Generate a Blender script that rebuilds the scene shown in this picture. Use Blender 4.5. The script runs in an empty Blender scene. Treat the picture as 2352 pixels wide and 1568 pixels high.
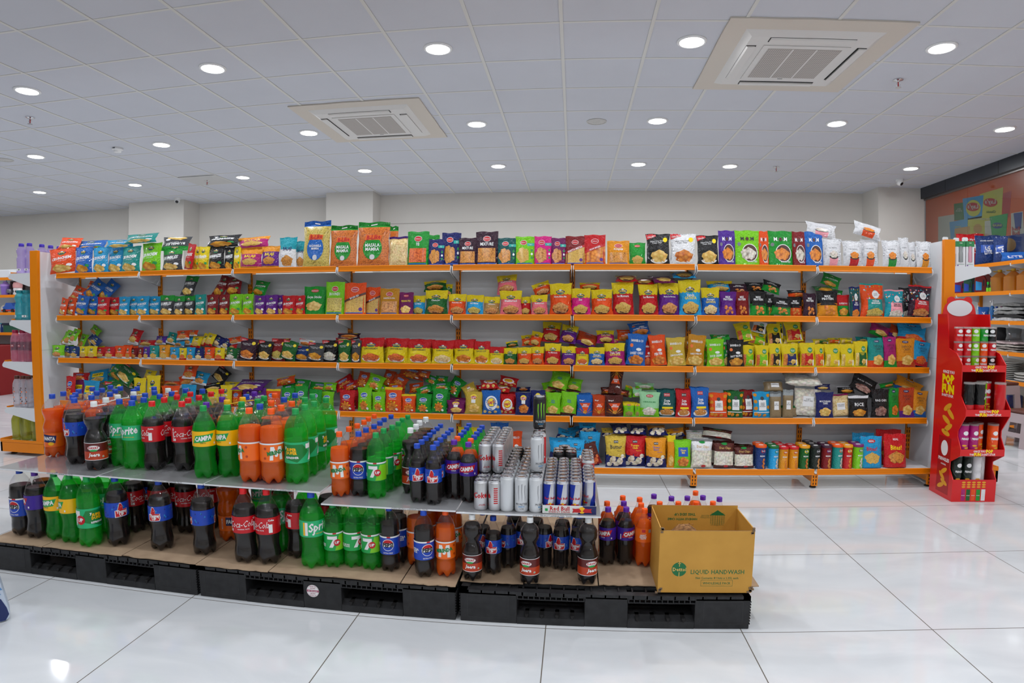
import bpy, math, random
from mathutils import Vector, Matrix
sc = bpy.context.scene
COL = sc.collection
rnd = random.Random(7)
PI = math.pi

# ------------------------------------------------------------------ camera
# a 21 mm lens with its barrel distortion, standing 1.27 m above the shop floor
EYE = Vector((0.0, 0.0, 1.27))
RGT = Vector((0.99500533, 0.09979495, 0.0023157))
UPV = Vector((-0.00698344, 0.04644939, 0.99889623))
FWD = Vector((-0.09957723, 0.99392325, -0.0469143))
FPX, K1, K2 = 1381.87556, -0.158381380, 0.0446177034
cam_data = bpy.data.cameras.new('camera')
cam = bpy.data.objects.new('camera', cam_data)
COL.objects.link(cam)
cam.matrix_world = Matrix(((RGT.x, UPV.x, -FWD.x, EYE.x), (RGT.y, UPV.y, -FWD.y, EYE.y),
                           (RGT.z, UPV.z, -FWD.z, EYE.z), (0, 0, 0, 1)))
cam_data.sensor_width = 36.0
cam_data.sensor_fit = 'HORIZONTAL'
cam_data.clip_end = 60
cam_data.lens = FPX * 36 / 2352
cam_data.type = 'PANO'
tgt = cam_data if hasattr(cam_data, 'panorama_type') else cam_data.cycles
tgt.panorama_type = 'FISHEYE_LENS_POLYNOMIAL'
tgt.fisheye_fov = PI
tgt.fisheye_polynomial_k0 = 0.0
tgt.fisheye_polynomial_k1 = -4.75422899e-02
tgt.fisheye_polynomial_k2 = 9.81425478e-05
tgt.fisheye_polynomial_k3 = 8.78877840e-06
tgt.fisheye_polynomial_k4 = 1.10057789e-07
sc.camera = cam

# ------------------------------------------------------------------ light and exposure
CEIL = 3.183
world = bpy.data.worlds.new('world')
sc.world = world
world.use_nodes = True
world.node_tree.nodes['Background'].inputs[0].default_value = (0.75, 0.82, 1.0, 1)
world.node_tree.nodes['Background'].inputs[1].default_value = 0.35
sc.view_settings.view_transform = 'Standard'
sc.view_settings.look = 'None'
sc.view_settings.exposure = 0.5
sc.view_settings.gamma = 1.0
sc.view_settings.use_curve_mapping = False
sc.cycles.use_denoising = True
sc.cycles.max_bounces = 6
sc.cycles.diffuse_bounces = 3
sc.cycles.glossy_bounces = 3
sc.cycles.transmission_bounces = 4
sc.cycles.transparent_max_bounces = 20
sc.cycles.sample_clamp_indirect = 4.0
sc.cycles.caustics_reflective = False
sc.cycles.caustics_refractive = False
LAMP_W = 9.0
def area_lamp(name, x, y, z, w, size, col=(0.93, 0.96, 1.0), rot=None, spread=PI):
    d = bpy.data.lights.new(name, 'AREA')
    d.shape = 'DISK'; d.size = size; d.energy = w; d.color = col; d.spread = spread
    o = bpy.data.objects.new(name, d); COL.objects.link(o)
    o.location = (x, y, z)
    if rot: o.rotation_euler = rot
    return o
GX = [-9.97, -8.17, -6.37, -4.57, -2.76, -0.96, 0.84, 2.64, 4.42]
# the ceiling lamps behind the photographer: same 1.8 m grid
for gy in (2.38, 0.58, -1.22, -3.0):
    for gx in GX[2:]:
        if gx < -6 and gy < 2: continue
        area_lamp('rear_lamp', gx, gy, CEIL - 0.006, LAMP_W * (0.6 if gx < -2 else 1.0), 0.15)

# ------------------------------------------------------------------ pixel -> place
def ray(px, py):
    u = (px - 1176) / FPX; v = (784 - py) / FPX
    rd = math.hypot(u, v) or 1e-9; r = rd
    for _ in range(30): r = rd / (1 + K1 * r * r + K2 * r ** 4)
    s = r / rd
    return RGT * (u * s) + UPV * (v * s) + FWD
def at(px, py, X=None, Y=None, Z=None):
    d = ray(px, py)
    if X is not None: t = (X - EYE.x) / d.x
    elif Y is not None: t = (Y - EYE.y) / d.y
    else: t = (Z - EYE.z) / d.z
    return EYE + d * t

# ------------------------------------------------------------------ materials
MATS = {}
def nodes_of(m):
    m.use_nodes = True
    nt = m.node_tree
    return nt, nt.nodes['Principled BSDF']
def mat(name, col, rough=0.5, metal=0.0, spec=0.5, coat=0.0, emit=None, estr=0.0, trans=0.0, alpha=1.0):
    if name in MATS: return MATS[name]
    m = bpy.data.materials.new(name); nt, b = nodes_of(m)
    c = (col[0], col[1], col[2], 1)
    b.inputs['Base Color'].default_value = c
    b.inputs['Roughness'].default_value = rough
    b.inputs['Metallic'].default_value = metal
    b.inputs['Specular IOR Level'].default_value = spec
    b.inputs['Coat Weight'].default_value = coat
    b.inputs['Coat Roughness'].default_value = 0.08
    b.inputs['Transmission Weight'].default_value = trans
    b.inputs['Alpha'].default_value = alpha
    if emit:
        b.inputs['Emission Color'].default_value = (*emit, 1)
        b.inputs['Emission Strength'].default_value = estr
    m.diffuse_color = c
    MATS[name] = m
    return m
def N(nt, kind, **kw):
    n = nt.nodes.new(kind)
    for k, v in kw.items():
        if k.startswith('i_'): n.inputs[k[2:].replace('_', ' ')].default_value = v
        else: setattr(n, k, v)
    return n
def bump(nt, b, height_socket, strength=0.3, dist=0.01):
    bp = N(nt, 'ShaderNodeBump'); bp.inputs['Strength'].default_value = strength
    bp.inputs['Distance'].default_value = dist
    nt.links.new(height_socket, bp.inputs['Height']); nt.links.new(bp.outputs[0], b.inputs['Normal'])
    return bp
def s2l(c):  # picture colour 0-255 -> linear
    return tuple(((x / 255) / 12.92 if x / 255 <= 0.04045 else ((x / 255 + 0.055) / 1.055) ** 2.4) for x in c)
def hexc(h): return s2l((int(h[0:2], 16), int(h[2:4], 16), int(h[4:6], 16)))

def thin_clear(name, col, body=None, bodyfac=0.0, rough=0.03, f0=0.05, f1=0.75, dimple=0):
    """a thin clear wall: tinted see-through with a facing-dependent gloss, optionally mixed with a cloudy body colour"""
    if name in MATS: return MATS[name]
    m = bpy.data.materials.new(name); nt, b = nodes_of(m); nt.nodes.remove(b); L = nt.links.new
    tr = N(nt, 'ShaderNodeBsdfTransparent'); tr.inputs[0].default_value = (*col, 1)
    base = tr.outputs[0]
    if body:
        df = N(nt, 'ShaderNodeBsdfDiffuse'); df.inputs[0].default_value = (*body, 1)
        tl = N(nt, 'ShaderNodeBsdfTranslucent'); tl.inputs[0].default_value = (*body, 1)
        m1 = N(nt, 'ShaderNodeMixShader'); m1.inputs[0].default_value = 0.5; L(df.outputs[0], m1.inputs[1]); L(tl.outputs[0], m1.inputs[2])
        m2 = N(nt, 'ShaderNodeMixShader'); m2.inputs[0].default_value = bodyfac; L(base, m2.inputs[1]); L(m1.outputs[0], m2.inputs[2]); base = m2.outputs[0]
    gl = N(nt, 'ShaderNodeBsdfGlossy'); gl.inputs['Roughness'].default_value = rough
    if dimple:
        tc = N(nt, 'ShaderNodeTexCoord'); no = N(nt, 'ShaderNodeTexNoise'); no.inputs['Scale'].default_value = 70; no.inputs['Detail'].default_value = 1
        L(tc.outputs['Object'], no.inputs['Vector']); bp = N(nt, 'ShaderNodeBump'); bp.inputs['Strength'].default_value = 0.30 * dimple; bp.inputs['Distance'].default_value = 0.002
        L(no.outputs[0], bp.inputs['Height']); L(bp.outputs[0], gl.inputs['Normal'])
    lw = N(nt, 'ShaderNodeLayerWeight'); pw = N(nt, 'ShaderNodeMath', operation='POWER'); L(lw.outputs['Facing'], pw.inputs[0]); pw.inputs[1].default_value = 4.0
    mr = N(nt, 'ShaderNodeMapRange'); L(pw.outputs[0], mr.inputs[0]); mr.inputs[3].default_value = f0; mr.inputs[4].default_value = f1
    mx = N(nt, 'ShaderNodeMixShader'); L(mr.outputs[0], mx.inputs[0]); L(base, mx.inputs[1]); L(gl.outputs[0], mx.inputs[2])
    L(mx.outputs[0], nt.nodes['Material Output'].inputs[0]); m.diffuse_color = (*col, 0.5)
    MATS[name] = m
    return m

# floor: large glossy white porcelain tiles, thin brown grout, faint cloudy veins
def floor_mat():
    m = bpy.data.materials.new('glossy_white_floor_tile'); nt, b = nodes_of(m); L = nt.links.new
    geo = N(nt, 'ShaderNodeNewGeometry'); sep = N(nt, 'ShaderNodeSeparateXYZ'); L(geo.outputs['Position'], sep.inputs[0])
    def line(sock, off, pitch, half):
        a = N(nt, 'ShaderNodeMath', operation='SUBTRACT'); L(sock, a.inputs[0]); a.inputs[1].default_value = off - pitch * 40
        p = N(nt, 'ShaderNodeMath', operation='PINGPONG'); L(a.outputs[0], p.inputs[0]); p.inputs[1].default_value = pitch / 2
        g = N(nt, 'ShaderNodeMath', operation='LESS_THAN'); L(p.outputs[0], g.inputs[0]); g.inputs[1].default_value = half
        return g.outputs[0]
    gx = line(sep.outputs[0], -1.6734, 0.7916, 0.0021); gy = line(sep.outputs[1], 2.2933, 0.8075, 0.0021)
    mx = N(nt, 'ShaderNodeMath', operation='MAXIMUM'); L(gx, mx.inputs[0]); L(gy, mx.inputs[1])
    no = N(nt, 'ShaderNodeTexNoise'); no.inputs['Scale'].default_value = 1.6; no.inputs['Detail'].default_value = 6; no.inputs['Distortion'].default_value = 1.2
    mp = N(nt, 'ShaderNodeMapping'); mp.inputs['Scale'].default_value = (1, 2.6, 1); mp.inputs['Rotation'].default_value = (0, 0, 0.5)
    L(geo.outputs['Position'], mp.inputs[0]); L(mp.outputs[0], no.inputs['Vector'])
    cr = N(nt, 'ShaderNodeValToRGB'); L(no.outputs[0], cr.inputs[0])
    cr.color_ramp.elements[0].position = 0.3; cr.color_ramp.elements[0].color = (0.62, 0.64, 0.66, 1)
    cr.color_ramp.elements[1].position = 0.7; cr.color_ramp.elements[1].color = (0.72, 0.735, 0.75, 1)
    mix = N(nt, 'ShaderNodeMix', data_type='RGBA'); L(mx.outputs[0], mix.inputs[0]); L(cr.outputs[0], mix.inputs[6]); mix.inputs[7].default_value = (0.12, 0.10, 0.08, 1)
    L(mix.outputs[2], b.inputs['Base Color'])
    rr = N(nt, 'ShaderNodeMapRange'); L(mx.outputs[0], rr.inputs[0]); rr.inputs[3].default_value = 0.07; rr.inputs[4].default_value = 0.8
    L(rr.outputs[0], b.inputs['Roughness']); b.inputs['Specular IOR Level'].default_value = 0.6
    return m
def speckle_mat(name, c0, c1, scale, rough, bs=0.1, bd=0.002, spec=0.4, vec='Object'):
    if name in MATS: return MATS[name]
    m = bpy.data.materials.new(name); nt, b = nodes_of(m); L = nt.links.new
    tc = N(nt, 'ShaderNodeTexCoord'); no = N(nt, 'ShaderNodeTexNoise'); no.inputs['Scale'].default_value = scale; no.inputs['Detail'].default_value = 5
    L(tc.outputs[vec], no.inputs['Vector'])
    cr = N(nt, 'ShaderNodeValToRGB'); L(no.outputs[0], cr.inputs[0])
    cr.color_ramp.elements[0].position = 0.32; cr.color_ramp.elements[0].color = (*c0, 1)
    cr.color_ramp.elements[1].position = 0.68; cr.color_ramp.elements[1].color = (*c1, 1)
    L(cr.outputs[0], b.inputs['Base Color']); b.inputs['Roughness'].default_value = rough; b.inputs['Specular IOR Level'].default_value = spec
    if bs: bump(nt, b, no.outputs[0], bs, bd)
    m.diffuse_color = (*c1, 1); MATS[name] = m
    return m
M_FLOOR = floor_mat()
M_TILE = speckle_mat('pale_mineral_ceiling_tile', (0.585, 0.595, 0.645), (0.60, 0.61, 0.66), 3.0, 0.9, 0, 0)
M_TBAR = mat('cream_ceiling_grid', (0.66, 0.65, 0.62), 0.5)
M_WALL = speckle_mat('warm_white_wall_paint', (0.66, 0.63, 0.58), (0.69, 0.66, 0.61), 1.5, 0.75, 0, 0)
M_ORANGE = mat('orange_powder_coat', (0.80, 0.225, 0.001), 0.36, spec=0.3)
M_WHITE = mat('white_powder_coat', (0.72, 0.73, 0.75), 0.35)
M_DARK = mat('dark_slot', (0.006, 0.005, 0.005), 0.8)
M_BLACKPL = speckle_mat('black_recycled_plastic', (0.010, 0.010, 0.011), (0.022, 0.022, 0.024), 26, 0.5, 0.25, 0.002)
M_RUBBER = mat('black_rubber', (0.01, 0.01, 0.01), 0.5)
M_CARD = speckle_mat('brown_corrugated_card', (0.36, 0.25, 0.16), (0.44, 0.31, 0.20), 14, 0.85, 0.15, 0.001)
M_CARDEDGE = mat('card_cut_edge', (0.20, 0.13, 0.075), 0.9)

# ------------------------------------------------------------------ mesh building
class MB:
    def __init__(s): s.v = []; s.f = []; s.m = []; s.cur = 0
    def add(s, vs, fs, mi=None):
        o = len(s.v); s.v += [tuple(q) for q in vs]
        for f in fs: s.f.append(tuple(i + o for i in f)); s.m.append(s.cur if mi is None else mi)
    def box(s, x0, x1, y0, y1, z0, z1, mi=None):
        s.add([(x0,y0,z0),(x1,y0,z0),(x1,y1,z0),(x0,y1,z0),(x0,y0,z1),(x1,y0,z1),(x1,y1,z1),(x0,y1,z1)],
              [(0,3,2,1),(4,5,6,7),(0,1,5,4),(1,2,6,5),(2,3,7,6),(3,0,4,7)], mi)
    def prism(s, poly, axis, a, b, mi=None):
        n = len(poly)
        def P(q, t):
            return {'x': (t, q[0], q[1]), 'y': (q[0], t, q[1]), 'z': (q[0], q[1], t)}[axis]
        vs = [P(q, a) for q in poly] + [P(q, b) for q in poly]
        fs = [tuple(range(n))[::-1], tuple(range(n, 2 * n))] + [(i, (i + 1) % n, n + (i + 1) % n, n + i) for i in range(n)]
        s.add(vs, fs, mi)
    def lathe(s, prof, seg=24, c=(0,0,0), mi=None, rf=None, capb=True, capt=True):
        vs = []
        for (r, z) in prof:
            for k in range(seg):
                a = 2 * PI * k / seg; rr = rf(r, z, a) if rf else r
                zz = z
                if isinstance(rr, tuple): rr, zz = rr
                vs.append((c[0] + rr * math.cos(a), c[1] + rr * math.sin(a), c[2] + zz))
        fs = []
        for i in range(len(prof) - 1):
            for k in range(seg):
                k2 = (k + 1) % seg
                fs.append((i*seg+k, i*seg+k2, (i+1)*seg+k2, (i+1)*seg+k))
        if capb: fs.append(tuple(range(seg))[::-1])
        if capt: fs.append(tuple((len(prof)-1)*seg + k for k in range(seg)))
        s.add(vs, fs, mi)
    def tube(s, pts, r, seg=8, mi=None):
        pts = [Vector(p) for p in pts]; vs = []; n = len(pts)
        for i, p in enumerate(pts):
            t = (pts[min(i+1, n-1)] - pts[max(i-1, 0)]).normalized()
            a = t.cross(Vector((0,0,1)) if abs(t.z) < 0.9 else Vector((1,0,0))).normalized(); b = t.cross(a)
            for k in range(seg):
                an = 2*PI*k/seg; vs.append(p + a*(r*math.cos(an)) + b*(r*math.sin(an)))
        fs = [(i*seg+k, i*seg+(k+1)%seg, (i+1)*seg+(k+1)%seg, (i+1)*seg+k) for i in range(n-1) for k in range(seg)]
        fs += [tuple(range(seg))[::-1], tuple((n-1)*seg+k for k in range(seg))]
        s.add(vs, fs, mi)
    def mesh(s, name, mats, smooth=None):
        me = bpy.data.meshes.new(name)
        me.from_pydata(s.v, [], s.f); me.update()
        for m in (mats if isinstance(mats, (list, tuple)) else [mats]): me.materials.append(m)
        me.polygons.foreach_set('material_index', s.m)
        if smooth is not None:
            me.polygons.foreach_set('use_smooth', [True] * len(me.polygons))
            me.set_sharp_from_angle(angle=math.radians(smooth))
        return me
    def build(s, name, mats, parent=None, smooth=None, loc=None, bevel=0):
        o = link(name, s.mesh(name, mats, smooth), parent)
        if loc: o.location = loc
        if bevel:
            md = o.modifiers.new('bevel', 'BEVEL'); md.width = bevel; md.segments = 2; md.limit_method = 'ANGLE'
            md.angle_limit = math.radians(40)
        return o
def link(name, data, parent=None):
    o = bpy.data.objects.new(name, data); COL.objects.link(o)
    if parent is not None: o.parent = parent
    return o
def tag(o, label, cat, group=None):
    o['label'] = label; o['category'] = cat
    if group: o['group'] = group
    return o
def struct(o):
    o['kind'] = 'structure'; return o
def empty(name, loc=(0,0,0), rz=0):
    o = link(name, None); o.location = loc; o.rotation_euler = (0,0,rz); o.empty_display_size = 0.1; return o
def copy_tree(o, parent=None):
    c = o.copy(); COL.objects.link(c); c.parent = parent
    for ch in list(o.children): copy_tree(ch, c)
    return c
ORD = ['zeroth','first','second','third','fourth','fifth','sixth','seventh','eighth','ninth','tenth','eleventh','twelfth',
       'thirteenth','fourteenth','fifteenth','sixteenth','seventeenth','eighteenth','nineteenth','twentieth']

# ------------------------------------------------------------------ lettering
_gly = {}
def glyphs(text, bold=0.0, shear=0.0):
    """flat lettering as a triangle list, centred, width 1: (verts, faces, height)"""
    k = (text, bold, shear)
    if k in _gly: return _gly[k]
    cu = bpy.data.curves.new('lettering', 'FONT'); cu.body = text; cu.size = 1; cu.resolution_u = 1
    cu.offset = bold; cu.shear = shear; cu.align_x = 'CENTER'; cu.fill_mode = 'FRONT'
    cu.space_line = 0.85
    o = bpy.data.objects.new('lettering', cu); COL.objects.link(o)
    me = bpy.data.meshes.new_from_object(o)
    vs = [tuple(v.co[:2]) for v in me.vertices]; fs = [tuple(p.vertices) for p in me.polygons]
    bpy.data.objects.remove(o); bpy.data.curves.remove(cu); bpy.data.meshes.remove(me)
    x0 = min(v[0] for v in vs); x1 = max(v[0] for v in vs); y0 = min(v[1] for v in vs); y1 = max(v[1] for v in vs)
    w = x1 - x0; cx = (x0 + x1) / 2; cyy = (y0 + y1) / 2
    vs = [((a - cx) / w, (b - cyy) / w) for a, b in vs]
    _gly[k] = (vs, fs, (y1 - y0) / w)
    return _gly[k]
def flat_text(mb, text, cx, cy, w, mi, place, bold=0.02, shear=0.0, rot=0.0, hmax=None, mirror=False, sy=1.0):
    """put lettering through place(x, y) -> 3-D point"""
    vs, fs, h = glyphs(text, bold, shear)
    if hmax and h * w * sy > hmax: w = hmax / (h * sy)
    c, s = math.cos(rot), math.sin(rot); q = -1 if mirror else 1
    pts = [place(cx + q * (a * c * w - b * s * w * sy), cy + a * s * w + b * c * w * sy) for a, b in vs]
    mb.add(pts, [f[::q] for f in fs], mi)
# ================================================================== THE ROOM
XL, XR, YB, YF = -14.0, 5.26, 9.45, -4.5
mb = MB(); mb.box(XL, 7.5, YF, YB + 0.1, -0.1, 0); struct(mb.build('floor', M_FLOOR))
mb = MB(); mb.box(XL, 7.5, YF, YB + 0.1, CEIL, CEIL + 0.08); ceil_o = struct(mb.build('ceiling', M_TILE))
# the exposed grid between the 600 mm tiles hangs 4 mm below them
mb = MB()
TX, TY = -0.068, 3.868
for i in range(-24, 10):
    x = TX + 0.6 * i; mb.box(x - 0.012, x + 0.012, YF, YB, CEIL - 0.005, CEIL + 0.001)
for j in range(-14, 10):
    y = TY + 0.6 * j; mb.box(XL, 7.5, y - 0.010, y + 0.010, CEIL - 0.003, CEIL + 0.001)
g = struct(mb.build('ceiling_grid', M_TBAR, ceil_o))
mb = MB(); mb.box(XL, 7.5, YB, YB + 0.1, 0, CEIL)
mb.box(-3.1, 4.6, YB - 0.004, YB, 2.71, 2.716, 1)
struct(mb.build('wall_back', [M_WALL, mat('wall_seam', (0.3, 0.28, 0.25), 0.8)]))
for n, (a, b, c) in enumerate([(-7.53, -6.42, 9.0), (-3.88, -3.10, 9.08), (4.57, 5.30, 8.93)]):
    mb = MB(); mb.box(a, b, c, YB, 0, CEIL); struct(mb.build('wall_pillar', M_WALL))
mb = MB(); mb.box(XL - 0.1, XL, YF, YB, 0, CEIL); struct(mb.build('wall_left', M_WALL))
mb = MB(); mb.box(XL, 7.5, YF - 0.1, YF, 0, CEIL); struct(mb.build('wall_rear', M_WALL))
# glazed shop front on the right, covered outside by a printed orange film
mb = MB(); mb.box(XR - 0.02, XR + 0.20, 3.0, 8.93, 3.02, CEIL)
mb.box(XR - 0.021, XR - 0.02, 8.30, 8.306, 3.02, CEIL, 1); mb.box(XR - 0.021, XR - 0.02, 7.2, 7.206, 3.02, CEIL, 1)
struct(mb.build('trim_1', [mat('charcoal_header', (0.022, 0.026, 0.034), 0.35), M_DARK]))
mb = MB(); mb.box(XR + 0.03, XR + 0.08, 3.0, 8.93, 2.995, 3.02); struct(mb.build('trim_2', mat('brushed_channel', (0.25, 0.23, 0.22), 0.3, 0.8)))
mb = MB(); mb.box(XR - 0.02, XR + 0.3, 3.0, 8.93, 0, 0.9); struct(mb.build('wall_right', M_WALL))
mb = MB(); mb.box(XR + 0.2, XR + 0.3, YF, 3.0, 0, CEIL); struct(mb.build('wall_side', M_WALL))
FX = XR + 0.06
film = mat('orange_window_film', (0.20, 0.035, 0.010), 0.3, emit=(0.50, 0.09, 0.025), estr=0.07)  # faint emission added so the film glows, though it is no lamp
win = link('window_1', None); struct(win)
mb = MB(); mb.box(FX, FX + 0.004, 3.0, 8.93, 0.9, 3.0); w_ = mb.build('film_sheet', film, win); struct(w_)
glass = thin_clear('clear_window_glass', (0.96, 0.98, 0.97))
mb = MB(); mb.box(FX - 0.016, FX - 0.008, 3.0, 7.9, 0.9, 3.0); mb.box(FX - 0.016, FX - 0.008, 7.91, 8.93, 0.9, 3.0)
struct(mb.build('glass_pane', glass, win))
# printed product pictures on the film (seen from behind, so lettering runs backwards)
def film_px(px, py): p = at(px, py, X=FX); return (p.y, p.z)
PRN = {k: mat('film_print_' + k, tuple(c * 0.42 for c in hexc(v)), 0.35) for k, v in
       dict(blue='3a8fc0', yellow='b8b44a', green='1f9a55', teal='1f7a66', white='b8b8b0', red='b0303a', navy='1c3f8a', tan='b58a50', dkgreen='1e6a3a').items()}
prn_keys = list(PRN)
mbp = MB()
def film_quad(pts, k, lift):
    q = [film_px(*p) for p in pts]
    mbp.add([(FX - 0.0005 - lift * 0.0004, y, z) for y, z in q] + [(FX, y, z) for y, z in q],
            [(0,1,2,3)[::-1], (4,5,6,7), (0,1,5,4), (1,2,6,5), (2,3,7,6), (3,0,4,7)], prn_keys.index(k))
def film_disc(cx, cy, rx, ry, k, lift):
    q = [film_px(cx + rx * math.cos(a * PI / 12), cy + ry * math.sin(a * PI / 12)) for a in range(24)]
    mbp.add([(FX - 0.0005 - lift * 0.0004, y, z) for y, z in q], [tuple(range(24))], prn_keys.index(k))
for pts, k, l in [([(2155,498),(2192,492),(2190,560),(2155,560)],'white',1), ([(2191,468),(2213,465),(2214,505),(2192,506)],'dkgreen',2),
                  ([(2211,456),(2259,448),(2255,500),(2215,506)],'blue',3), ([(2250,446),(2304,430),(2300,500),(2256,500)],'yellow',2),
                  ([(2181,510),(2223,502),(2222,545),(2184,548)],'blue',4), ([(2222,502),(2272,493),(2276,548),(2224,550)],'yellow',3),
                  ([(2273,498),(2315,490),(2310,545),(2276,548)],'green',5), ([(2302,445),(2323,438),(2318,500),(2302,500)],'red',1),
                  ([(2322,490),(2349,485),(2352,538),(2322,540)],'white',2), ([(2305,543),(2352,536),(2352,600),(2305,600)],'navy',3),
                  ([(2193,525),(2228,519),(2228,545),(2193,548)],'tan',6), ([(2262,508),(2275,506),(2278,540),(2262,541)],'white',6),
                  ([(2328,490),(2348,487),(2345,525),(2332,526)],'navy',5)]:
    film_quad(pts, k, l)
film_disc(2236, 478, 17, 19, 'yellow', 7); film_disc(2235, 475, 15, 10, 'red', 8)
film_disc(2275, 465, 16, 10, 'red', 8); film_disc(2246, 525, 10, 11, 'tan', 7); film_disc(2291, 518, 12, 7, 'navy', 8); film_disc(2320, 562, 14, 15, 'tan', 7)
def film_place(px0, py0):
    def f(x, y):
        a, b = film_px(px0 + x, py0 - y); return (FX - 0.006, a, b)
    return f
for t, cx, cy, w, k in [("Lay's", 2235, 475, 25, 'white'), ("Lay's", 2275, 464, 25, 'white'), ('BIG\nSTACK', 2203, 482, 16, 'white'), ('BALAJI', 2291, 518, 20, 'yellow'),
                        ('SUPER SAVER PACK', 2258, 503, 42, 'white'), ('Classic', 2277, 486, 22, 'dkgreen'), ('Red\nBull', 2334, 530, 18, 'red'), ('BALAJI', 2201, 521, 12, 'yellow')]:
    flat_text(mbp, t, 0, 0, w, prn_keys.index(k), film_place(cx, cy), mirror=True, bold=0.02)
struct(mbp.build('film_print', [PRN[k] for k in prn_keys], win))

# ceiling lamps in view
M_LENS = mat('lit_lamp_lens', (1, 1, 1), 0.5, emit=(0.95, 0.97, 1.0), estr=16)
M_TRIM = mat('white_lamp_trim', (0.8, 0.8, 0.8), 0.4)
def lamp_proto():
    t = empty('ceiling_downlight', (0, 0, CEIL))
    mb = MB(); mb.lathe([(0.105, 0.0), (0.105, -0.006), (0.098, -0.012), (0.086, -0.012), (0.084, -0.004)], 32, capb=False, capt=False)
    mb.build('trim_ring', M_TRIM, t, 40)
    mb = MB(); mb.lathe([(0.0, -0.008), (0.084, -0.008), (0.084, -0.002)], 32, capb=False, capt=True); mb.build('lens', M_LENS, t, 40)
    return t
lamps = [(x, 4.18) for x in GX[3:8]] + [(x, 5.97) for x in GX[2:9]] + [(x, 7.74) for x in GX[1:7]] + [(2.03, 7.82), (4.40, 7.72)]
lp = lamp_proto()
rows = {4.18: 'nearest row', 5.97: 'middle row', 7.74: 'row nearest the back wall', 7.82: 'row nearest the back wall', 7.72: 'row nearest the back wall'}
cnt = {}
for i, (x, y) in enumerate(lamps):
    o = lp if i == 0 else copy_tree(lp)
    o.location = (x, y, CEIL)
    rname = rows[y]; cnt[rname] = cnt.get(rname, 0) + 1
    tag(o, f'round lit ceiling downlight, {ORD[cnt[rname]]} from left in the {rname}', 'ceiling light', 'recessed downlights in the tiled ceiling')
    area_lamp('downlight_glow', x, y, CEIL - 0.02, LAMP_W, 0.15)
for x in (-11.8, -9.97):
    for y in (4.18, 5.97, 7.74): area_lamp('far_lamp', x, y, CEIL - 0.006, LAMP_W, 0.15)
for x in (-9.97, -8.17, -6.37): area_lamp('far_lamp', x, 4.18, CEIL - 0.006, LAMP_W, 0.15)
area_lamp('far_lamp', -8.17, 5.97, CEIL - 0.006, LAMP_W, 0.15); area_lamp('far_lamp', 4.42, 4.18, CEIL - 0.006, LAMP_W, 0.15)

# cassette air conditioners
M_AC = mat('ivory_plastic', (0.68, 0.66, 0.64), 0.45)
M_SKIRT = mat('peeling_cream_board', (0.62, 0.56, 0.49), 0.7)
M_GRILL = bpy.data.materials.new('fine_intake_grille'); nt, b = nodes_of(M_GRILL)
tc = N(nt, 'ShaderNodeTexCoord'); wv = N(nt, 'ShaderNodeTexWave'); wv.inputs['Scale'].default_value = 22; wv.bands_direction = 'Y'
nt.links.new(tc.outputs['Object'], wv.inputs['Vector'])
wv2 = N(nt, 'ShaderNodeTexWave'); wv2.inputs['Scale'].default_value = 22; wv2.bands_direction = 'X'; nt.links.new(tc.outputs['Object'], wv2.inputs['Vector'])
mm = N(nt, 'ShaderNodeMath', operation='MAXIMUM'); nt.links.new(wv.outputs['Fac'], mm.inputs[0]); nt.links.new(wv2.outputs['Fac'], mm.inputs[1])
cr = N(nt, 'ShaderNodeValToRGB'); nt.links.new(mm.outputs[0], cr.inputs[0])
cr.color_ramp.elements[0].color = (0.10, 0.09, 0.08, 1); cr.color_ramp.elements[0].position = 0.35
cr.color_ramp.elements[1].color = (0.50, 0.46, 0.43, 1); cr.color_ramp.elements[1].position = 0.6
nt.links.new(cr.outputs[0], b.inputs['Base Color']); b.inputs['Roughness'].default_value = 0.6
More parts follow.
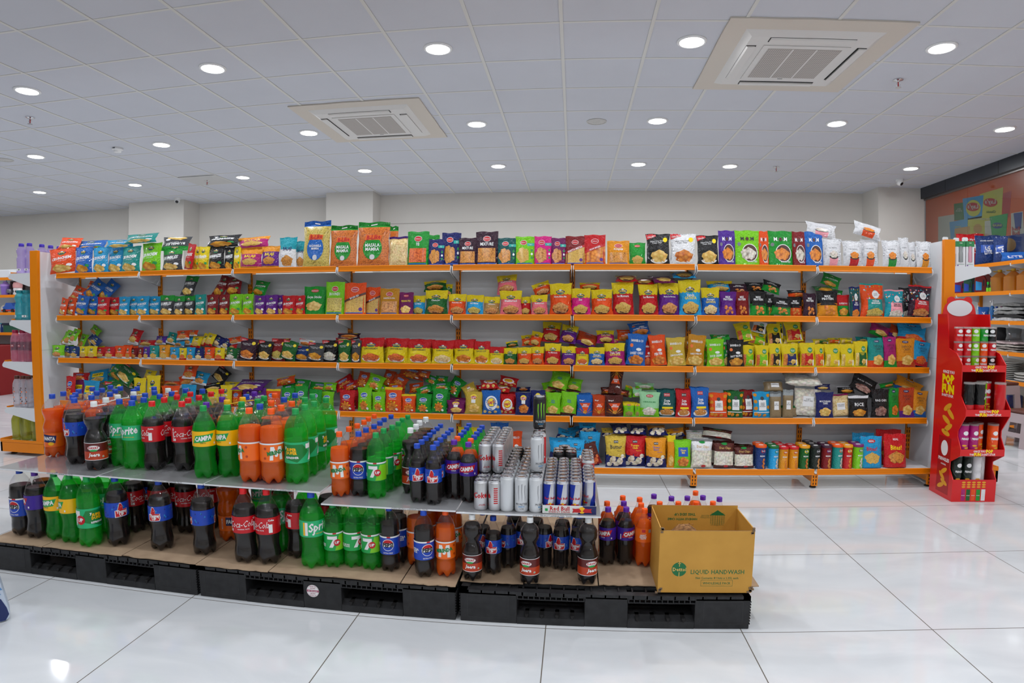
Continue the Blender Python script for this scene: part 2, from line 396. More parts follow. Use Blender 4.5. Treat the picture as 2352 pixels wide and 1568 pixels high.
def air_con(cx, cy, sx, sy, hx, hy, label):
    t = empty('ceiling_air_conditioner', (cx, cy, CEIL)); tag(t, label, 'air conditioner')
    mb = MB()
    n = 28; rr = random.Random(3)
    pts = []
    for a, b_, c, d in [(-1,-1,1,-1),(1,-1,1,1),(1,1,-1,1),(-1,1,-1,-1)]:
        for k in range(n // 4):
            u = k / (n // 4); pts.append(((a+(c-a)*u)*sx*(1+rr.uniform(-.008,.008)), (b_+(d-b_)*u)*sy*(1+rr.uniform(-.008,.008))))
    mb.prism(pts, 'z', -0.012, -0.0005); mb.build('surround_board', M_SKIRT, t)
    mb = MB()
    o1 = [(-hx,-hy),(hx,-hy),(hx,hy),(-hx,hy)]; o2 = [(a*0.9, b_*0.9) for a, b_ in o1]
    vs = [(a, b_, -0.012) for a, b_ in o1] + [(a, b_, -0.040) for a, b_ in o2]
    mb.add(vs, [(0,1,5,4),(1,2,6,5),(2,3,7,6),(3,0,4,7),(4,5,6,7),(0,3,2,1)]); mb.build('panel', M_AC, t)
    for nm, x0, x1, y0, y1, dx, dy in [('n', -.30, .30, .36, .43, 0, .02), ('s', -.30, .30, -.43, -.36, 0, -.02), ('w', -.43, -.36, -.30, .30, -.02, 0), ('e', .36, .43, -.30, .30, .02, 0)]:
        mb = MB(); mb.box(x0, x1, y0, y1, -0.0415, -0.0395, 1)
        if dy: mb.prism([(y0 + (0.012 if dy > 0 else 0.0), -0.043), (y1 - (0 if dy > 0 else .012), -0.043), (y1 + dy*.1, -0.050), (y0 + dy*.1 + .01, -0.054)], 'x', x0 + .005, x1 - .005, 0)
        else: mb.prism([(x0 + (0.012 if dx > 0 else 0.0), -0.043), (x1 - (0 if dx > 0 else .012), -0.043), (x1, -0.050), (x0 + .01, -0.054)], 'y', y0 + .005, y1 - .005, 0)
        mb.build('air_louvre', [M_AC, M_DARK], t)
    mb = MB(); mb.box(-.31, .31, -.31, .31, -0.046, -0.040); fr = mb.build('grille_frame', M_AC, t)
    mb = MB(); mb.box(-.265, .265, -.265, .265, -0.049, -0.046); mb.box(-.09, -.08, -.265, .265, -0.0497, -0.049, 1); mb.box(.08, .09, -.265, .265, -0.0497, -0.049, 1)
    mb.build('intake_grille', [M_GRILL, M_AC], t)
    mb = MB()
    for k in range(9): mb.box(-.02 + k * .0045, -.017 + k * .0045, .285, .293, -0.0475, -0.046)
    mb.build('badge', mat('dark_print', (0.05, 0.05, 0.06), 0.5), t)
air_con(-1.975, 5.755, 0.625, 0.61, 0.48, 0.48, 'square cassette air conditioner in the ceiling above the tall mamra bags')
air_con(1.645, 4.45, 0.625, 0.64, 0.48, 0.49, 'large square cassette air conditioner nearest the camera, beside the right downlights')

# small ceiling fittings
M_CHROME = mat('chrome', (0.7, 0.7, 0.72), 0.15, 1.0)
def sprinkler(x, y, lab):
    t = empty('fire_sprinkler', (x, y, CEIL)); tag(t, lab, 'sprinkler', 'ceiling sprinklers')
    mb = MB(); mb.lathe([(0.04, 0), (0.04, -0.006), (0.015, -0.014), (0.012, -0.02)], 20); mb.build('escutcheon', M_CHROME, t, 40)
    mb = MB(); mb.tube([(-.004, 0, -.02), (-.018, 0, -.04), (-.004, 0, -.062)], .0025); mb.tube([(.004, 0, -.02), (.018, 0, -.04), (.004, 0, -.062)], .0025)
    mb.lathe([(0.022, -0.064), (0.022, -0.067)], 16); mb.build('frame', M_CHROME, t)
    mb = MB(); mb.lathe([(0.004, -0.02), (0.005, -0.04), (0.004, -0.062)], 10); mb.build('red_bulb', mat('red_glass_bulb', (0.5, 0.01, 0.01), 0.1), t, 60)
sprinkler(-5.17, 4.77, 'fire sprinkler in the ceiling at the far left above the lamps')
sprinkler(-5.18, 7.80, 'fire sprinkler in the ceiling beside a square patch tile')
sprinkler(2.65, 4.80, 'fire sprinkler in the ceiling right of the near air conditioner')
sprinkler(2.64, 7.83, 'small distant fire sprinkler between two downlights near the back wall')
def camera_dome(x, y, lab, tilt, z=CEIL):
    t = empty('security_camera', (x, y, z)); tag(t, lab, 'security camera')
    mb = MB(); mb.lathe([(0.055, 0), (0.055, -0.02), (0.05, -0.03)], 24); mb.build('mount', mat('camera_white', (0.8, 0.8, 0.8), 0.3), t, 40)
    mb = MB(); mb.lathe([(0.001, -0.045)] + [(0.045 * math.sin(a * PI / 8), -0.045 * math.cos(a * PI / 8)) for a in range(1, 9)], 24)
    o = mb.build('eyeball', mat('camera_white', (0.8, 0.8, 0.8), 0.3), t, 60); o.location = (0, 0, -0.045); o.rotation_euler = (tilt, 0, 0.4)
    mb = MB(); mb.lathe([(0.001, -0.048), (0.018, -0.047), (0.026, -0.040)], 20, capb=False, capt=False); q = mb.build('lens', mat('camera_lens', (0.005, 0.005, 0.006), 0.1), o, 60)
camera_dome(4.61, 8.38, 'white dome security camera on the ceiling above the right end of the shelves', -0.9)
camera_dome(-6.44, 8.85, 'small security camera on the ceiling beside the left wall pillar', -0.9)
t = empty('smoke_detector', (-5.16, 5.96, CEIL)); tag(t, 'white smoke detector with a small printed label on the left ceiling', 'smoke detector')
mb = MB(); mb.lathe([(0.06, 0), (0.062, -0.02), (0.045, -0.03), (0.04, -0.05), (0.02, -0.055)], 24); mb.build('housing', M_TRIM, t, 40)
mb = MB(); mb.box(-.015, .015, -.0635, -.061, -.018, -.006); mb.build('label', mat('grey_print', (0.12, 0.12, 0.15), 0.5), t)
for (x, y, lab) in [(0.24, 5.99, 'round flush ceiling speaker beside the middle downlight'), (-6.89, 6.0, 'round flush ceiling speaker cut by the left picture edge')]:
    mb = MB(); mb.lathe([(0.10, 0), (0.10, -0.006), (0.088, -0.008), (0.086, -0.004), (0.001, -0.004)], 32, capt=False)
    o = mb.build('ceiling_speaker', speckle_mat('speaker_mesh', (0.45, 0.44, 0.42), (0.6, 0.58, 0.56), 120, 0.6, 0, 0), None, 40); o.location = (x, y, CEIL)
    tag(o, lab, 'speaker')
mb = MB(); mb.box(-5.48, -4.88, 7.50, 8.05, CEIL - 0.0065, CEIL - 0.0055); struct(mb.build('ceiling_patch_tile', mat('beige_patch_tile', (0.56, 0.55, 0.54), 0.9), ceil_o))

# ================================================================== THE LONG GONDOLA
BAY = 0.9; NODES = [k * BAY for k in range(-5, 4)]
YLIP, YBK, YBASE = 4.43, 4.715, 4.34
LIPZ = [1.634, 1.263, 0.889, 0.509, 0.147]          # top of the price lip, top shelf first
SH = [z - 0.006 for z in LIPZ]                       # the board the goods stand on
SHN = ['top', 'second', 'third', 'fourth', 'bottom']
gon = empty('shelving_frame', (0, YBK, 0)); gon['label'] = 'long orange and white steel shelving frame along the back of the aisle'; gon['category'] = 'shelving'
def gpart(mb, name, mats, **k):
    o = mb.build(name, mats, gon, **k); o.matrix_parent_inverse = Matrix.Translation((0, -YBK, 0)); return o
for i, x in enumerate(NODES):
    mb = MB(); mb.box(x - 0.020, x + 0.020, YBK - 0.014, YBK + 0.05, 0.04, 1.66)
    z = 0.2
    while z < 1.62:
        for dx in (-0.009, 0.009): mb.box(x + dx - 0.0032, x + dx + 0.0032, YBK - 0.0146, YBK - 0.0138, z, z + 0.022, 1)
        z += 0.036
    up = gpart(mb, 'upright', [M_ORANGE, M_DARK])
    t = empty('base_leg', (x, YBASE, 0)); tag(t, f'orange slotted base leg with black foot, {ORD[i+1]} from left under the gondola', 'shelf leg', 'base legs of the long gondola')
    mb = MB(); mb.prism([(YBK - YBASE - 0.016, 0.103), (YBK - YBASE - 0.016, 0.04), (0.03, 0.04), (0.03, 0.103)], 'x', -0.012, 0.012)
    mb.box(-0.023, 0.023, 0.012, 0.03, 0.018, 0.103)
    for dx in (-0.010, 0.010):
        for z in (0.026, 0.052, 0.078): mb.box(dx - 0.0035, dx + 0.0035, 0.0115, 0.0125, z, z + 0.017, 1)
    mb.build('leg_bracket', [M_ORANGE, M_DARK], t)
    mb = MB(); mb.lathe([(0.024, 0), (0.026, 0.004), (0.018, 0.012), (0.008, 0.016), (0.008, 0.035)], 16, (0, 0.045, 0)); mb.build('levelling_foot', M_RUBBER, t, 40)
for i in range(8):
    mb = MB(); a, b_ = NODES[i] + 0.02, NODES[i + 1] - 0.02
    mb.box(a - .012, b_ + .012, YBK, YBK + 0.012, 0.12, 1.60)
    for z in (0.42, 0.75, 1.07, 1.40): mb.box(a, b_, YBK - 0.001, YBK, z, z + 0.0012, 1)
    gpart(mb, 'back_panel', [M_WHITE, mat('panel_joint', (0.35, 0.35, 0.37), 0.6)])
# deck shelves and bracket shelves: every bay's shelf lifts off by itself
def shelf_proto(base):
    W = BAY - 0.018; t = empty('bottom_deck_shelf' if base else 'bracket_shelf')
    yl = (YBASE if base else YLIP) - YBK
    mb = MB(); mb.box(-W/2, W/2, yl + 0.006, -0.001, -0.024, -0.006); mb.build('shelf_board', M_WHITE, t)
    mb = MB()
    # folded price rail: a lip, a shallow channel, a rolled lower edge
    prof = [(0.006, 0.0), (0.0, -0.001), (-0.002, -0.007), (0.001, -0.009), (0.001, -0.036), (-0.002, -0.039), (-0.001, -0.044), (0.006, -0.045)]
    mb.prism([(yl + a, b_) for a, b_ in prof], 'x', -W/2 + .002, W/2 - .002); mb.build('price_rail', M_ORANGE, t)
    if not base:
        for s in (-1, 1):
            mb = MB(); x = s * (W / 2 + 0.002)
            pr = [(-0.002, -0.012), (yl + 0.012, -0.012), (yl - 0.003, -0.022), (yl - 0.010, -0.040), (yl - 0.008, -0.054), (yl + 0.002, -0.064), (yl + 0.02, -0.068), (-0.03, -0.118), (-0.002, -0.122)]
            mb.prism(pr, 'x', x - 0.0022, x + 0.0022); mb.build('bracket', M_WHITE, t)
    return t
pb, pd = shelf_proto(False), shelf_proto(True); ub = ud = False
for s in range(5):
    for i in range(8):
        base = s == 4
        if base: o = pd if not ud else copy_tree(pd); ud = True
        else: o = pb if not ub else copy_tree(pb); ub = True
        o.location = (NODES[i] + BAY / 2, YBK, LIPZ[s] )
        kind = 'orange-edged white deck shelf' if base else 'white shelf with an orange price rail'
        tag(o, f'{kind}, {ORD[i+1]} bay from left, {SHN[s]} level', 'shelf', 'shelves of the long gondola')
# end units that close the gondola left and right
def end_unit(xi, sgn, lab):
    """xi: plane of the white end panel; sgn: the side its own shelves face"""
    t = empty('end_shelving_unit', (xi, YBK, 0)); tag(t, lab, 'shelving')
    def part(mb, name, mats, **k):
        o = mb.build(name, mats, t, **k); o.matrix_parent_inverse = Matrix.Translation((-xi, -YBK, 0)); return o
    mb = MB(); mb.box(xi - 0.008, xi + 0.008, 4.39, 5.06, 0.12, 1.825); mb.box(xi - .009, xi + .009, 4.39, 5.06, 0.955, 0.957, 1); part(mb, 'end_panel', [M_WHITE, mat('panel_joint', (0.35, 0.35, 0.37), 0.6)])
    for y in (4.36, 5.06):
        mb = MB(); mb.box(xi, xi + sgn * 0.085, y, y + 0.032, 0.03, 1.835); part(mb, 'corner_post', M_ORANGE, bevel=0.002)
    x0 = xi + sgn * 0.05; 
    mb = MB(); xs = sorted((xi, xi + sgn * 0.50)); mb.box(xs[0], xs[1], 4.355, 4.375, 0.03, 0.115); mb.box(xs[0], xs[1], 5.07, 5.09, 0.03, 0.115)
    xe = xi + sgn * 0.50; mb.box(min(xe, xe - sgn*.02), max(xe, xe - sgn*.02), 4.355, 5.09, 0.03, 0.115)
    mb.box(xs[0], xs[1], 4.352, 4.36, 0.118, 0.142); mb.box(min(xe, xe - sgn*.01), max(xe, xe - sgn*.01), 4.355, 5.09, 0.118, 0.150)
    part(mb, 'base_plinth', M_ORANGE)
    mb = MB(); mb.box(xs[0], xs[1], 4.36, 5.085, 0.11, 0.120); part(mb, 'base_deck', M_WHITE)
    for y in (4.42, 5.02):
        mb = MB(); mb.lathe([(0.022, 0), (0.03, 0.006), (0.012, 0.014), (0.01, 0.03)], 16, (xi + sgn * 0.42, y, 0)); part(mb, 'levelling_foot', M_RUBBER, smooth=40)
    return t
EL = end_unit(-4.63, -1, 'white end panel with orange corner posts at the left end of the gondola')
ER = end_unit(2.745, 1, 'white end panel with orange corner posts at the right end of the gondola')
def end_shelf(xi, sgn, z, dep, lab):
    t = empty('end_bracket_shelf', (xi, 4.37, z)); tag(t, lab, 'shelf', 'shelves of the end units')
    a, b_ = sorted((sgn * 0.086, sgn * dep))
    mb = MB(); mb.box(a, b_, 0.0, 0.70, -0.02, -0.003); mb.build('shelf_board', M_WHITE, t)
    mb = MB(); xe = sgn * dep; mb.box(min(xe, xe - sgn*.006), max(xe, xe - sgn*.006), 0.002, 0.70, -0.035, 0.012); mb.build('price_rail', M_ORANGE, t)
    for y in (0.0, 0.70):
        mb = MB(); d = sgn
        pr = [(d*.086, 0.0), (d*(dep+.0), 0.0), (d*(dep+.020), -0.022), (d*(dep+.024), -0.038), (d*(dep+.012), -0.05), (d*(dep-.01), -0.054), (d*.11, -0.118), (d*.086, -0.12)]
        mb.prism(pr, 'y', y - 0.0025, y + 0.0025); mb.build('bracket', M_WHITE, t)
ZE = [1.640, 1.224, 0.851, 0.434]
for k, z in enumerate(ZE):
    end_shelf(-4.63, -1, z, (0.32, 0.32, 0.42, 0.42)[k], f'white bracket shelf on the left end unit, {["topmost", "second from top", "third from top", "fourth from top"][k]}')
end_shelf(2.745, 1, 1.640, 0.355, 'white bracket shelf on the right end unit holding the green and white boxes')
# ================================================================== SNACK BAGS
def film_mat(name, col, rough=0.14, bs=0.32):
    """printed plastic film: glossy, faintly crinkled"""
    key = 'film_' + name
    if key in MATS: return MATS[key]
    m = mat(key, tuple(x ** 1.16 for x in col), rough, spec=0.42)
    nt, b = nodes_of(m); tc = N(nt, 'ShaderNodeTexCoord'); no = N(nt, 'ShaderNodeTexNoise')
    no.inputs['Scale'].default_value = 5.0; no.inputs['Detail'].default_value = 2.0; no.inputs['Roughness'].default_value = 0.5; no.inputs['Distortion'].default_value = 1.6
    nt.links.new(tc.outputs['Object'], no.inputs['Vector']); bp = bump(nt, b, no.outputs[0], bs, 0.05)
    b2 = N(nt, 'ShaderNodeBump'); b2.inputs['Strength'].default_value = 0.9; b2.inputs['Distance'].default_value = 0.07
    nt.links.new(no.outputs[0], b2.inputs['Height']); nt.links.new(b2.outputs[0], b.inputs['Coat Normal'])
    b.inputs['Coat Weight'].default_value = 0.7; b.inputs['Coat Roughness'].default_value = 0.09; b.inputs['Roughness'].default_value = 0.4; b.inputs['Specular IOR Level'].default_value = 0.2
    return m
C = dict(  # picture colours of the packs
 or_='e8590c', do_='c24a10', bl='1c6fbf', lb='1ba0cf', te='149a93', dt='0b5f5f', lg='84cc14', gr='169a35', dg='0c6a2c', bk='141416', gy='4a4c50', rd='c81420', mr='8a1018',
 mg='b01a78', pu='6a1f8e', ye='e6cf17', am='e29a12', go='c99016', na='14246e', db='12407e', wh='e4e4e6', pk='e87a86', hp='d8238a', pg='a9dcae', cy='27a8dc', si='aab0b2', ta='b89055',
 cr='f0dfae', br='5e2318', pl='3d1430', tq='17a5b4', vi='5a2f9a', ol='8a9030', iv='ddd6c4', ob='d2b64a', lp='f4aab4', dk='1a2a22', mp='7c1464')
def cm(k):
    return film_mat(k, hexc(C[k]))
def food_mat(key):
    k = 'food_' + key
    if k in MATS: return MATS[k]
    spec = dict(chip=('e3b04a','f2d98a',4.5,0.7), nacho=('d98a1c','f0b840',3.5,0.6), sev=('a8752a','ecc565',22,1.0), mix=('8c4a14','eda64a',13,1.0), nut=('9a4a1a','e8a862',9,1.0),
                pop=('b8a078','fff8e8',4.5,0.9), red=('a8260c','f0803a',10,1.0), ball=('b04a08','f59a2c',8,1.0), wball=('8c7a68','f4ece0',8,1.0), puff=('c9a060','f2dca6',9,1.0),
                mamra=('8a7018','e8d270',19,1.0), mamrao=('8c2c08','ea8a3a',19,1.0), crisp=('c8c0ae','f6f0e2',7,0.9), seed=('5a4a34','a89068',30,1.0), brown=('7a4a40','c09a8c',6,0.8),
                ochip=('c05a10','f2a040',5,0.8), leaf=('3a5a20','c0a060',9,1.0))[key]
    m = bpy.data.materials.new(k); nt, b = nodes_of(m); L = nt.links.new
    tc = N(nt, 'ShaderNodeTexCoord'); vo = N(nt, 'ShaderNodeTexVoronoi'); vo.inputs['Scale'].default_value = spec[2] * 1.35; vo.inputs['Randomness'].default_value = 1.0
    no = N(nt, 'ShaderNodeTexNoise'); no.inputs['Scale'].default_value = spec[2] * 0.6; no.inputs['Distortion'].default_value = 1.5
    L(tc.outputs['Object'], no.inputs['Vector'])
    va = N(nt, 'ShaderNodeVectorMath', operation='MULTIPLY_ADD'); L(no.outputs[1], va.inputs[0]); va.inputs[1].default_value = (0.12, 0.12, 0.12); L(tc.outputs['Object'], va.inputs[2])
    L(va.outputs[0], vo.inputs['Vector'])
    cr = N(nt, 'ShaderNodeValToRGB'); L(vo.outputs['Distance'], cr.inputs[0])
    c0, c1 = hexc(spec[0]), hexc(spec[1])
    e = cr.color_ramp.elements; e[0].position = 0.0; e[0].color = (*c1, 1); e[1].position = spec[3]; e[1].color = (*[x * 0.8 for x in c0], 1)
    q = cr.color_ramp.elements.new(spec[3] * 0.45); q.color = (*[(x + 2 * y) / 3 for x, y in zip(c0, c1)], 1)
    # cell to cell colour change
    hs = N(nt, 'ShaderNodeMix', data_type='RGBA', blend_type='MULTIPLY'); hs.inputs[0].default_value = 0.28; L(cr.outputs[0], hs.inputs[6]); L(vo.outputs['Color'], hs.inputs[7])
    ad = N(nt, 'ShaderNodeMix', data_type='RGBA'); ad.inputs[0].default_value = 0.6; L(hs.outputs[2], ad.inputs[6]); L(cr.outputs[0], ad.inputs[7])
    L(ad.outputs[2], b.inputs['Base Color']); b.inputs['Roughness'].default_value = 0.28
    m.diffuse_color = (*c1, 1); MATS[k] = m
    return m

class Pack:
    """one design of bag: local x -0.5..0.5 (wide), z 0..asp (tall), front towards -y, bulge depth th"""
    def __init__(s, kind, asp=1.32, th=0.40, seed=0):
        s.kind, s.asp, s.th = kind, asp, th; s.mb = MB(); s.mats = []; s.rr = random.Random(seed)
        s.ph = [s.rr.uniform(0, 6.28) for _ in range(6)]
    def mi(s, m):
        if m not in s.mats: s.mats.append(m)
        return s.mats.index(m)
    def depth(s, u, v):
        au = min(1.0, abs(u))
        if s.kind == 'P':      # pillow bag, sealed top and bottom
            t = max(0.0, min(1.0, (v - 0.035) / 0.93))
            f = min(1, (t / 0.22)) ** 0.55 * min(1, (1 - t) / 0.55) ** 0.75 if 0 < t < 1 else 0
            d = f * (1 - au ** 2.6) ** 0.75
            cr = 0.035 * math.sin(7 * u + 5 * v + s.ph[0]) * math.sin(9 * v + s.ph[1]) + 0.03 * math.sin(13 * u * (1 - v) + s.ph[2]) * (v ** 2)
            edge = 0.012 * math.sin(24 * u + s.ph[3]) * (1 if v > 0.93 or v < 0.04 else 0.3)
            return s.th * 0.5 * max(0, d + cr * min(1, d * 3)) + edge * 0.5
        if s.kind == 'D':      # standing pouch: deep gusset below, flat zip edge above
            t = max(0.0, 1 - v)
            d = (min(1, t * 1.15) ** 0.8) * (1 - au ** 5) ** 0.6 * (0.75 + 0.25 * (1 - u * u)) * (1 if v > 0.02 else 0.9)
            return s.th * 0.5 * max(0.0, d) + 0.004 * math.sin(9 * u + s.ph[0]) + 0.006 * math.sin(6 * v + 3 * u + s.ph[1])
        # 'B' big stuffed clear bag
        t = max(0.0, min(1.0, v / 0.9)); f = min(1, (t / 0.12)) ** 0.5 * min(1, (1 - t) / 0.22) ** 0.6 if t < 1 else 0
        return s.th * 0.5 * f * (1 - au ** 4) ** 0.6 * (1 + 0.05 * math.sin(8 * u + s.ph[0]) * math.sin(9 * v + s.ph[1]))
    def width(s, u, v):
        if s.kind == 'P': w = 1 - 0.11 * math.sin(PI * min(1, max(0, v))) ** 0.7 + 0.02 * math.sin(11 * v + s.ph[4]) * abs(u)
        elif s.kind == 'D': w = 1 - 0.03 * math.sin(PI * v)
        else: w = 1 - 0.06 * math.sin(PI * v) + 0.02 * math.sin(14 * v + s.ph[4])
        return w * 0.5 * u
    def S(s, u, v, side=-1, off=0.0):
        x = s.width(u, v); y = side * (s.depth(u, v) + off)
        z = v * s.asp + (0.012 * math.sin(5 * u + s.ph[5]) if v > 0.9 else 0) * s.asp
        if s.kind == 'P' and v < 0.06: y += 0.02
        return (x, y, z)
    def shell(s, body, top=None, tv=1.1, bot=None, bv=-0.1, back=None, nu=12, nv=18):
        bi = s.mi(body); ti = s.mi(top) if top else bi; oi = s.mi(bot) if bot else bi; ki = s.mi(back) if back else None
        us = [-1 + 2 * i / nu for i in range(nu + 1)]
        vs_ = sorted(set([0, 0.035, 0.965, 1.0] + [0.035 + 0.93 * j / (nv - 2) for j in range(1, nv - 2)] + ([tv, tv] if 0 < tv < 1 else []) + ([bv] if 0 < bv < 1 else [])))
        for side in (-1, 1):
            pts = [s.S(u, v, side) for v in vs_ for u in us]; fs = []; ms = []
            W = nu + 1; o = len(s.mb.v); s.mb.v += pts
            for j in range(len(vs_) - 1):
                vm = (vs_[j] + vs_[j + 1]) / 2
                mi = ti if vm > tv else (oi if vm < bv else bi)
                if side == 1 and ki is not None: mi = ki
                for i in range(nu):
                    a = o + j * W + i
                    q = (a, a + 1, a + W + 1, a + W)
                    s.mb.f.append(q if side == -1 else q[::-1]); s.mb.m.append(mi)
            # close bottom
        n = len(s.mb.v) // 2; W = nu + 1
        for i in range(nu):
            s.mb.f.append((i + 1, i, n + i, n + i + 1)); s.mb.m.append(oi)
            a = n - W + i; s.mb.f.append((a, a + 1, n + a + 1, n + a)); s.mb.m.append(ti)
        L = len(vs_)
        for j in range(L - 1):
            a = j * W; s.mb.f.append((a, a + W, n + a + W, n + a)); s.mb.m.append(bi)
            a = j * W + nu; s.mb.f.append((a + W, a, n + a, n + a + W)); s.mb.m.append(bi)
        s.n_vert, s.n_shell = len(s.mb.v), len(s.mb.f)
    def place(s, off): return lambda x, y: s.S(x, y, -1, off)
    def ell(s, cx, cy, rx, ry, m, off=0.006, half=0, seg=20, rings=3, rim=None, a0=0, a1=2*PI):
        """ellipse in (u, v); ry in v units"""
        mi = s.mi(m); P = s.place(off); vs = [P(cx, cy)]; lump = m.name.startswith('food_')
        full = abs(a1 - a0 - 2 * PI) < 1e-6; n = seg if full else seg + 1
        for r in range(1, rings + 1):
            for k in range(n):
                a = a0 + (a1 - a0) * k / seg; q = r / rings
                if lump and r == rings: q *= 1 + .09 * math.sin(5 * a + cx * 9) + .07 * math.sin(9 * a + cy * 20)
                x = max(-0.97, min(0.97, cx + rx * q * math.cos(a))); y = max(0.03, min(0.985, cy + ry * q * math.sin(a)))
                vs.append(P(x, y))
        fs = []
        for k in range(seg):
            k2 = (k + 1) % n; fs.append((0, 1 + k, 1 + k2))
            for r in range(rings - 1): fs.append((1 + r*n + k, 1 + (r+1)*n + k, 1 + (r+1)*n + k2, 1 + r*n + k2))
        s.mb.add(vs, fs, mi)
    def patch(s, q, m, off=0.004, nx=8, ny=5):
        mi = s.mi(m); P = s.place(off); vs = []
        for j in range(ny + 1):
            for i in range(nx + 1):
                a, b = i / nx, j / ny
                x = (q[0][0]*(1-a)+q[1][0]*a)*(1-b) + (q[3][0]*(1-a)+q[2][0]*a)*b
                y = (q[0][1]*(1-a)+q[1][1]*a)*(1-b) + (q[3][1]*(1-a)+q[2][1]*a)*b
                vs.append(P(max(-.985, min(.985, x)), max(.02, min(.99, y))))
        s.mb.add(vs, [(j*(nx+1)+i, j*(nx+1)+i+1, (j+1)*(nx+1)+i+1, (j+1)*(nx+1)+i) for j in range(ny) for i in range(nx)], mi)
    def rect(s, x0, x1, y0, y1, m, off=0.004): s.patch([(x0,y0),(x1,y0),(x1,y1),(x0,y1)], m, off)
    def text(s, t, cx, cy, w, m, bold=0.02, shear=0.0, rot=0.0, off=0.010, sy=1.0, hmax=None):
        mi = s.mi(m)
        # w, hmax in u units (half widths); y converted to v
        if not t: return
        k = 0.5 / s.asp
        vs, fs, h = glyphs(t, bold, shear)
        if hmax and h * w * sy > hmax: w = hmax / (h * sy)
        c, sn = math.cos(rot), math.sin(rot); P = s.place(off)
        s.mb.add([P(cx + a*c*w - b*sn*w*sy, cy + (a*sn*w + b*c*w*sy) * k) for a, b in vs], fs, mi)
    def mesh(s, name): return s.mb.mesh(name, s.mats, 50)

INK = dict(w=mat('ink_white', (0.82, 0.82, 0.82), 0.35), k=mat('ink_black', (0.012, 0.012, 0.014), 0.4), y=mat('ink_yellow', hexc('f5d800'), 0.35), n=mat('ink_navy', hexc('101c5c'), 0.35),
           r=mat('ink_red', hexc('c0141c'), 0.35), g=mat('ink_green', hexc('138a3c'), 0.35), o=mat('ink_orange', hexc('e86a10'), 0.35), t=mat('ink_turquoise', hexc('1aa89c'), 0.35),
           b=mat('ink_blue', hexc('1450b4'), 0.35), d=mat('ink_gold', hexc('c8a050'), 0.35), p=mat('ink_purple', hexc('5a2080'), 0.35), s=mat('ink_silver', (0.6, 0.6, 0.62), 0.3), m=mat('ink_brown', hexc('4a2014'), 0.4), e=mat('ink_grey', hexc('707478'), 0.4))
def badge(p, cy=0.8, word='BALAJI', rx=0.34, ry=0.055, plate='n', ink='y', leaf=True, cx=0.0):
    if leaf: p.ell(cx, cy - ry * 0.9, rx * 0.75, ry * 0.6, INK['g'], 0.006, seg=14, rings=2)
    p.ell(cx, cy, rx, ry, INK[plate], 0.008, seg=16, rings=2)
    if leaf: p.ell(cx, cy + ry * 0.9, rx * 0.3, ry * 0.55, INK['s'], 0.009, seg=10, rings=2)
    p.text(word, cx, cy, rx * 1.6, INK[ink], 0.03, hmax=0.16, off=0.013)
def crunch(body, word, food='nacho', top=None, ink='w', tv=0.8, cx=0.0):
    p = Pack('P', seed=hash(body + word) % 99 if False else len(body + word) * 7 + ord(body[0])); p.shell(cm(body), cm(top) if top else None, tv)
    badge(p); p.text(word, cx, 0.57, 1.55, INK[ink], 0.035, 0.25, 0.10, sy=1.5, hmax=0.42)
    p.text('simply salted', 0.1, 0.46, 0.7, INK[ink], 0.0, 0.2, 0.08)
    p.ell(-0.18, 0.17, 0.52, 0.15, food_mat(food), 0.008); p.ell(0.38, 0.15, 0.3, 0.10, food_mat(food), 0.009)
    p.ell(0.62, 0.27, 0.2, 0.06, INK['w'] if food == 'chip' else INK['g'], 0.008, seg=12, rings=2); return p
def gopal(body, word, food, top='ye', ink='w', big=False):
    p = Pack('P', asp=1.34, seed=len(word) * 5 + ord(body[0])); p.shell(cm(body), cm(top), 0.66)
    for k in range(6): p.ell(-0.85 + k * 0.34, 0.665, 0.16, 0.035, cm(top), 0.005, seg=10, rings=1)
    badge(p, 0.72, 'GOPAL', 0.42, 0.06, 'n', 'y', True)
    for n, wd in enumerate(word.split('/')): p.text(wd, 0.0, 0.565 - n * 0.085, 1.2, INK[ink if n == 0 else 'y'] if '/' in word else INK[ink], 0.02, 0, 0, sy=1.2, hmax=0.24)
    p.ell(0, 0.19, 0.74, 0.17, INK['m' if top == 'ye' else 'w'], 0.006, a0=PI, a1=2*PI); p.ell(0, 0.21, 0.72, 0.16, food_mat(food), 0.010); return p
def sorts(body, food, word='', foot='wh', logo='BALAJI', ink='w'):
    """small namkeen packs: colour above, silver foot, food picture"""
    p = Pack('P', asp=1.2, th=0.45, seed=ord(body[0]) + ord(body[1]) * 3 + len(food)); p.shell(cm(body), None, 1.1, cm(foot), 0.16)
    badge(p, 0.74, logo, 0.36, 0.075); p.text(word or 'Sev Mix', 0.05, 0.55, 0.8, INK[ink], 0.02, hmax=0.2)
    p.ell(0.0, 0.26, 0.66, 0.19, food_mat(food), 0.009); return p
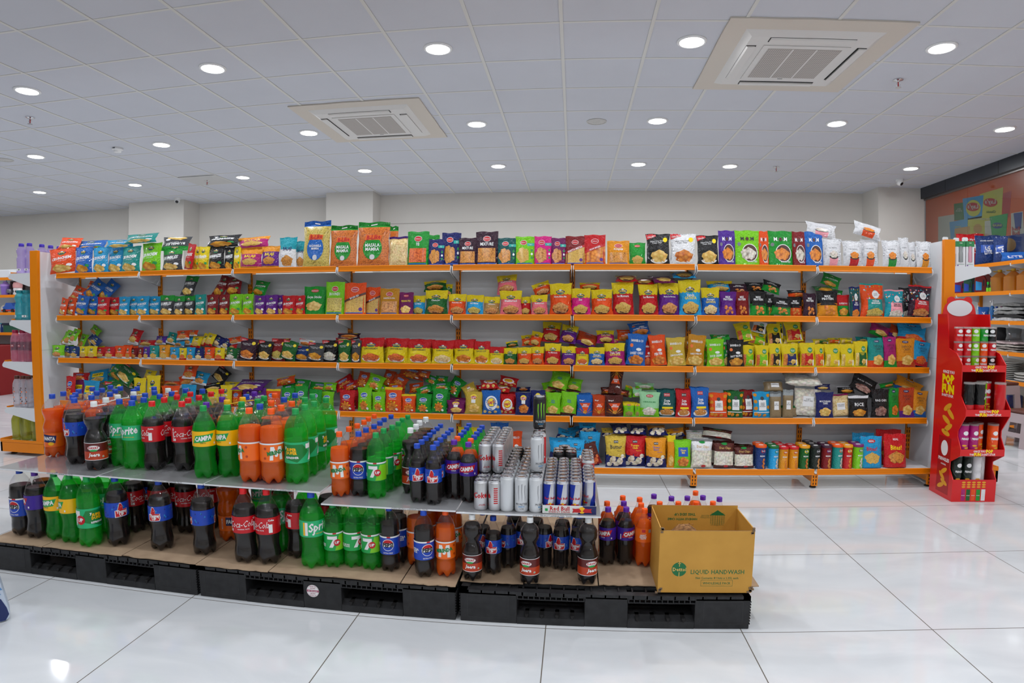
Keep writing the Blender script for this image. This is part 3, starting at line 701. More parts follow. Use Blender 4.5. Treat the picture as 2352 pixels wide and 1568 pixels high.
def hald(body, word, food, tab='t', shape='c', ink='w'):
    p = Pack('D', asp=1.3, th=0.36, seed=ord(body[0]) + len(word)); p.shell(cm(body)); p.rect(-0.97, 0.97, 0.93, 0.945, cm(body), 0.008)
    p.ell(-0.15 if shape == 'c' else 0, 0.78, 0.36, 0.085, INK['w'], 0.006, seg=16, rings=2); p.ell(-0.15 if shape == 'c' else 0, 0.78, 0.33, 0.075, INK['r'], 0.008, seg=16, rings=2)
    p.text("Haldiram's", -0.15 if shape == 'c' else 0, 0.78, 0.52, INK['w'], 0.01, 0.2, off=0.013)
    if shape == 'c':
        p.rect(0.25, 0.98, 0.66, 0.76, INK[tab], 0.006); p.text(word, 0.6, 0.71, 0.6, INK['w'], 0.01, hmax=0.14)
        p.ell(-0.2, 0.33, 0.66, 0.27, food_mat(food), 0.008)
        for k in range(3): p.ell(0.74, 0.5 - k * 0.13, 0.11, 0.045, INK['g' if k != 1 else 'w'], 0.008, seg=10, rings=1)
    elif shape == 'd':
        p.patch([(-1,.05),(1,.05),(1,.62),(-1,.36)], food_mat(food), 0.006); p.patch([(-1,.37),(1,.63),(1,.70),(-1,.44)], INK[tab], 0.010)
        p.text(word, 0, 0.535, 1.6, INK[ink], 0.02, 0, 0.32, off=0.016, sy=1.3, hmax=0.22); p.ell(0.6, 0.15, 0.17, 0.06, INK['p'], 0.012, seg=12, rings=1)
    else:
        p.text(word, 0, 0.62, 1.2, INK[ink], 0.02, sy=1.2, hmax=0.26); p.rect(-0.8, 0.8, 0.08, 0.50, food_mat(food), 0.006)
    p.rect(-0.8, 0.8, 0.015, 0.05, INK['b'], 0.012); return p
def mom(body, food):
    p = Pack('D', asp=1.32, th=0.30, seed=ord(body[0])); p.shell(cm(body)); p.text('M.O.M', 0, 0.76, 1.1, INK['k' if body == 'lg' else 'w'], 0.02, off=0.012); p.ell(0, 0.755, 0.13, 0.055, INK['m'], 0.013, seg=14, rings=2)
    p.ell(0.18, 0.35, 0.66, 0.26, INK['w'], 0.006); p.ell(0.18, 0.35, 0.60, 0.24, INK['m'], 0.009); p.ell(0.05, 0.32, 0.62, 0.17, food_mat(food), 0.013)
    p.ell(-0.68, 0.60, 0.15, 0.055, INK['e'], 0.007, seg=12, rings=1); p.text('ROASTED', 0.35, 0.1, 0.8, INK['w'], 0.01); return p
def maxp(body, low=None, word='MAX\nPROTEIN'):
    p = Pack('P', asp=1.28, seed=ord(body[0])); p.shell(cm(low or body), cm('bk') if low else cm(body), 0.5)
    if low: p.patch([(-1,.42),(1,.42),(.3,.53),(-.6,.53)], cm('bk'), 0.005)
    p.text(word, -0.05, 0.72, 1.25, INK['w'], 0.03, sy=1.1, hmax=0.5)
    for x, y, r in [(-.3,.34,.24),(.25,.28,.26),(-.1,.14,.28),(.5,.14,.18)]: p.ell(x, y, r, r * 0.42, food_mat('ochip'), 0.009, seg=5, rings=1)
    return p
def chedda(body, food='chip', ink='w'):
    p = Pack('P', asp=1.15, th=0.42, seed=ord(body[0]) + 3); p.shell(cm(body)); p.patch([(-1,.80),(-.15,.92),(-.2,.985),(-1,.985)], INK['r'], 0.005); p.text("Chheda's", -0.6, 0.9, 0.6, INK['w'], 0.01, 0.2, 0.1)
    p.text('Salted Criss Cross\nPotato Chips', -0.1, 0.72, 1.2, INK['k' if body == 'wh' else 'w'], 0.005, 0, 0.06); p.ell(0.62, 0.8, 0.2, 0.08, INK['y'], 0.006, seg=12, rings=1)
    p.ell(0.05, 0.16, 0.74, 0.12, INK['w'], 0.006, a0=PI, a1=2*PI); p.ell(0.05, 0.26, 0.72, 0.19, food_mat(food), 0.010); return p
def banner(body, word, food='chip'):
    p = Pack('P', asp=1.55, th=0.42, seed=ord(body[0]) + 9); p.shell(cm(body)); p.text('BANNER & CO', 0, 0.78, 1.3, INK['w'], 0.03, sy=1.7, hmax=0.3); p.ell(-0.6, 0.62, 0.18, 0.06, INK['o'], 0.006, seg=14, rings=1)
    p.ell(0.2, 0.5, 0.3, 0.05, INK['w'], 0.005, seg=8, rings=1); p.text(word, 0, 0.38, 1.4, INK['w'], 0.03, 0, 0.08, sy=1.5, hmax=0.28); p.ell(0, 0.16, 0.8, 0.15, food_mat(food), 0.008); return p
def beyond(low, word='Beyond\nSnack', base='ye', food='red'):
    p = Pack('P', asp=1.5, th=0.36, seed=ord(low[0]) + 2); p.shell(cm(base)); p.ell(0.32, 0.70, 0.34, 0.115, INK['g'], 0.007, seg=18, rings=2); p.text(word, 0.32, 0.70, 0.5, INK['w'], 0.02)
    p.rect(-0.5, 0.75, 0.06, 0.56, cm(low), 0.006); p.text('BANANA\nCHIPS', 0.1, 0.50, 0.7, INK['y'], 0.02, off=0.012, hmax=0.25); p.rect(-0.86, -0.4, 0.06, 0.55, food_mat(food), 0.009); p.ell(0.3, 0.22, 0.32, 0.10, food_mat('chip'), 0.012, seg=14, rings=2)
    p.rect(0.62, 0.8, 0.05, 0.3, INK['w'], 0.012); return p
def tapi(body, foot, food='chip', ink='k'):
    p = Pack('P', asp=1.4, th=0.4, seed=ord(body[0]) + 4); p.shell(cm(body), None, 1.1, cm(foot), 0.22); p.ell(0, 0.88, 0.34, 0.05, INK['n'], 0.007, seg=12, rings=2); p.text('DORA', 0, 0.88, 0.4, INK['w'], 0.03)
    p.text('TAPIOCA\nCRISPS', 0.1, 0.66, 1.15, INK[ink], 0.0, sy=1.25, hmax=0.5); p.text('Tangy Tomato Flavour', 0.1, 0.52, 0.9, INK[ink], 0.0); p.ell(0.1, 0.24, 0.62, 0.17, food_mat(food), 0.009); return p
def kurk(body, foot=None):
    p = Pack('P', asp=1.45, th=0.42, seed=ord(body[0]) + 5); p.shell(cm(body), cm('ye') if body in ('or_',) else None, 0.9); p.ell(0, 0.68, 0.5, 0.11, INK['w'], 0.006, seg=18, rings=2); p.ell(0, 0.68, 0.46, 0.095, INK['b'], 0.008, seg=18, rings=2)
    p.text('Kurkure', 0, 0.68, 0.85, INK['w'], 0.03, 0.3, 0.1, sy=1.3); p.text('MASALA MUNCH', 0, 0.53, 0.9, INK['w'], 0.02); p.ell(0, 0.24, 0.5, 0.18, food_mat('ochip'), 0.008)
    for k in range(8):
        a = k * PI / 4 + .2; x, y = 0.56 * math.cos(a), 0.24 + 0.2 * math.sin(a); p.ell(x, y, 0.09, 0.03, INK['y'], 0.007, seg=6, rings=1)
    p.ell(0.5, 0.12, 0.15, 0.055, INK['w'], 0.012, seg=12, rings=1); return p
def lays(body, plate='w', food='chip', disc=False):
    p = Pack('P', asp=1.42, th=0.45, seed=ord(body[0]) + 6); p.shell(cm(body))
    if disc:
        p.ell(0, 0.47, 0.68, 0.30, INK['w'], 0.006); p.ell(0, 0.5, 0.5, 0.2, INK['b' if body == 'bl' else 'r'], 0.008); p.ell(0, 0.5, 0.44, 0.17, INK['y'], 0.010, seg=18, rings=2)
        p.text("Lay's", 0, 0.5, 0.72, INK['r'], 0.05, 0.2, 0.1, sy=1.3, off=0.016)
        for x, y in [(-.7,.12),(-.2,.08),(.4,.1),(.72,.3)]: p.ell(x, y, 0.18, 0.06, food_mat(food), 0.010, seg=12, rings=1)
    else:
        p.ell(0, 0.76, 0.40, 0.13, INK['y'], 0.006, seg=18, rings=2); p.ell(0, 0.745, 0.36, 0.075, INK['r'], 0.009, seg=16, rings=2); p.text("Lay's", 0, 0.745, 0.55, INK['w'], 0.04, 0.2, 0.08, sy=1.3)
        p.rect(-0.25, 0.25, 0.5, 0.66, INK['w'], 0.007); p.ell(0.05, 0.28, 0.62, 0.2, food_mat(food), 0.010)
    return p
def act2(body, word, low='na', food='pop', ink='k'):
    p = Pack('P', asp=1.45, th=0.48, seed=ord(body[0]) + 7); p.shell(cm(low), cm(body), 0.42); p.patch([(-1,.40),(1,.30),(1,.44),(-1,.62)], cm(body), 0.004); p.rect(-0.22, 0.22, 0.78, 0.86, INK['k'], 0.006); p.text('ACT II', 0, 0.82, 0.36, INK['w'], 0.03)
    p.text(word, 0, 0.66, 1.2, INK[ink], 0.01, sy=1.1, hmax=0.42); p.text('Popcorn', 0.35, 0.53, 0.5, INK[ink], 0.0)
    for x, y, r in [(-.35,.26,.34),(.35,.2,.36),(0,.1,.3),(-.65,.1,.25),(.65,.36,.22)]: p.ell(x, y, r, r * 0.34, food_mat(food), 0.009, seg=7, rings=2)
    return p
def soya(body):
    p = Pack('P', asp=1.4, th=0.42, seed=ord(body[0]) + 8); p.shell(cm(body)); p.rect(-0.3, 0.3, 0.76, 0.88, INK['r' if body != 'rd' else 'm'], 0.006); p.text('Jabsons', 0, 0.82, 0.52, INK['w'], 0.02); p.text('Soya\nSticks', 0, 0.55, 1.1, INK['w'], 0.03, 0.1, sy=1.15, hmax=0.6)
    p.rect(-0.5, 0.62, 0.30, 0.37, INK['y'], 0.006); p.ell(0, 0.14, 0.78, 0.12, INK['w'], 0.007); p.ell(0, 0.18, 0.68, 0.12, food_mat('mix'), 0.010); return p
def sweetp(body):
    p = Pack('P', asp=1.42, th=0.4, seed=ord(body[0]) + 10); p.shell(cm(body))
    for x, y in [(-.75,.88),(-.78,.62),(-.75,.36),(-.3,.1),(.3,.08),(.75,.4),(.75,.85),(-.7,.14)]: p.ell(x, y, 0.2, 0.07, cm('am'), 0.006, seg=12, rings=1)
    p.rect(-0.42, 0.48, 0.28, 0.68, INK['w'], 0.008); p.ell(0.02, 0.74, 0.22, 0.075, INK['k'], 0.010, seg=14, rings=2); p.text('CRISPY\nSWEET\nPOTATO', 0.03, 0.49, 0.74, INK['k'], 0.01, off=0.014, sy=1.1, hmax=0.5); p.rect(-0.9, 0.9, 0.19, 0.22, INK['w'], 0.007); return p
def makh(body, pat, word, food='wball', ink='w'):
    p = Pack('P', asp=1.35, th=0.4, seed=ord(body[0]) + 11); p.shell(cm(pat), cm(body), 0.95); rr = random.Random(len(word))
    for k in range(26):
        x, y = rr.uniform(-.9, .9), rr.uniform(.5, .93); p.ell(x, y, 0.07, 0.025, cm(rr.choice(['am','wh','tq','pk'])) if pat != 'bk' else INK['s'], 0.005, seg=7, rings=1)
    p.rect(-0.55, 0.85, 0.03, 0.52, cm(body), 0.006); p.ell(0.2, 0.66, 0.32, 0.12, INK['w'], 0.009, seg=20, rings=2); p.text('Nutty\nGritties', 0.2, 0.66, 0.42, INK['k'], 0.0, 0.3, 0.2)
    p.text(word, 0.15, 0.43, 1.05, INK[ink], 0.02, sy=1.1, hmax=0.3, off=0.013); p.ell(0.1, 0.12, 0.72, 0.13, food_mat(food), 0.012); return p
def mrm(col, food='ball'):
    """white makhana bag with line drawing print, coloured foot"""
    p = Pack('P', asp=1.3, th=0.42, seed=ord(col[0]) + 12); p.shell(film_mat('white_matte', (0.70, 0.70, 0.72), 0.35)); rr = random.Random(5)
    for k in range(34):
        x = rr.choice([rr.uniform(-.95, -.55), rr.uniform(.55, .95)]); y = rr.uniform(.1, .95); p.rect(x - .06, x + .06, y, y + .008, INK['e'], 0.004)
    p.text('MR. MAKHANA', 0, 0.66, 0.85, INK['e'], 0.0, sy=1.3); p.ell(0, 0.36, 0.5, 0.11, INK['k'], 0.007, a0=PI, a1=2*PI); p.patch([(-.4,.03),(.4,.03),(.48,.30),(-.48,.30)], cm(col), 0.005); p.ell(0, 0.42, 0.44, 0.13, food_mat(food), 0.012); return p
def clear_bag(food, top, plate, word, asp=1.3, ink='w', tv=0.88, foot=None):
    p = Pack('B', asp=asp, th=0.42, seed=len(food) + 13); p.shell(food_mat(food), cm(top) if top else None, tv, cm(foot) if foot else None, 0.1 if foot else -1)
    if plate:
        p.ell(0, 0.40, 0.62, 0.26, cm(plate), 0.010); p.patch([(-.55,.58),(.55,.58),(.6,.68),(-.45,.70)], INK['o'], 0.012); p.text('B-Like', 0.05, 0.64, 0.95, INK['r'], 0.03, 0.25, 0.08, off=0.020); p.text(word, 0, 0.42, 0.95, INK['w'], 0.02, off=0.02, sy=1.1, hmax=0.5); p.ell(0, 0.2, 0.17, 0.06, INK['s'], 0.016, seg=14, rings=1)
        p.rect(-0.2, 0.2, 0.93, 0.95, INK['w'], 0.006)
    elif word:
        p.rect(-0.4, 0.45, 0.3, 0.62, INK['y' if top is None else 'w'], 0.012); p.text(word, 0.02, 0.50, 0.7, INK['k'], 0.0, off=0.018, hmax=0.3)
    return p
def plain(kind, body, word, food=None, ink='w', top=None, tv=0.8, asp=1.35, logo=None, foot=None, bv=0.2, fy=0.22, plate=None):
    p = Pack(kind, asp=asp, seed=len(word) + ord(body[0])); p.shell(cm(body), cm(top) if top else None, tv, cm(foot) if foot else None, bv if foot else -1)
    if logo: badge(p, 0.84, logo, 0.36, 0.06, 'r', 'w', False)
    if plate: p.rect(-0.6, 0.6, 0.42, 0.74, INK[plate], 0.006)
    if word: p.text(word, 0, 0.6, 1.3, INK[ink], 0.02, sy=1.15, hmax=0.42, off=0.012)
    if food: p.ell(0, fy, 0.68, 0.17, food_mat(food), 0.010)
    return p
def popup(food='pop', top='bk'):  # clear crisp bag with dark header
    p = Pack('B', asp=1.2, th=0.45, seed=21); p.shell(food_mat('crisp'), cm(top), 0.62, cm(top) if top == 'br' else None, 0.12)
    p.text('Diet Chips', 0, 0.74, 1.2, INK['d'], 0.01, 0.2, hmax=0.3); p.ell(0, 0.9, 0.3, 0.05, INK['g'], 0.006, seg=12, rings=1); p.ell(0.1, 0.08, 0.22, 0.05, INK['r'], 0.012, seg=12, rings=1); return p
def madangles(body, tri):
    p = Pack('P', asp=1.45, th=0.42, seed=ord(body[0]) + 14); p.shell(cm(body))
    for k in range(9):
        a = PI * k / 8; p.patch([(0,.1),(0.02,.1),(1.0*math.cos(a)+.08, .1+.36*math.sin(a)),(1.0*math.cos(a)-.08,.1+.36*math.sin(a))], cm(tri), 0.004)
    p.patch([(0.0,.18),(0.0,.18),(.75,.62),(-.75,.62)], cm('or_'), 0.008); p.text('MAD\nANGLES', 0, 0.5, 0.9, INK['w'], 0.03, off=0.014, hmax=0.5); p.text('Bingo!', -0.4, 0.74, 0.6, INK['w'], 0.03); p.ell(0, 0.2, 0.3, 0.09, food_mat('nacho'), 0.012, seg=5, rings=1); return p

# design table: key -> (look in words, kind name, builder)
D = {
 'cro': ('orange chip bag with white lettering', lambda: crunch('or_', 'CRUNCHEM', 'chip')), 'cbl': ('blue nacho bag', lambda: crunch('bl', 'CRUNCHEM')),
 'crx': ('light blue wafer bag', lambda: crunch('lb', 'CRUNCHEX', 'chip')), 'cte': ('teal chip bag', lambda: crunch('te', 'CRUNCHEM', 'chip')), 'clg': ('lime green nacho bag', lambda: crunch('lg', 'CRUNCHEM')),
 'crm': ('dark grey and green ridged chip bag', lambda: crunch('gy', 'RUMBLES', 'chip', 'gr', tv=0.72)), 'crd': ('red wafer bag', lambda: crunch('rd', 'CRUNCHEX')), 'cmr': ('brick red nacho bag', lambda: crunch('mr', 'CRUNCHEM')),
 'cpu': ('purple nacho bag', lambda: crunch('pu', 'CRUNCHEM', 'chip')), 'cgr': ('green nacho bag', lambda: crunch('gr', 'CRUNCHEM')), 'wam': ('black maize snack bag', lambda: crunch('bk', 'WAMAIZE')), 'wye': ('yellow maize snack bag', lambda: crunch('ye', 'Wamaize', 'nacho')),
 'sev': ('magenta and orange sev bag', lambda: plain('P', 'mg', 'BALAJI', 'sev', 'y', 'am', 0.74, 1.15, foot='am', bv=.1, fy=.33)), 'sep': ('purple and orange mixture bag', lambda: plain('P', 'pu', 'BALAJI', 'mix', 'y', 'am', 0.74, 1.15, foot='am', bv=.1, fy=.33)),
 'pmr': ('white and turquoise mixture bag', lambda: plain('P', 'wh', 'BALAJI', 'mix', 'n', 'tq', 0.6)),
 'bl1': ('big clear puffed rice bag with blue header', lambda: clear_bag('mamra', 'bl', 'bl', 'VAGHARELA\nMAMRA', 1.34)), 'bl2': ('big clear orange puffed rice bag, green header', lambda: clear_bag('mamrao', 'gr', 'gr', 'MASALA\nMAMRA', 1.34)),
 'puf': ('clear bag of pale puffs with lilac edge', lambda: clear_bag('puff', 'vi', None, '', 1.3, tv=.93)),
 'hbp': ('lime and green bhel puri pouch', lambda: hald('gr', 'BHEL\nPURI', 'red', 'y', 'b')), 'hna': ('navy mixture pouch', lambda: hald('na', 'All In\nOne', 'mix')), 'hbr': ('dark brown mixture pouch', lambda: hald('pl', 'MIXTURE', 'mix', 't', 'b')),
 'hte': ('dark teal mixture pouch', lambda: hald('dt', 'Cashew\nMix', 'mix')), 'hlg': ('lime green navratan pouch', lambda: hald('lg', 'Navratan\nMix', 'sev')), 'hpk': ('hot pink mixture pouch', lambda: hald('hp', 'Dry Fruit\nMix', 'nut')), 'hmg': ('magenta and plum mixture pouch', lambda: hald('mp', 'Khatta\nMeetha', 'nut')),
 'hmr': ('maroon mixture pouch with slanted band', lambda: hald('mr', 'KHATTA MEETHA', 'sev', 'r', 'd')), 'hrd': ('red aloo bhujia pouch', lambda: hald('rd', 'ALOO BHUJIA', 'ochip', 'r', 'd')), 'hye': ('yellow peanut snack bag', lambda: hald('am', 'PUNJABI', 'mix', 'b', 'b')),
 'hgr': ('green snack bag with noodle picture', lambda: plain('P', 'gr', '', 'sev', logo="Haldiram's")), 'hso': ('green soya sticks pouch', lambda: plain('D', 'gr', 'Soya Sticks', 'chip', logo="Haldiram's", fy=.28)), 'hmo': ('olive green moong dal pouch', lambda: hald('lg', 'BOONDI', 'mamra', 'b', 'b')),
 'hor': ('orange bhujia pouch', lambda: hald('or_', 'BHUJIA SEV', 'sev', 'm', 'd')), 'hgo': ('golden dal pouch', lambda: hald('go', 'KHATPATA DAL', 'nut', 'b', 'b')), 'hma': ('maroon peanut pouch', lambda: plain('D', 'mp', 'PEANUTS', 'chip', 'y', logo="Haldiram's", asp=1.5)),
 'cbk': ('black criss cross chip bag', lambda: chedda('bk')), 'cwh': ('white criss cross chip bag', lambda: chedda('wh', 'ochip')),
 'mbl': ('blue flavoured makhana pouch', lambda: mom('vi', 'ball')), 'mlg': ('lime makhana pouch', lambda: mom('lg', 'wball')), 'mor': ('orange makhana pouch', lambda: mom('or_', 'ball')), 'mgr': ('green makhana pouch', lambda: mom('gr', 'ball')), 'mrd': ('crimson makhana pouch', lambda: mom('mr', 'wball')), 'mnb': ('royal blue makhana pouch', lambda: mom('bl', 'ball')),
 'wpk': ('white makhana bag with pink foot', lambda: mrm('lp', 'wball')), 'wrd': ('white makhana bag with red foot', lambda: mrm('rd')), 'wor': ('white makhana bag with orange foot', lambda: mrm('or_')), 'wgr': ('white makhana bag with green foot', lambda: mrm('gr')), 'wye_': ('white makhana bag with yellow foot', lambda: mrm('am')), 'wwh': ('white makhana bag turned back side out', lambda: mrm('wh', 'wball')),
 'gcg': ('yellow and green chana jor bag', lambda: gopal('dg', 'Chana Jor', 'mix')), 'gor': ('yellow and orange mixture bag', lambda: gopal('or_', 'Khatta Mitha Mix', 'nut')), 'glb': ('yellow and sky blue moong bag', lambda: gopal('cy', 'Salt Matar', 'mamra')), 'gbe': ('yellow and beige sakkarpara bag', lambda: gopal('ta', 'Sakkarpara', 'nut')),
 'gpk': ('yellow and pink bhakharwadi bag', lambda: gopal('pk', 'Bhakharvadi', 'nut')), 'grd': ('yellow and red snack bag', lambda: gopal('rd', 'Sev', 'sev')), 'gmg': ('yellow and rose sev bag', lambda: gopal('hp', 'Sev', 'sev')), 'gny': ('yellow and orange nylon sev bag', lambda: gopal('or_', 'Nylon Sev', 'sev')),
 'gsm': ('yellow and scarlet sev murmura bag', lambda: gopal('rd', 'Sev Murmura', 'sev')), 'gpu': ('yellow and purple masala murmura bag', lambda: gopal('pu', 'Masala Sev Murmura', 'nut')), 'gva': ('yellow and bright blue gathiya bag', lambda: gopal('cy', 'Vanela/GATHIYA', 'sev')), 'gbh': ('yellow and deep blue gathiya bag', lambda: gopal('bl', 'Bhavnagari/GATHIYA', 'puff')),
 'gmt': ('yellow and magenta gathiya bag', lambda: gopal('mg', 'Tum Tum/GATHIYA', 'sev')), 'gch': ('yellow bag with red top and snack curls', lambda: gopal('ye', 'CHOWKADI', 'red', 'rd', 'k')), 'gpo': ('yellow bag with red top and pale rings', lambda: gopal('ye', 'PLAIN PONGA', 'puff', 'rd', 'k')), 'gcu': ('yellow bag with red top and orange cups', lambda: gopal('ye', 'NACHO CUP', 'ochip', 'rd', 'k')),
 'xpu': ('purple protein chip bag', lambda: maxp('pu')), 'xrd': ('red protein chip bag', lambda: maxp('mr')), 'xgr': ('black and green protein chip bag', lambda: maxp('bk', 'gr')), 'xor': ('black and orange protein chip bag', lambda: maxp('bk', 'or_')), 'xye': ('black and yellow protein chip bag', lambda: maxp('bk', 'am')), 'xmr': ('dark maroon protein chip bag', lambda: maxp('pl')), 'xbk': ('black protein chip bag', lambda: maxp('bk')),
 'sup': ('red and green millet snack bag', lambda: plain('P', 'gr', 'SUPERYOU', 'nacho', 'w', 'rd', 0.5)),
 'nte': ('navy patterned cheese makhana bag', lambda: makh('na', 'dt', 'CHEESE\nMAKHANA', 'ball')), 'npu': ('turquoise and orange mint makhana bag', lambda: makh('te', 'or_', 'PUDINA\nMAKHANA', 'mamra')), 'npk': ('pink and sky blue salted makhana bag', lambda: makh('lp', 'tq', 'PINK SALT\nMAKHANA', 'crisp', 'k')), 'nbk': ('black speckled makhana bag', lambda: makh('bk', 'gy', 'BLACK SALT\nMAKHANA')), 'npr': ('crimson paisley makhana bag', lambda: makh('rd', 'pl', 'PERI PERI\nMAKHANA', 'nut')),
 's_g': ('small green chana bag', lambda: sorts('lg', 'nut')), 's_b': ('small steel blue sev bag', lambda: sorts('db', 'sev')), 's_y': ('small yellow namkeen bag', lambda: sorts('ye', 'sev', foot='rd')), 's_r': ('small red ratlami sev bag', lambda: sorts('rd', 'sev')), 's_o': ('small orange namkeen bag', lambda: sorts('or_', 'mix')), 's_m': ('small maroon namkeen bag', lambda: sorts('mr', 'mix')),
 's_p': ('small purple namkeen bag', lambda: sorts('vi', 'sev')), 's_t': ('small mint green namkeen bag', lambda: sorts('te', 'sev')), 's_a': ('small amber namkeen bag', lambda: sorts('am', 'sev')), 's_n': ('small navy namkeen bag', lambda: sorts('na', 'puff')), 's_c': ('small sky blue mixture bag', lambda: sorts('lb', 'mix')), 's_l': ('small yellow and red peanut bag', lambda: sorts('ye', 'red', foot='rd')), 's_s': ('small green masala bag', lambda: sorts('dg', 'wball', logo='REAL')),
 'cpl': ('dark purple soya chip bag', lambda: chedda('pl', 'ochip')), 'cdr': ('maroon snack bag with pale foot', lambda: chedda('mr', 'mamra')), 'cdg': ('dark green methi chip bag', lambda: chedda('dg', 'chip')), 'cdb': ('dark blue snack bag with pale foot', lambda: chedda('db', 'nacho')), 'cgy': ('dark grey snack bag with pale foot', lambda: chedda('gy', 'nacho')), 'cbw': ('black bag with white foot', lambda: chedda('bk', 'crisp')),
 'bbl': ('tall blue sweet chilli crisp bag', lambda: banner('bl', 'SWEET CHILLI', 'ochip')), 'brd': ('tall red tomato crisp bag', lambda: banner('rd', 'TOMATO SALSA', 'red')), 'bor': ('tall orange peri peri crisp bag', lambda: banner('or_', 'PERI PERI', 'ochip')), 'bye': ('tall yellow lemon crisp bag', lambda: banner('ob', 'LEMON & PEPPER')), 'bgo': ('tall gold garlic crisp bag', lambda: banner('go', 'GARLIC OVERLOAD')), 'blg': ('tall lime cream and onion crisp bag', lambda: banner('lg', 'SOUR CREAM')), 'bgr': ('tall green jalapeno crisp bag', lambda: banner('gr', 'JALAPENO')), 'bbk': ('tall black truffle crisp bag', lambda: banner('bk', 'HOT TRUFFLE', 'nacho')),
 'ylg': ('yellow banana chip bag with lime panel', lambda: beyond('lg')), 'ybk': ('yellow banana chip bag with black panel', lambda: beyond('bk', food='ochip')), 'yna': ('yellow banana chip bag with navy panel', lambda: beyond('na', food='ochip')), 'yrd': ('yellow banana chip bag with red panel', lambda: beyond('rd')), 'yor': ('yellow banana chip bag with orange panel', lambda: beyond('or_')), 'yye': ('plain yellow banana chip bag', lambda: beyond('ye', food='chip')), 'ygr': ('yellow and green banana chip bag', lambda: beyond('dg', food='chip')), 'bkw': ('black and white banana chip bag', lambda: beyond('bk', base='wh')),
 'tte': ('turquoise tapioca crisp bag', lambda: tapi('te', 'or_')), 'tpk': ('orchid pink tapioca crisp bag', lambda: tapi('mg', 'gr')), 'tor': ('amber tapioca crisp bag', lambda: tapi('am', 'do_')), 'tbl': ('sky blue tapioca crisp bag', lambda: tapi('lb', 'rd', 'red')), 'tgr': ('green tomato tapioca crisp bag', lambda: tapi('gr', 'gr', 'ochip')), 'trd': ('red tapioca crisp bag', lambda: tapi('do_', 'pu')), 'tye': ('yellow and blue tapioca crisp bag', lambda: tapi('am', 'bl')),
 'krd': ('red corn puff bag', lambda: kurk('rd')), 'klg': ('lime corn puff bag', lambda: kurk('lg')), 'kor': ('orange corn puff bag', lambda: kurk('or_')), 'kgr': ('green corn puff bag', lambda: kurk('gr')), 'krw': ('red and white corn puff bag', lambda: kurk('do_')),
 'lmg': ('small magenta chip bag', lambda: lays('mp')), 'lye': ('yellow chip bag hanging over the rail', lambda: lays('ob')), 'lbl': ('blue and white chip bag with round emblem', lambda: lays('bl', disc=True)), 'lrd': ('red and white chip bag with round emblem', lambda: lays('rd', disc=True)), 'lna': ('navy chip bag', lambda: lays('na', food='ochip')),
 'unc': ('lime potato chip bag with blue lettering', lambda: plain('P', 'lg', 'Uncle\nChipps', 'chip', 'b', plate=None, foot='br', bv=.08, fy=.25)),
 'dbl': ('blue triangle snack bag', lambda: madangles('bl', 'or_')), 'dor': ('orange triangle snack bag', lambda: madangles('do_', 'am')), 'dbr': ('brown and yellow striped triangle snack bag', lambda: madangles('br', 'am')),
 'gpe': ('small lime green peas bag', lambda: plain('P', 'lg', 'GREEN\nPEAS', 'leaf', 'g', 'ye', 0.8, logo='Jabsons')), 'sab': ('pale green sabudana mix bag', lambda: plain('P', 'pg', 'SABUDANA MIX', 'crisp', 'g', logo='Jabsons', foot='lg', bv=.35)),
 'ste': ('teal soya sticks bag', lambda: soya('dt')), 'srd': ('red soya sticks bag', lambda: soya('rd')), 'sbl': ('blue soya sticks bag', lambda: soya('bl')),
 'por': ('orange sweet potato crisp bag', lambda: sweetp('or_')), 'pgr': ('green sweet potato crisp bag', lambda: sweetp('dg')), 'prd': ('crimson sweet potato crisp bag', lambda: sweetp('mr')), 'pbl': ('blue sweet potato crisp bag', lambda: sweetp('lb')),
 'sil': ('silver clear diet mixture pouch', lambda: clear_bag('crisp', 'si', None, 'DIET\nMIXTURE', 1.35, tv=.85)), 'olv': ('dim olive diet mixture pouch', lambda: clear_bag('seed', 'si', None, 'DIET\nMIXTURE', 1.3, tv=.8)), 'sed': ('low clear bag of brown seeds', lambda: clear_bag('seed', 'dg', None, '', 0.7, tv=.8)),
 'rna': ('navy multigrain chip bag', lambda: plain('P', 'na', 'MULTIGRAIN\nCHIPS', 'chip', 'w')), 'nac': ('clear nachni chivda bag with yellow plate', lambda: clear_bag('puff', 'mg', None, 'NACHNI\nCHIVDA', 1.2, tv=.93)), 'rwh': ('black and white ragi crisp bag', lambda: plain('P', 'bk', 'RICE', 'nacho', 'w', 'wh', .88)), 'rbk': ('black ragi chip bag', lambda: plain('P', 'bk', 'RAGI CHIPS', 'brown', 'w')),
 'abl': ('blue salted popcorn bag', lambda: act2('cy', 'Salted', ink='k')), 'aye': ('yellow butter popcorn bag', lambda: act2('ob', 'Butter')), 'ard': ('red tomato chilli popcorn bag', lambda: act2('rd', 'Tomato\nChilli', ink='y')), 'aor': ('orange cheese burst popcorn bag', lambda: act2('am', 'Cheese\nBurst', ink='b')), 'abr': ('brown hot and spicy popcorn bag', lambda: act2('br', 'Hot &\nSpicy', 'mr', 'red', 'o')),
 'ana': ('navy popcorn bag lying bottom outward', lambda: act2('na', 'ACT II')), 'ays': ('yellow cheese bag turned sideways', lambda: plain('P', 'am', '', 'chip', top='ye', asp=1.9)), 'che': ('lime cheese balls bag', lambda: plain('P', 'lg', 'Cheese\nBalls', 'ochip', 'y', plate='b')),
 'diw': ('clear diet chip bag with white header', lambda: popup(top='wh')), 'did': ('clear diet chip bag with dark header', lambda: popup(top='br')),
 'rbi': ('bright blue resealable bites pouch', lambda: plain('D', 'lb', 'Bites!', 'sev', 'r', logo='REAL', asp=1.5, fy=.3)), 'rre': ('brick red resealable bites pouch', lambda: plain('D', 'rd', 'Bites!', 'mix', 'y', logo='REAL', asp=1.35, fy=.3)),
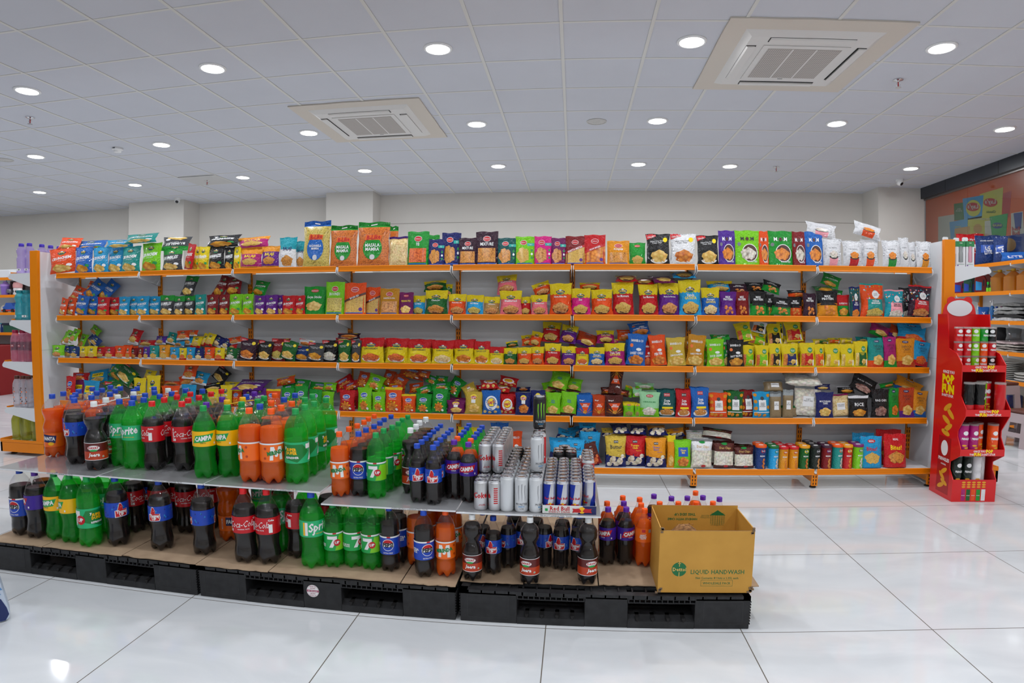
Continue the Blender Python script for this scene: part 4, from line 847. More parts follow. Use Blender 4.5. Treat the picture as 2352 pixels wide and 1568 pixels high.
 'gip': ('purple and yellow noodle snack bag', lambda: plain('P', 'mp', 'GIPPI', 'chip', 'm', plate='y')), 'gib': ('sky blue and yellow noodle snack bag', lambda: plain('P', 'lb', 'GIPPI', 'chip', 'm', plate='y')),
 'kpu': ('glossy purple snack bag', lambda: plain('P', 'mp', 'RUMBLES', 'chip')), 'puf_': ('green puff bag', lambda: kurk('gr')),
}
_pk = {}
def kind_of(key, k):
    if k == 'D': return 'snack_pouch'
    if k == 'B': return 'clear_snack_bag'
    if key[0] in 'gsh' or key in ('sev', 'sep', 'pmr', 'sab', 'gip', 'gib'): return 'namkeen_bag'
    if key[0] == 'a': return 'popcorn_bag'
    if key[0] in 'wn' and key not in ('wam', 'wye'): return 'makhana_bag'
    return 'chip_bag'
def pack_mesh(key):
    if key not in _pk:
        p = D[key][1](); kind = kind_of(key, p.kind)
        _pk[key] = (p.mesh(kind), kind, p)
    return _pk[key]
bags = []   # (object, shelf, X, row word)
def put_bag(key, x, y, z, w, h, th=None, lean=0.0, roll=0.0, yaw=0.0, pitch=None, shelf=0, row='front', ctr=False):
    me, kind, p = pack_mesh(key)
    o = link(kind, me)
    sx = w; sz = h / p.asp; sy = min(th if th else w * 1.0, w * 1.0)
    o.scale = (sx, sy, sz)
    M = Matrix.Translation((x, y, z))
    rot = Matrix.Rotation(yaw, 4, 'Z') @ Matrix.Rotation(-lean, 4, 'X') @ Matrix.Rotation(roll, 4, 'Y')
    off = Matrix.Translation((0, 0, -h / 2)) if ctr else Matrix.Identity(4)
    o.matrix_world = M @ rot @ off @ Matrix.Diagonal((sx, sy, sz, 1))
    bags.append([o, shelf, x, row, key])
    return o
DEC = {}
def front(shelf, ox, oy, sc_, rows, back=False, y0=None):
    """rows: xl xr yt key, measured on the front of the shelf"""
    prev = None; zs = SH[shelf]; yl = (YBASE if shelf == 4 else YLIP)
    for ln in rows.strip().split(';'):
        q = ln.split()
        if not q: continue
        xl, xr, yt, key = float(q[0]), float(q[1]), float(q[2]), q[3]
        yaw = math.radians(float(q[4])) if len(q) > 4 else rnd.uniform(-0.10, 0.10)
        roll = math.radians(float(q[5])) if len(q) > 5 else rnd.uniform(-0.03, 0.03)
        pxl, pxr, pyt = ox + xl / sc_, ox + xr / sc_, oy + yt / sc_
        kind = D[key][1]
        depth = y0 if y0 else 0.055
        Y = yl + depth
        if prev is not None and pxl < prev - 0.10 * (pxr - pxl): Y += 0.028
        prev = pxr if Y <= yl + depth + 0.001 else prev
        A, B = at(pxl, pyt, Y=Y), at(pxr, pyt, Y=Y); T = at((pxl + pxr) / 2, pyt, Y=Y + 0.02)
        w = (B.x - A.x) * 1.04; h = max(0.05, T.z - zs)
        th = min(0.085, 0.62 * w) * 2.2
        put_bag(key, (A.x + B.x) / 2, Y, zs, w, h, th, lean=0.10, roll=roll, yaw=yaw, shelf=shelf)
        if back:
            wb = w * 0.97; hb = h * rnd.uniform(0.93, 1.02)
            put_bag(key, (A.x + B.x) / 2 + rnd.uniform(-0.01, 0.01), min(Y + 0.095, YBK - 0.06), zs, wb, hb, th * 0.9, lean=0.06, roll=rnd.uniform(-.04, .04), yaw=rnd.uniform(-.12, .12), shelf=shelf, row='second')
def pile(shelf, ox, oy, sc_, rows, y=None, lean=0.75):
    """rows: xc yc w h key roll [l]  (l = lying flat)"""
    yl = (YBASE if shelf == 4 else YLIP); Y0 = y if y else yl + 0.14
    for ln in rows.strip().split(';'):
        q = ln.split()
        if not q: continue
        xc, yc, w, h, key, roll = float(q[0]), float(q[1]), float(q[2]), float(q[3]), q[4], float(q[5])
        flat = len(q) > 6 and q[6] == 'l'; Yq = Y0 + (0.015 * ((int(xc) // 10) % 3 - 1))
        P = at(ox + xc / sc_, oy + yc / sc_, Y=Yq); A = at(ox + (xc - w / 2) / sc_, oy + yc / sc_, Y=Yq); B = at(ox + (xc + w / 2) / sc_, oy + yc / sc_, Y=Yq)
        U = at(ox + xc / sc_, oy + (yc - h / 2) / sc_, Y=Yq); V = at(ox + xc / sc_, oy + (yc + h / 2) / sc_, Y=Yq)
        W = (B.x - A.x) * 1.03; H = U.z - V.z
        if flat:
            ln_ = min(0.22, W * 1.15); put_bag(key, P.x, P.y, P.z, W, ln_, max(0.08, H * 2.6), lean=1.30, roll=math.radians(roll), yaw=rnd.uniform(-.2, .2), shelf=shelf, row='pile', ctr=True)
        else:
            put_bag(key, P.x, P.y, P.z, W, H * 1.12, min(0.085, 0.6 * W) * 2.2, lean=0.45, roll=math.radians(roll), yaw=rnd.uniform(-.15, .15), shelf=shelf, row='pile', ctr=True)
# ------------------------------------------------------------------ goods on the gondola
K = 3.92
# top shelf
front(0, 0, 480, K, """440 650 368 cro 8 -6;668 840 345 cbl;828 972 345 crx;955 1110 340 crx;1085 1262 335 cte;1265 1450 305 clg;1455 1645 360 crm;1640 1745 325 crd -20 10;
1700 1790 350 wye 0 12;1772 1880 340 wye;1868 2022 340 wam;2018 2112 345 wam""")
pile(0, 0, 480, K, """605 330 200 110 cro 4;800 338 290 90 cbl 0;1080 302 240 74 crx 0;1290 290 320 84 cte 0;1560 330 240 130 crm 180;2010 300 300 110 wam 0""", y=YLIP + 0.10)
front(0, 500, 480, K, """130 205 340 wye;190 402 365 sev;385 560 335 sep;550 710 255 pmr;695 795 290 pmr;768 1020 105 bl1 0 0;1005 1258 145 bl2 0 0;1248 1545 115 bl2 0 0;1535 1712 250 puf;1707 1900 205 hbp 0 0;
1895 2040 275 hna 0 0;2015 2185 215 hna 0 0;2175 2345 262 hbr 0 0""")
pile(0, 500, 480, K, """320 310 280 120 sev -4""", y=YLIP + 0.10)
front(0, 500, 480, K, """1540 1618 152 bl2 0 0;1880 1992 235 hbp 0 0""", y0=0.15)
front(0, 1000, 480, K, """352 560 205 hbr 0 0;555 728 262 hte 0 0;720 893 250 hlg 0 0;890 1045 247 hpk 0 0;1042 1175 262 hmg 0 0;1175 1352 247 hmr 0 0;1335 1530 235 hrd 0 0;1550 1745 290 hye 0 0;1745 1900 305 hgr;1892 2120 225 cbk;2105 2345 225 cwh""")
front(0, 1500, 480, K, """395 600 240 cbk;590 748 195 mbl 0 0;733 960 195 mlg 0 0;955 1048 200 mor 0 0;1037 1260 200 mgr 0 0;1256 1377 205 mrd 0 0;1375 1535 205 mnb 0 0""")
front(0, 1850, 380, K, """158 332 660 wpk;335 520 680 wrd;498 655 670 wor;700 858 675 wgr;852 945 650 wwh;930 1008 690 wwh;1005 1140 685 wye_""")
pile(0, 1850, 380, K, """150 605 270 130 wpk 10;560 600 250 130 wor 18""", y=YLIP + 0.10)
# second shelf
front(1, 0, 480, K, """520 598 812 cro -10 12;575 675 805 cro -10 8;668 780 790 cbl 0 10;765 870 795 cbl 0 6;865 985 795 crd;962 1078 795 crd;1060 1165 790 crx;1145 1240 785 crx;1225 1340 785 crx;1320 1440 785 crx;1435 1560 778 crm;
1560 1660 785 crm;1640 1750 780 crm;1750 1850 770 cte;1855 1965 772 cmr;1968 2065 772 cmr;2055 2180 765 clg;2180 2280 765 clg""")
pile(1, 0, 480, K, """700 745 130 130 cro 18;790 690 75 90 cro 14;850 735 130 170 cbl 34;955 725 120 180 cbl 34;1710 690 112 175 crm 6;2000 690 115 185 cmr 16;2112 692 140 155 cmr -4""", y=YLIP + 0.15)
front(1, 500, 480, K, """325 430 780 cpu;425 540 775 cpu;530 590 775 cpu;575 700 780 crd;695 790 780 crd;768 968 700 hso 0 0;972 1135 657 hmo 0 0;1140 1335 667 hor 0 0;1318 1455 705 hor 0 0;1462 1630 718 hgo 0 0;1632 1758 752 hma 0 0;
1745 1870 780 glb;1865 2070 730 gcg;2075 2240 765 gor""")
pile(1, 500, 480, K, """388 712 130 130 cgr 10;1960 690 205 90 gcg -6;2080 730 66 110 gcg 0""", y=YLIP + 0.15)
front(1, 1000, 480, K, """265 430 775 glb;430 580 790 gbe;582 780 735 gpk;762 865 790 grd;865 1015 775 gpk;1030 1235 670 gor;1218 1400 715 gmg;1405 1600 725 gny;1595 1790 660 gsm;1835 2012 675 gsm;2010 2205 665 gpu""")
pile(1, 1000, 480, K, """645 678 185 170 gpk -6;960 718 165 120 gor -20;1390 695 190 66 gny 0;1720 640 200 110 grd 0 l;1885 650 185 90 grd 0 l;2040 602 215 80 kpu 0 l;2095 652 195 70 kpu 0 l;2230 612 210 110 gva 0 l""", y=YLIP + 0.13)
front(1, 1500, 480, K, """235 445 640 gva;430 600 710 gbh;598 748 745 xpu;745 868 745 xrd;870 1030 745 xgr;1020 1090 770 xgr;1060 1240 810 xgr 0 6;1215 1345 790 xor;1350 1475 760 xmr;1478 1675 735 xye;1655 1775 775 sup;1775 1870 700 nte;1872 2090 670 npu""")
pile(1, 1500, 480, K, """595 688 240 100 gva 0;765 705 180 90 xmr 0;915 705 180 80 xbk 0;1062 700 165 100 xgr 20;1290 765 170 70 xor 0""", y=YLIP + 0.14)
front(1, 1850, 380, K, """715 892 1120 npk;872 1022 1100 nbk;1000 1215 1090 npr 0 5""")
pile(1, 1850, 380, K, """235 1035 170 110 cgr 24;175 1112 180 74 cgr 0 l;305 1112 105 95 cgr 10""", y=YLIP + 0.14)
front(1, 0, 480, K, """1650 1760 780 crm;1955 2055 780 cmr;2065 2160 775 cmr""", y0=0.16)
front(1, 500, 480, K, """345 440 780 cgr""", y0=0.16)
# third shelf
front(2, 0, 480, K, """437 560 1225 s_g;540 638 1235 s_b;627 715 1240 s_b;712 790 1235 s_y;782 868 1235 s_y;855 942 1245 s_r;938 1035 1240 s_r;1032 1125 1230 s_o;1120 1180 1235 s_o;1155 1238 1250 s_m;1236 1288 1245 s_m;1282 1348 1240 s_p;1340 1430 1230 s_t;
1428 1525 1225 s_a;1525 1612 1245 s_c;1610 1678 1250 s_l;1675 1750 1245 s_c;1748 1838 1255 s_n;1836 1928 1245 s_o;1925 2022 1250 s_l;2025 2130 1255 s_s 0 8;2140 2300 1175 cpl 0 8""", back=True)
pile(2, 0, 480, K, """585 1160 100 120 s_g 14;640 1160 80 120 s_g 12;690 1155 80 115 s_g 12;740 1155 70 120 s_g 10;805 1120 110 66 s_g 30;790 1175 120 70 s_b 40;875 1180 110 70 s_b 30;1220 1148 100 125 s_r 12;1330 1210 150 60 s_r 0;1450 1168 120 72 s_p 0;
1552 1165 90 95 s_t 14;1480 1210 120 50 s_t -10;1650 1130 110 80 s_o -4;1745 1115 80 50 s_o 0;1690 1180 100 72 s_c 0;1620 1212 100 54 s_c 0;1770 1190 90 100 s_y 6;1840 1180 60 110 s_y 10;1895 1172 90 105 s_y 12;1960 1185 110 90 s_n 22;2040 1178 80 80 s_n 28;2100 1208 110 60 s_o -10""", y=YLIP + 0.16)
front(2, 500, 480, K, """345 480 1195 cbk 0 8;462 600 1175 cdr 0 5;550 698 1200 cdg 0 14;672 828 1245 cdb 0 6;795 955 1215 cgy 0 8;912 1075 1190 cbw 0 4;1080 1198 1180 cdg;1195 1288 1180 cgy;1270 1500 1160 gch;1505 1712 1165 gch;1705 1920 1175 gch;1925 2135 1185 gpo;2120 2320 1180 gcu""", back=True)
pile(2, 500, 480, K, """800 1205 140 60 cwh 10;1180 1150 200 50 cpl 0;1140 1175 160 40 cdr 0;590 1185 140 40 cdr 0;110 1215 120 50 s_r 0""", y=YLIP + 0.13)
front(2, 1000, 480, K, """322 490 1190 gcu;480 618 1240 gpo;612 735 1250 gcg;735 870 1245 gny;862 980 1240 gor;982 1130 1210 gsm;1135 1268 1235 gpu;1262 1385 1250 gch;1380 1530 1245 gbh;1528 1712 1210 gmt;1715 1895 1130 bbl 0 5;1868 1972 1190 brd;1935 2095 1140 bor 0 -5;2090 2270 1160 bye 0 -3""", back=True)
pile(2, 1000, 480, K, """690 1215 110 50 gcg -10;830 1180 110 90 gny -6;908 1162 110 125 gny 14;1045 1112 170 175 gsm 4;1205 1125 150 155 gpu 10;1365 1190 200 115 trd 20;1532 1150 165 110 gmt 0;1705 1150 140 95 bor 0;1835 1075 190 115 bbl -10;1600 1190 100 40 gmt 0""", y=YLIP + 0.16)
front(2, 1500, 480, K, """298 470 1140 bgo 0 6;468 640 1170 blg;630 700 1150 bgr;668 828 1175 bbk;795 918 1225 ylg;922 1045 1225 ylg;1047 1160 1210 ybk;1162 1315 1215 yna;1328 1462 1205 yrd;1460 1553 1215 yor;1552 1695 1215 yye;1692 1822 1215 yye;1822 1948 1190 ygr;1932 2098 1160 tte;2096 2225 1150 tpk""", back=True)
pile(2, 1500, 480, K, """815 1105 150 165 ylg -10;955 1062 125 100 bkw 14;940 1165 165 125 ylg 14;1090 1112 140 195 ybk -4;1152 1110 60 170 ybk 6;1258 1110 150 175 yrd -4;1240 1192 150 84 yye 10;600 1160 180 60 bgr 0;1510 1195 160 50 ygr 0;1630 1185 110 50 yor 0;1740 1185 120 50 yye 0;1880 1175 110 50 tte 0;2040 1090 180 110 tpk 24;2200 1100 170 110 trd 34""", y=YLIP + 0.16)
front(2, 2050, 660, 3.0165, """46 185 355 tor;190 318 385 tbl 0 10""", back=True)
pile(2, 2050, 660, 3.0165, """225 338 190 130 tbl 10""", y=YLIP + 0.13)
# fourth shelf, left bays (seen over the bottles)
K2b = 3.5636
front(3, 100, 820, K2b, """170 262 155 krd;210 330 185 gip;315 450 190 gib;490 640 200 cdg;725 830 170 s_y;830 945 150 s_y;960 1110 235 s_o;1115 1240 225 s_c;1240 1330 270 wam;1330 1440 260 s_y;1440 1540 230 s_y;1530 1620 262 kor;1620 1720 262 cpu;1720 1812 250 cpu;1812 1940 262 kor;1940 2045 250 kgr;2050 2160 235 kgr;2165 2280 262 kgr;2260 2370 280 klg""", back=False)
pile(3, 100, 820, K2b, """300 165 130 60 krd 0;440 120 150 100 gib -10;560 105 140 80 gib 10;470 170 120 80 gib 20;600 130 170 120 cgr 24;570 180 160 90 cgr -10;690 140 170 120 cdg 34;700 200 120 110 cdg 20;870 150 90 80 s_y 8;
1060 215 150 40 s_o 0;1205 120 110 110 s_o 4;1180 180 140 90 s_o -20;1290 170 125 95 s_c 10;1430 170 150 110 cbk 30;1380 220 160 70 cbk -10;1550 200 170 60 s_y 0;1620 215 120 50 s_y 0;1730 240 240 70 cpu 0 l;1700 270 200 60 cpu 0;1985 190 160 60 kor -14;
2110 225 140 80 kgr 4;2010 255 100 70 kgr -10;2270 235 200 70 kgr 6;2350 245 120 60 klg 0""", y=YLIP + 0.15)
front(3, 760, 820, 4.055, """72 222 305 krd;243 380 280 klg;380 508 322 klg;493 665 280 kor;655 788 345 kor;783 935 340 kgr;930 1085 298 kgr 0 4;1070 1250 400 lmg;1245 1412 322 lye;1410 1585 310 lbl;1567 1718 342 lrd;1717 1866 332 lna;1866 1998 310 lna;1995 2140 330 unc;2130 2288 330 unc 0 6""", back=True)
pile(3, 760, 820, 4.055, """115 262 190 90 krd -34;190 268 150 66 krd -26;310 205 125 130 krw 10;420 215 160 130 klg 20;530 185 120 130 krw 14;455 285 150 90 klg 30;745 170 250 95 krw 14;640 225 150 90 krw 26;870 155 120 60 krw 10;600 260 140 80 kor -6;800 255 150 80 krw -10;
945 200 120 70 kgr 26;1030 210 120 50 kgr 4;880 290 150 70 kgr -20;1030 262 190 72 kgr -4;1160 300 140 150 kgr 30;1290 310 130 100 lye -30;1475 245 170 80 lrd 0 l;1655 235 175 80 lrd 12;1600 290 180 70 lrd 4 l;1430 290 160 50 lrd 0;2130 222 180 165 unc 14;2265 258 150 110 unc 8;2030 290 120 100 unc -14;1790 300 140 40 lna 0""", y=YLIP + 0.15)
front(3, 1280, 830, 4.9, """218 405 375 dbl;395 545 378 dor;547 750 378 dbr;745 872 462 gpe;870 935 468 gpe;918 1150 345 sab;1120 1350 320 ste;1335 1515 320 srd;1510 1725 295 sbl;1708 1920 352 por;1908 2095 335 pgr;2068 2240 325 prd""", back=True)
pile(3, 1280, 830, 4.9, """660 225 150 250 dbr 184;560 330 140 80 dbr -4;730 345 160 70 dbr 10;805 330 110 110 gpe 20;980 275 225 66 sab 4;900 345 110 100 sab 0""", y=YLIP + 0.14)
front(3, 1700, 830, 4.9, """148 355 338 pbl;342 480 335 olv;488 610 318 olv;565 880 268 sil 0 4;345 520 500 sed;512 690 496 sed;852 1058 345 rna;1030 1250 375 nac 0 -4;1228 1450 385 rwh;1490 1700 308 rbk;1690 1822 298 tgr;1818 2010 295 trd;2022 2215 335 tye 0 6""", back=False)
pile(3, 1700, 830, 4.9, """370 275 220 130 olv 0;700 225 380 130 sil 4 l;930 320 180 60 rna 0;1190 320 190 70 rwh 0;1395 225 300 190 rbk 30;1650 265 170 50 tgr -10;1340 300 120 60 rbk 0;2060 250 310 150 tye 26;1850 275 190 40 tye 0""", y=YLIP + 0.12)
# bottom deck
front(4, 1280, 830, 4.9, """-40 140 900 abl;120 330 880 abl;250 490 800 abl;330 480 925 abr 0 -18;548 785 838 aye;745 1000 840 ard;1002 1235 862 aor;1240 1332 830 ays;1318 1520 882 che;1512 1745 872 diw;1770 2000 892 did;1998 2215 945 did""", back=True)
pile(4, 1280, 830, 4.9, """100 880 230 110 abl 14;340 770 200 100 abl 0;200 840 160 90 abl -14;705 775 200 150 ana 0 l;912 770 190 130 ana 0 l;1120 765 215 110 aor 0 l;1330 800 200 90 aor -8;580 800 170 90 aye 0;1550 825 210 110 diw 0;1790 835 320 100 did 8""", y=YBASE + 0.19)
front(4, 740, 920, 3.5636, """1110 1270 215 gny;1380 1530 180 bbl;1520 1640 250 bor;1860 2040 300 abl""", y0=0.20)
front(4, 1700, 830, 4.9, """1372 1608 842 rbi 0 0;1640 1885 818 rre 0 0""", back=False)
front(4, 1700, 830, 4.9, """1282 1520 805 rbi 0 0;1552 1828 768 rre 0 0""", y0=0.16)

# round canisters of roasted makhana on the bottom deck
def canister_mesh(body, capc, inkc, food):
    mb = MB(); ms = [cm(body), mat('cap_' + capc, hexc(C[capc]), 0.35), INK[inkc], food_mat(food), INK['w']]
    mb.lathe([(0.5, 0.0), (0.5, 0.02), (0.49, 0.03), (0.49, 2.1)], 32, mi=0)
    def P(off): return lambda a, z: (0.49 * (1 + off) * math.sin(a), -0.49 * (1 + off) * math.cos(a), z)
    f = P(0.02); vs = [f(0.3 + 0.42 * math.cos(k * PI / 8), 1.72 + 0.17 * math.sin(k * PI / 8)) for k in range(16)]; mb.add(vs, [tuple(range(16))], 2)
    flat_text(mb, 'Farmley', 0.3, 1.72, 0.6, 4, P(0.05), 0.02, hmax=0.25)
    flat_text(mb, 'MAKHANA', 0.2, 1.25, 0.95, 4, P(0.02), 0.03, hmax=0.3)
    for k, (a, z) in enumerate([(.5,.9),(.35,.72),(.5,.52),(.3,.34),(.5,.18)]):
        mb.add([P(0.02 + .004 * k)(a + .2 * math.cos(q * PI / 5), z + .14 * math.sin(q * PI / 5)) for q in range(10)], [tuple(range(10))], 3)
    return mb.mesh('canister_tube', ms, 50)
def lid_mesh(capc):
    mb = MB(); mb.lathe([(0.515, 2.02), (0.52, 2.03), (0.52, 2.22), (0.50, 2.245), (0.46, 2.245), (0.45, 2.225), (0.001, 2.225)], 32, capb=False, capt=False)
    mb.box(-0.2, 0.2, -0.15, 0.15, 2.226, 2.232, 1)
    return mb.mesh('canister_lid', [mat('cap_' + capc, hexc(C[capc]), 0.35), INK['w']], 40)
CN = [(170, 295, 'db', 'or_', 'r', 'ochip', 'navy canister with orange lid'), (315, 435, 'cy', 'dg', 'g', 'wball', 'light blue canister with green lid'), (430, 545, 'am', 'rd', 'r', 'ball', 'amber canister with red lid'), (546, 660, 'am', 'rd', 'r', 'ball', 'amber canister with red lid'),
      (662, 782, 'dg', 'am', 'y', 'ochip', 'green canister with yellow lid'), (786, 906, 'dk', 'bk', 'e', 'nut', 'slate green canister with black lid'), (911, 1032, 'mr', 'pl', 'p', 'mix', 'plum canister with purple lid'), (1033, 1156, 'te', 'or_', 'o', 'wball', 'teal canister with orange lid'),
      (1145, 1265, 'rd', 'am', 'y', 'ball', 'red canister with yellow lid'), (1262, 1385, 'lg', 'mp', 'p', 'wball', 'lime canister with purple lid')]
for n, (xl, xr, body, capc, ic, food, desc) in enumerate(CN):
    me, ml = canister_mesh(body, capc, ic, food), lid_mesh(capc)
    A = at(1700 + xl / 4.9, 1040, Y=YBASE + 0.06); B = at(1700 + xr / 4.9, 1040, Y=YBASE + 0.06); d = B.x - A.x
    nrow = 2 if n != 2 and n != 5 else 3
    for r in range(nrow):
        t = link('snack_canister', me); t.scale = (d / 1.04, d / 1.04, d / 1.04 * 0.98)
        t.location = ((A.x + B.x) / 2, YBASE + 0.062 + r * 0.08, SH[4]); t.rotation_euler = (0, 0, rnd.uniform(-.2, .2))
        l = link('lid', ml, t)
        rw = ['front row', 'middle row', 'rearmost row'][r if nrow == 3 or r == 0 else 1]
        tag(t, f'{desc}, {ORD[n+1]} from left, {rw}, bottom deck', 'canister', 'makhana canisters on the bottom deck')

# let the packs settle: no two may pass through each other, a shelf or the back panel
from mathutils.bvhtree import BVHTree
bpy.context.view_layer.update()
_sh = {}
def shell_of(o):
    me = o.data
    if me.name not in _sh:
        p = _pk_by_mesh[me.name]; nf = p.n_shell
        _sh[me.name] = ([v.co.copy() for v in me.vertices[:p.n_vert]], [tuple(q.vertices) for q in me.polygons[:nf]])
    return _sh[me.name]
_pk_by_mesh = {v[0].name: v[2] for v in _pk.values()}
def world_of(o):
    M = Matrix.LocRotScale(o.location, o.rotation_euler, o.scale); vs, fs = shell_of(o); w = [M @ v for v in vs]
    lo = Vector((min(v.x for v in w), min(v.y for v in w), min(v.z for v in w))); hi = Vector((max(v.x for v in w), max(v.y for v in w), max(v.z for v in w)))
    return w, fs, lo, hi
state = {}
def refresh(i):
    w, fs, lo, hi = world_of(bags[i][0]); state[i] = [lo, hi, None, (w, fs)]
def tree(i):
    if state[i][2] is None: state[i][2] = BVHTree.FromPolygons(*state[i][3])
    return state[i][2]
def clampbag(i):
    o, s, x, row, key = bags[i]; lo, hi = state[i][:2]; ch = False
    if hi.y > YBK - .006: o.location.y -= hi.y - (YBK - .006); ch = True
    if s > 0 and row == 'pile':
        top = LIPZ[s - 1] - .03
        if hi.z > top: o.location.z -= min(.05, hi.z - top); ch = True
    if lo.z < SH[s] + .0003 and lo.y > (YBASE if s == 4 else YLIP) - .03: o.location.z += SH[s] + .0005 - lo.z; ch = True
    for xe, sg in ((-4.63 + .010, 1), (2.745 - .010, -1)):
        d = (xe - lo.x) if sg > 0 else (hi.x - xe)
        if d > 0: o.location.x += sg * d; ch = True
    if ch: refresh(i)
for i in range(len(bags)): refresh(i)
for i in range(len(bags)): clampbag(i)
byshelf = {}
for i, b in enumerate(bags): byshelf.setdefault(b[1], []).append(i)
RK = {'front': 0, 'second': 1, 'pile': 2}
base_sc = {i: Vector(b[0].scale) for i, b in enumerate(bags)}; base_z = {i: b[0].location.z for i, b in enumerate(bags)}
for it in range(26):
    moved = 0; dirty = set()
    for s, ids in byshelf.items():
        ids = sorted(ids, key=lambda i: state[i][0].x)
        for a_ in range(len(ids)):
            i = ids[a_]
            for b_ in range(a_ + 1, len(ids)):
                j = ids[b_]
                if state[j][0].x > state[i][1].x: break
                li, hi_, lj, hj = state[i][0], state[i][1], state[j][0], state[j][1]
                if li.y > hj.y or lj.y > hi_.y or li.z > hj.z or lj.z > hi_.z: continue
                vol = max(0, min(hi_.x, hj.x) - max(li.x, lj.x)) * max(0, min(hi_.y, hj.y) - max(li.y, lj.y)) * max(0, min(hi_.z, hj.z) - max(li.z, lj.z))
                if vol < 9e-5 or not tree(i).overlap(tree(j)): continue
                moved += 1; A, B = (i, j) if RK[bags[i][3]] <= RK[bags[j][3]] else (j, i); oa, ob = bags[A][0], bags[B][0]
                ra, rb = bags[A][3], bags[B][3]
                if ra == rb == 'front':
                    dx = .0012 if ob.location.x > oa.location.x else -.0012; ob.location.x += dx; oa.location.x -= dx; oa.scale.x *= .985; ob.scale.x *= .985; oa.scale.y *= .96; ob.scale.y *= .96
                    if abs(oa.location.y - ob.location.y) > .01: bk = ob if ob.location.y > oa.location.y else oa; bk.location.y += .004
                elif rb == 'second' : ob.location.y += .004; ob.scale.y *= .88; ob.scale.x *= .985; oa.scale.y *= .98
                else:
                    up = .006 if ob.location.z >= oa.location.z or ra != 'pile' else -.004
                    ob.location.z += up if ra != 'pile' else up * .5; ob.location.y += .003 if ra != 'pile' else (.004 if ob.location.y >= oa.location.y else -.004); ob.scale.y *= .90; 
                    if ra == 'pile': oa.scale.y *= .93; oa.scale.x *= .99; oa.location.z -= .002
                    elif ra == 'second': oa.scale.z *= .985; oa.scale.y *= .95
                dirty.update((A, B))
    for i in dirty:
        o, q = bags[i][0], base_sc[i]; o.scale.x = max(o.scale.x, q.x * .935); o.scale.y = max(o.scale.y, q.y * .55); o.scale.z = max(o.scale.z, q.z * .95); o.location.z = min(o.location.z, base_z[i] + .022); refresh(i); clampbag(i)
    if not moved: break

# labels: every bag is found by its look, its bay, its shelf and its place in that bay
def bay_of(x): return max(1, min(8, int((x + 4.5) / BAY) + 1))
groups = {}
for o, s, x, row, key in bags: groups.setdefault((s, bay_of(x), row), []).append((x, o, key))
CATS = dict(snack_pouch='snack pouch', clear_snack_bag='clear snack bag', namkeen_bag='namkeen bag', popcorn_bag='popcorn bag', makhana_bag='makhana bag', chip_bag='chip bag')
BN = ['', 'first', 'second', 'third', 'fourth', 'fifth', 'sixth', 'seventh', 'eighth']
for (s, b, row), L_ in groups.items():
    L_.sort(key=lambda q: q[0])
    for i, (x, o, key) in enumerate(L_):
        d = D[key][0]; rw = {'front': 'front row', 'second': 'rear row', 'pile': 'upper pile'}[row]
        nth = ORD[i + 1] if len(L_) > 1 else 'alone'
        lab = f'{d}, {nth} from left in {rw}, {BN[b]} bay, {SHN[s]} shelf'
        if len(lab.split()) > 16: lab = f'{d}, {nth} in {rw}, {BN[b]} bay, {SHN[s]} shelf'
        tag(o, lab.replace('alone from left', 'alone'), CATS[o.name.split('.')[0]], f'snack packs in the {rw} of the {SHN[s]} shelf')
# ================================================================== SOFT DRINKS
def tess(vs, fs, lim):
    """split long triangle edges so flat lettering can follow a curved wall"""
    vs = list(vs); out = []; mid = {}
    def md(i, j):
        k = (min(i, j), max(i, j))
        if k not in mid: vs.append(((vs[i][0]+vs[j][0])/2, (vs[i][1]+vs[j][1])/2)); mid[k] = len(vs) - 1
        return mid[k]
    st = []
    for f in fs:
        for q in range(1, len(f) - 1): st.append((f[0], f[q], f[q+1]))
    while st:
        a, b, c = st.pop(); e = [(math.dist(vs[a], vs[b]), a, b, c), (math.dist(vs[b], vs[c]), b, c, a), (math.dist(vs[c], vs[a]), c, a, b)]
        l, i, j, k = max(e)
        if l > lim: m = md(i, j); st += [(i, m, k), (m, j, k)]
        else: out.append((a, b, c))
    return vs, out
class Wrap:
    """printing around an upright tube: x runs along the arc (metres), y is height (metres); x=0 faces -y"""
    def __init__(s, R): s.R, s.mb, s.mats = R, MB(), []
    def mi(s, m):
        if m not in s.mats: s.mats.append(m)
        return s.mats.index(m)
    def P(s, x, y, off): a = x / s.R; r = s.R + off; return (r * math.sin(a), -r * math.cos(a), y)
    def shape(s, vs, fs, m, off=0.0006):
        v2, f2 = tess(vs, fs, s.R * 0.26); s.mb.add([s.P(x, y, off) for x, y in v2], f2, s.mi(m))
    def poly(s, pts, m, off=0.0006, ox=0, oy=0, k=1.0):
        s.shape([(ox + x * k, oy + y * k) for x, y in pts], [tuple(range(len(pts)))], m, off)
    def disc(s, cx, cy, rx, ry, m, off=0.0006, a0=0, a1=2*PI, n=22):
        s.shape([(cx, cy)] + [(cx + rx*math.cos(a0+(a1-a0)*k/n), cy + ry*math.sin(a0+(a1-a0)*k/n)) for k in range(n+1)], [(0, k, k+1) for k in range(1, n+1)], m, off)
    def rect(s, x0, x1, y0, y1, m, off=0.0006): s.shape([(x0,y0),(x1,y0),(x1,y1),(x0,y1)], [(0,1,2,3)], m, off)
    def text(s, t, cx, cy, w, m, off=0.0012, bold=0.02, shear=0.0, rot=0.0, sy=1.0):
        vs, fs, h = glyphs(t, bold, shear); c, sn = math.cos(rot), math.sin(rot)
        s.shape([(cx + a*c*w - b*sn*w*sy, cy + a*sn*w + b*c*w*sy) for a, b in vs], fs, m, off)
    def band(s, y0, y1, m, r=None, n=40):
        i = s.mi(m); R_ = r or s.R
        s.mb.lathe([(R_, y0), (R_, y1)], n, mi=i, capb=False, capt=False)
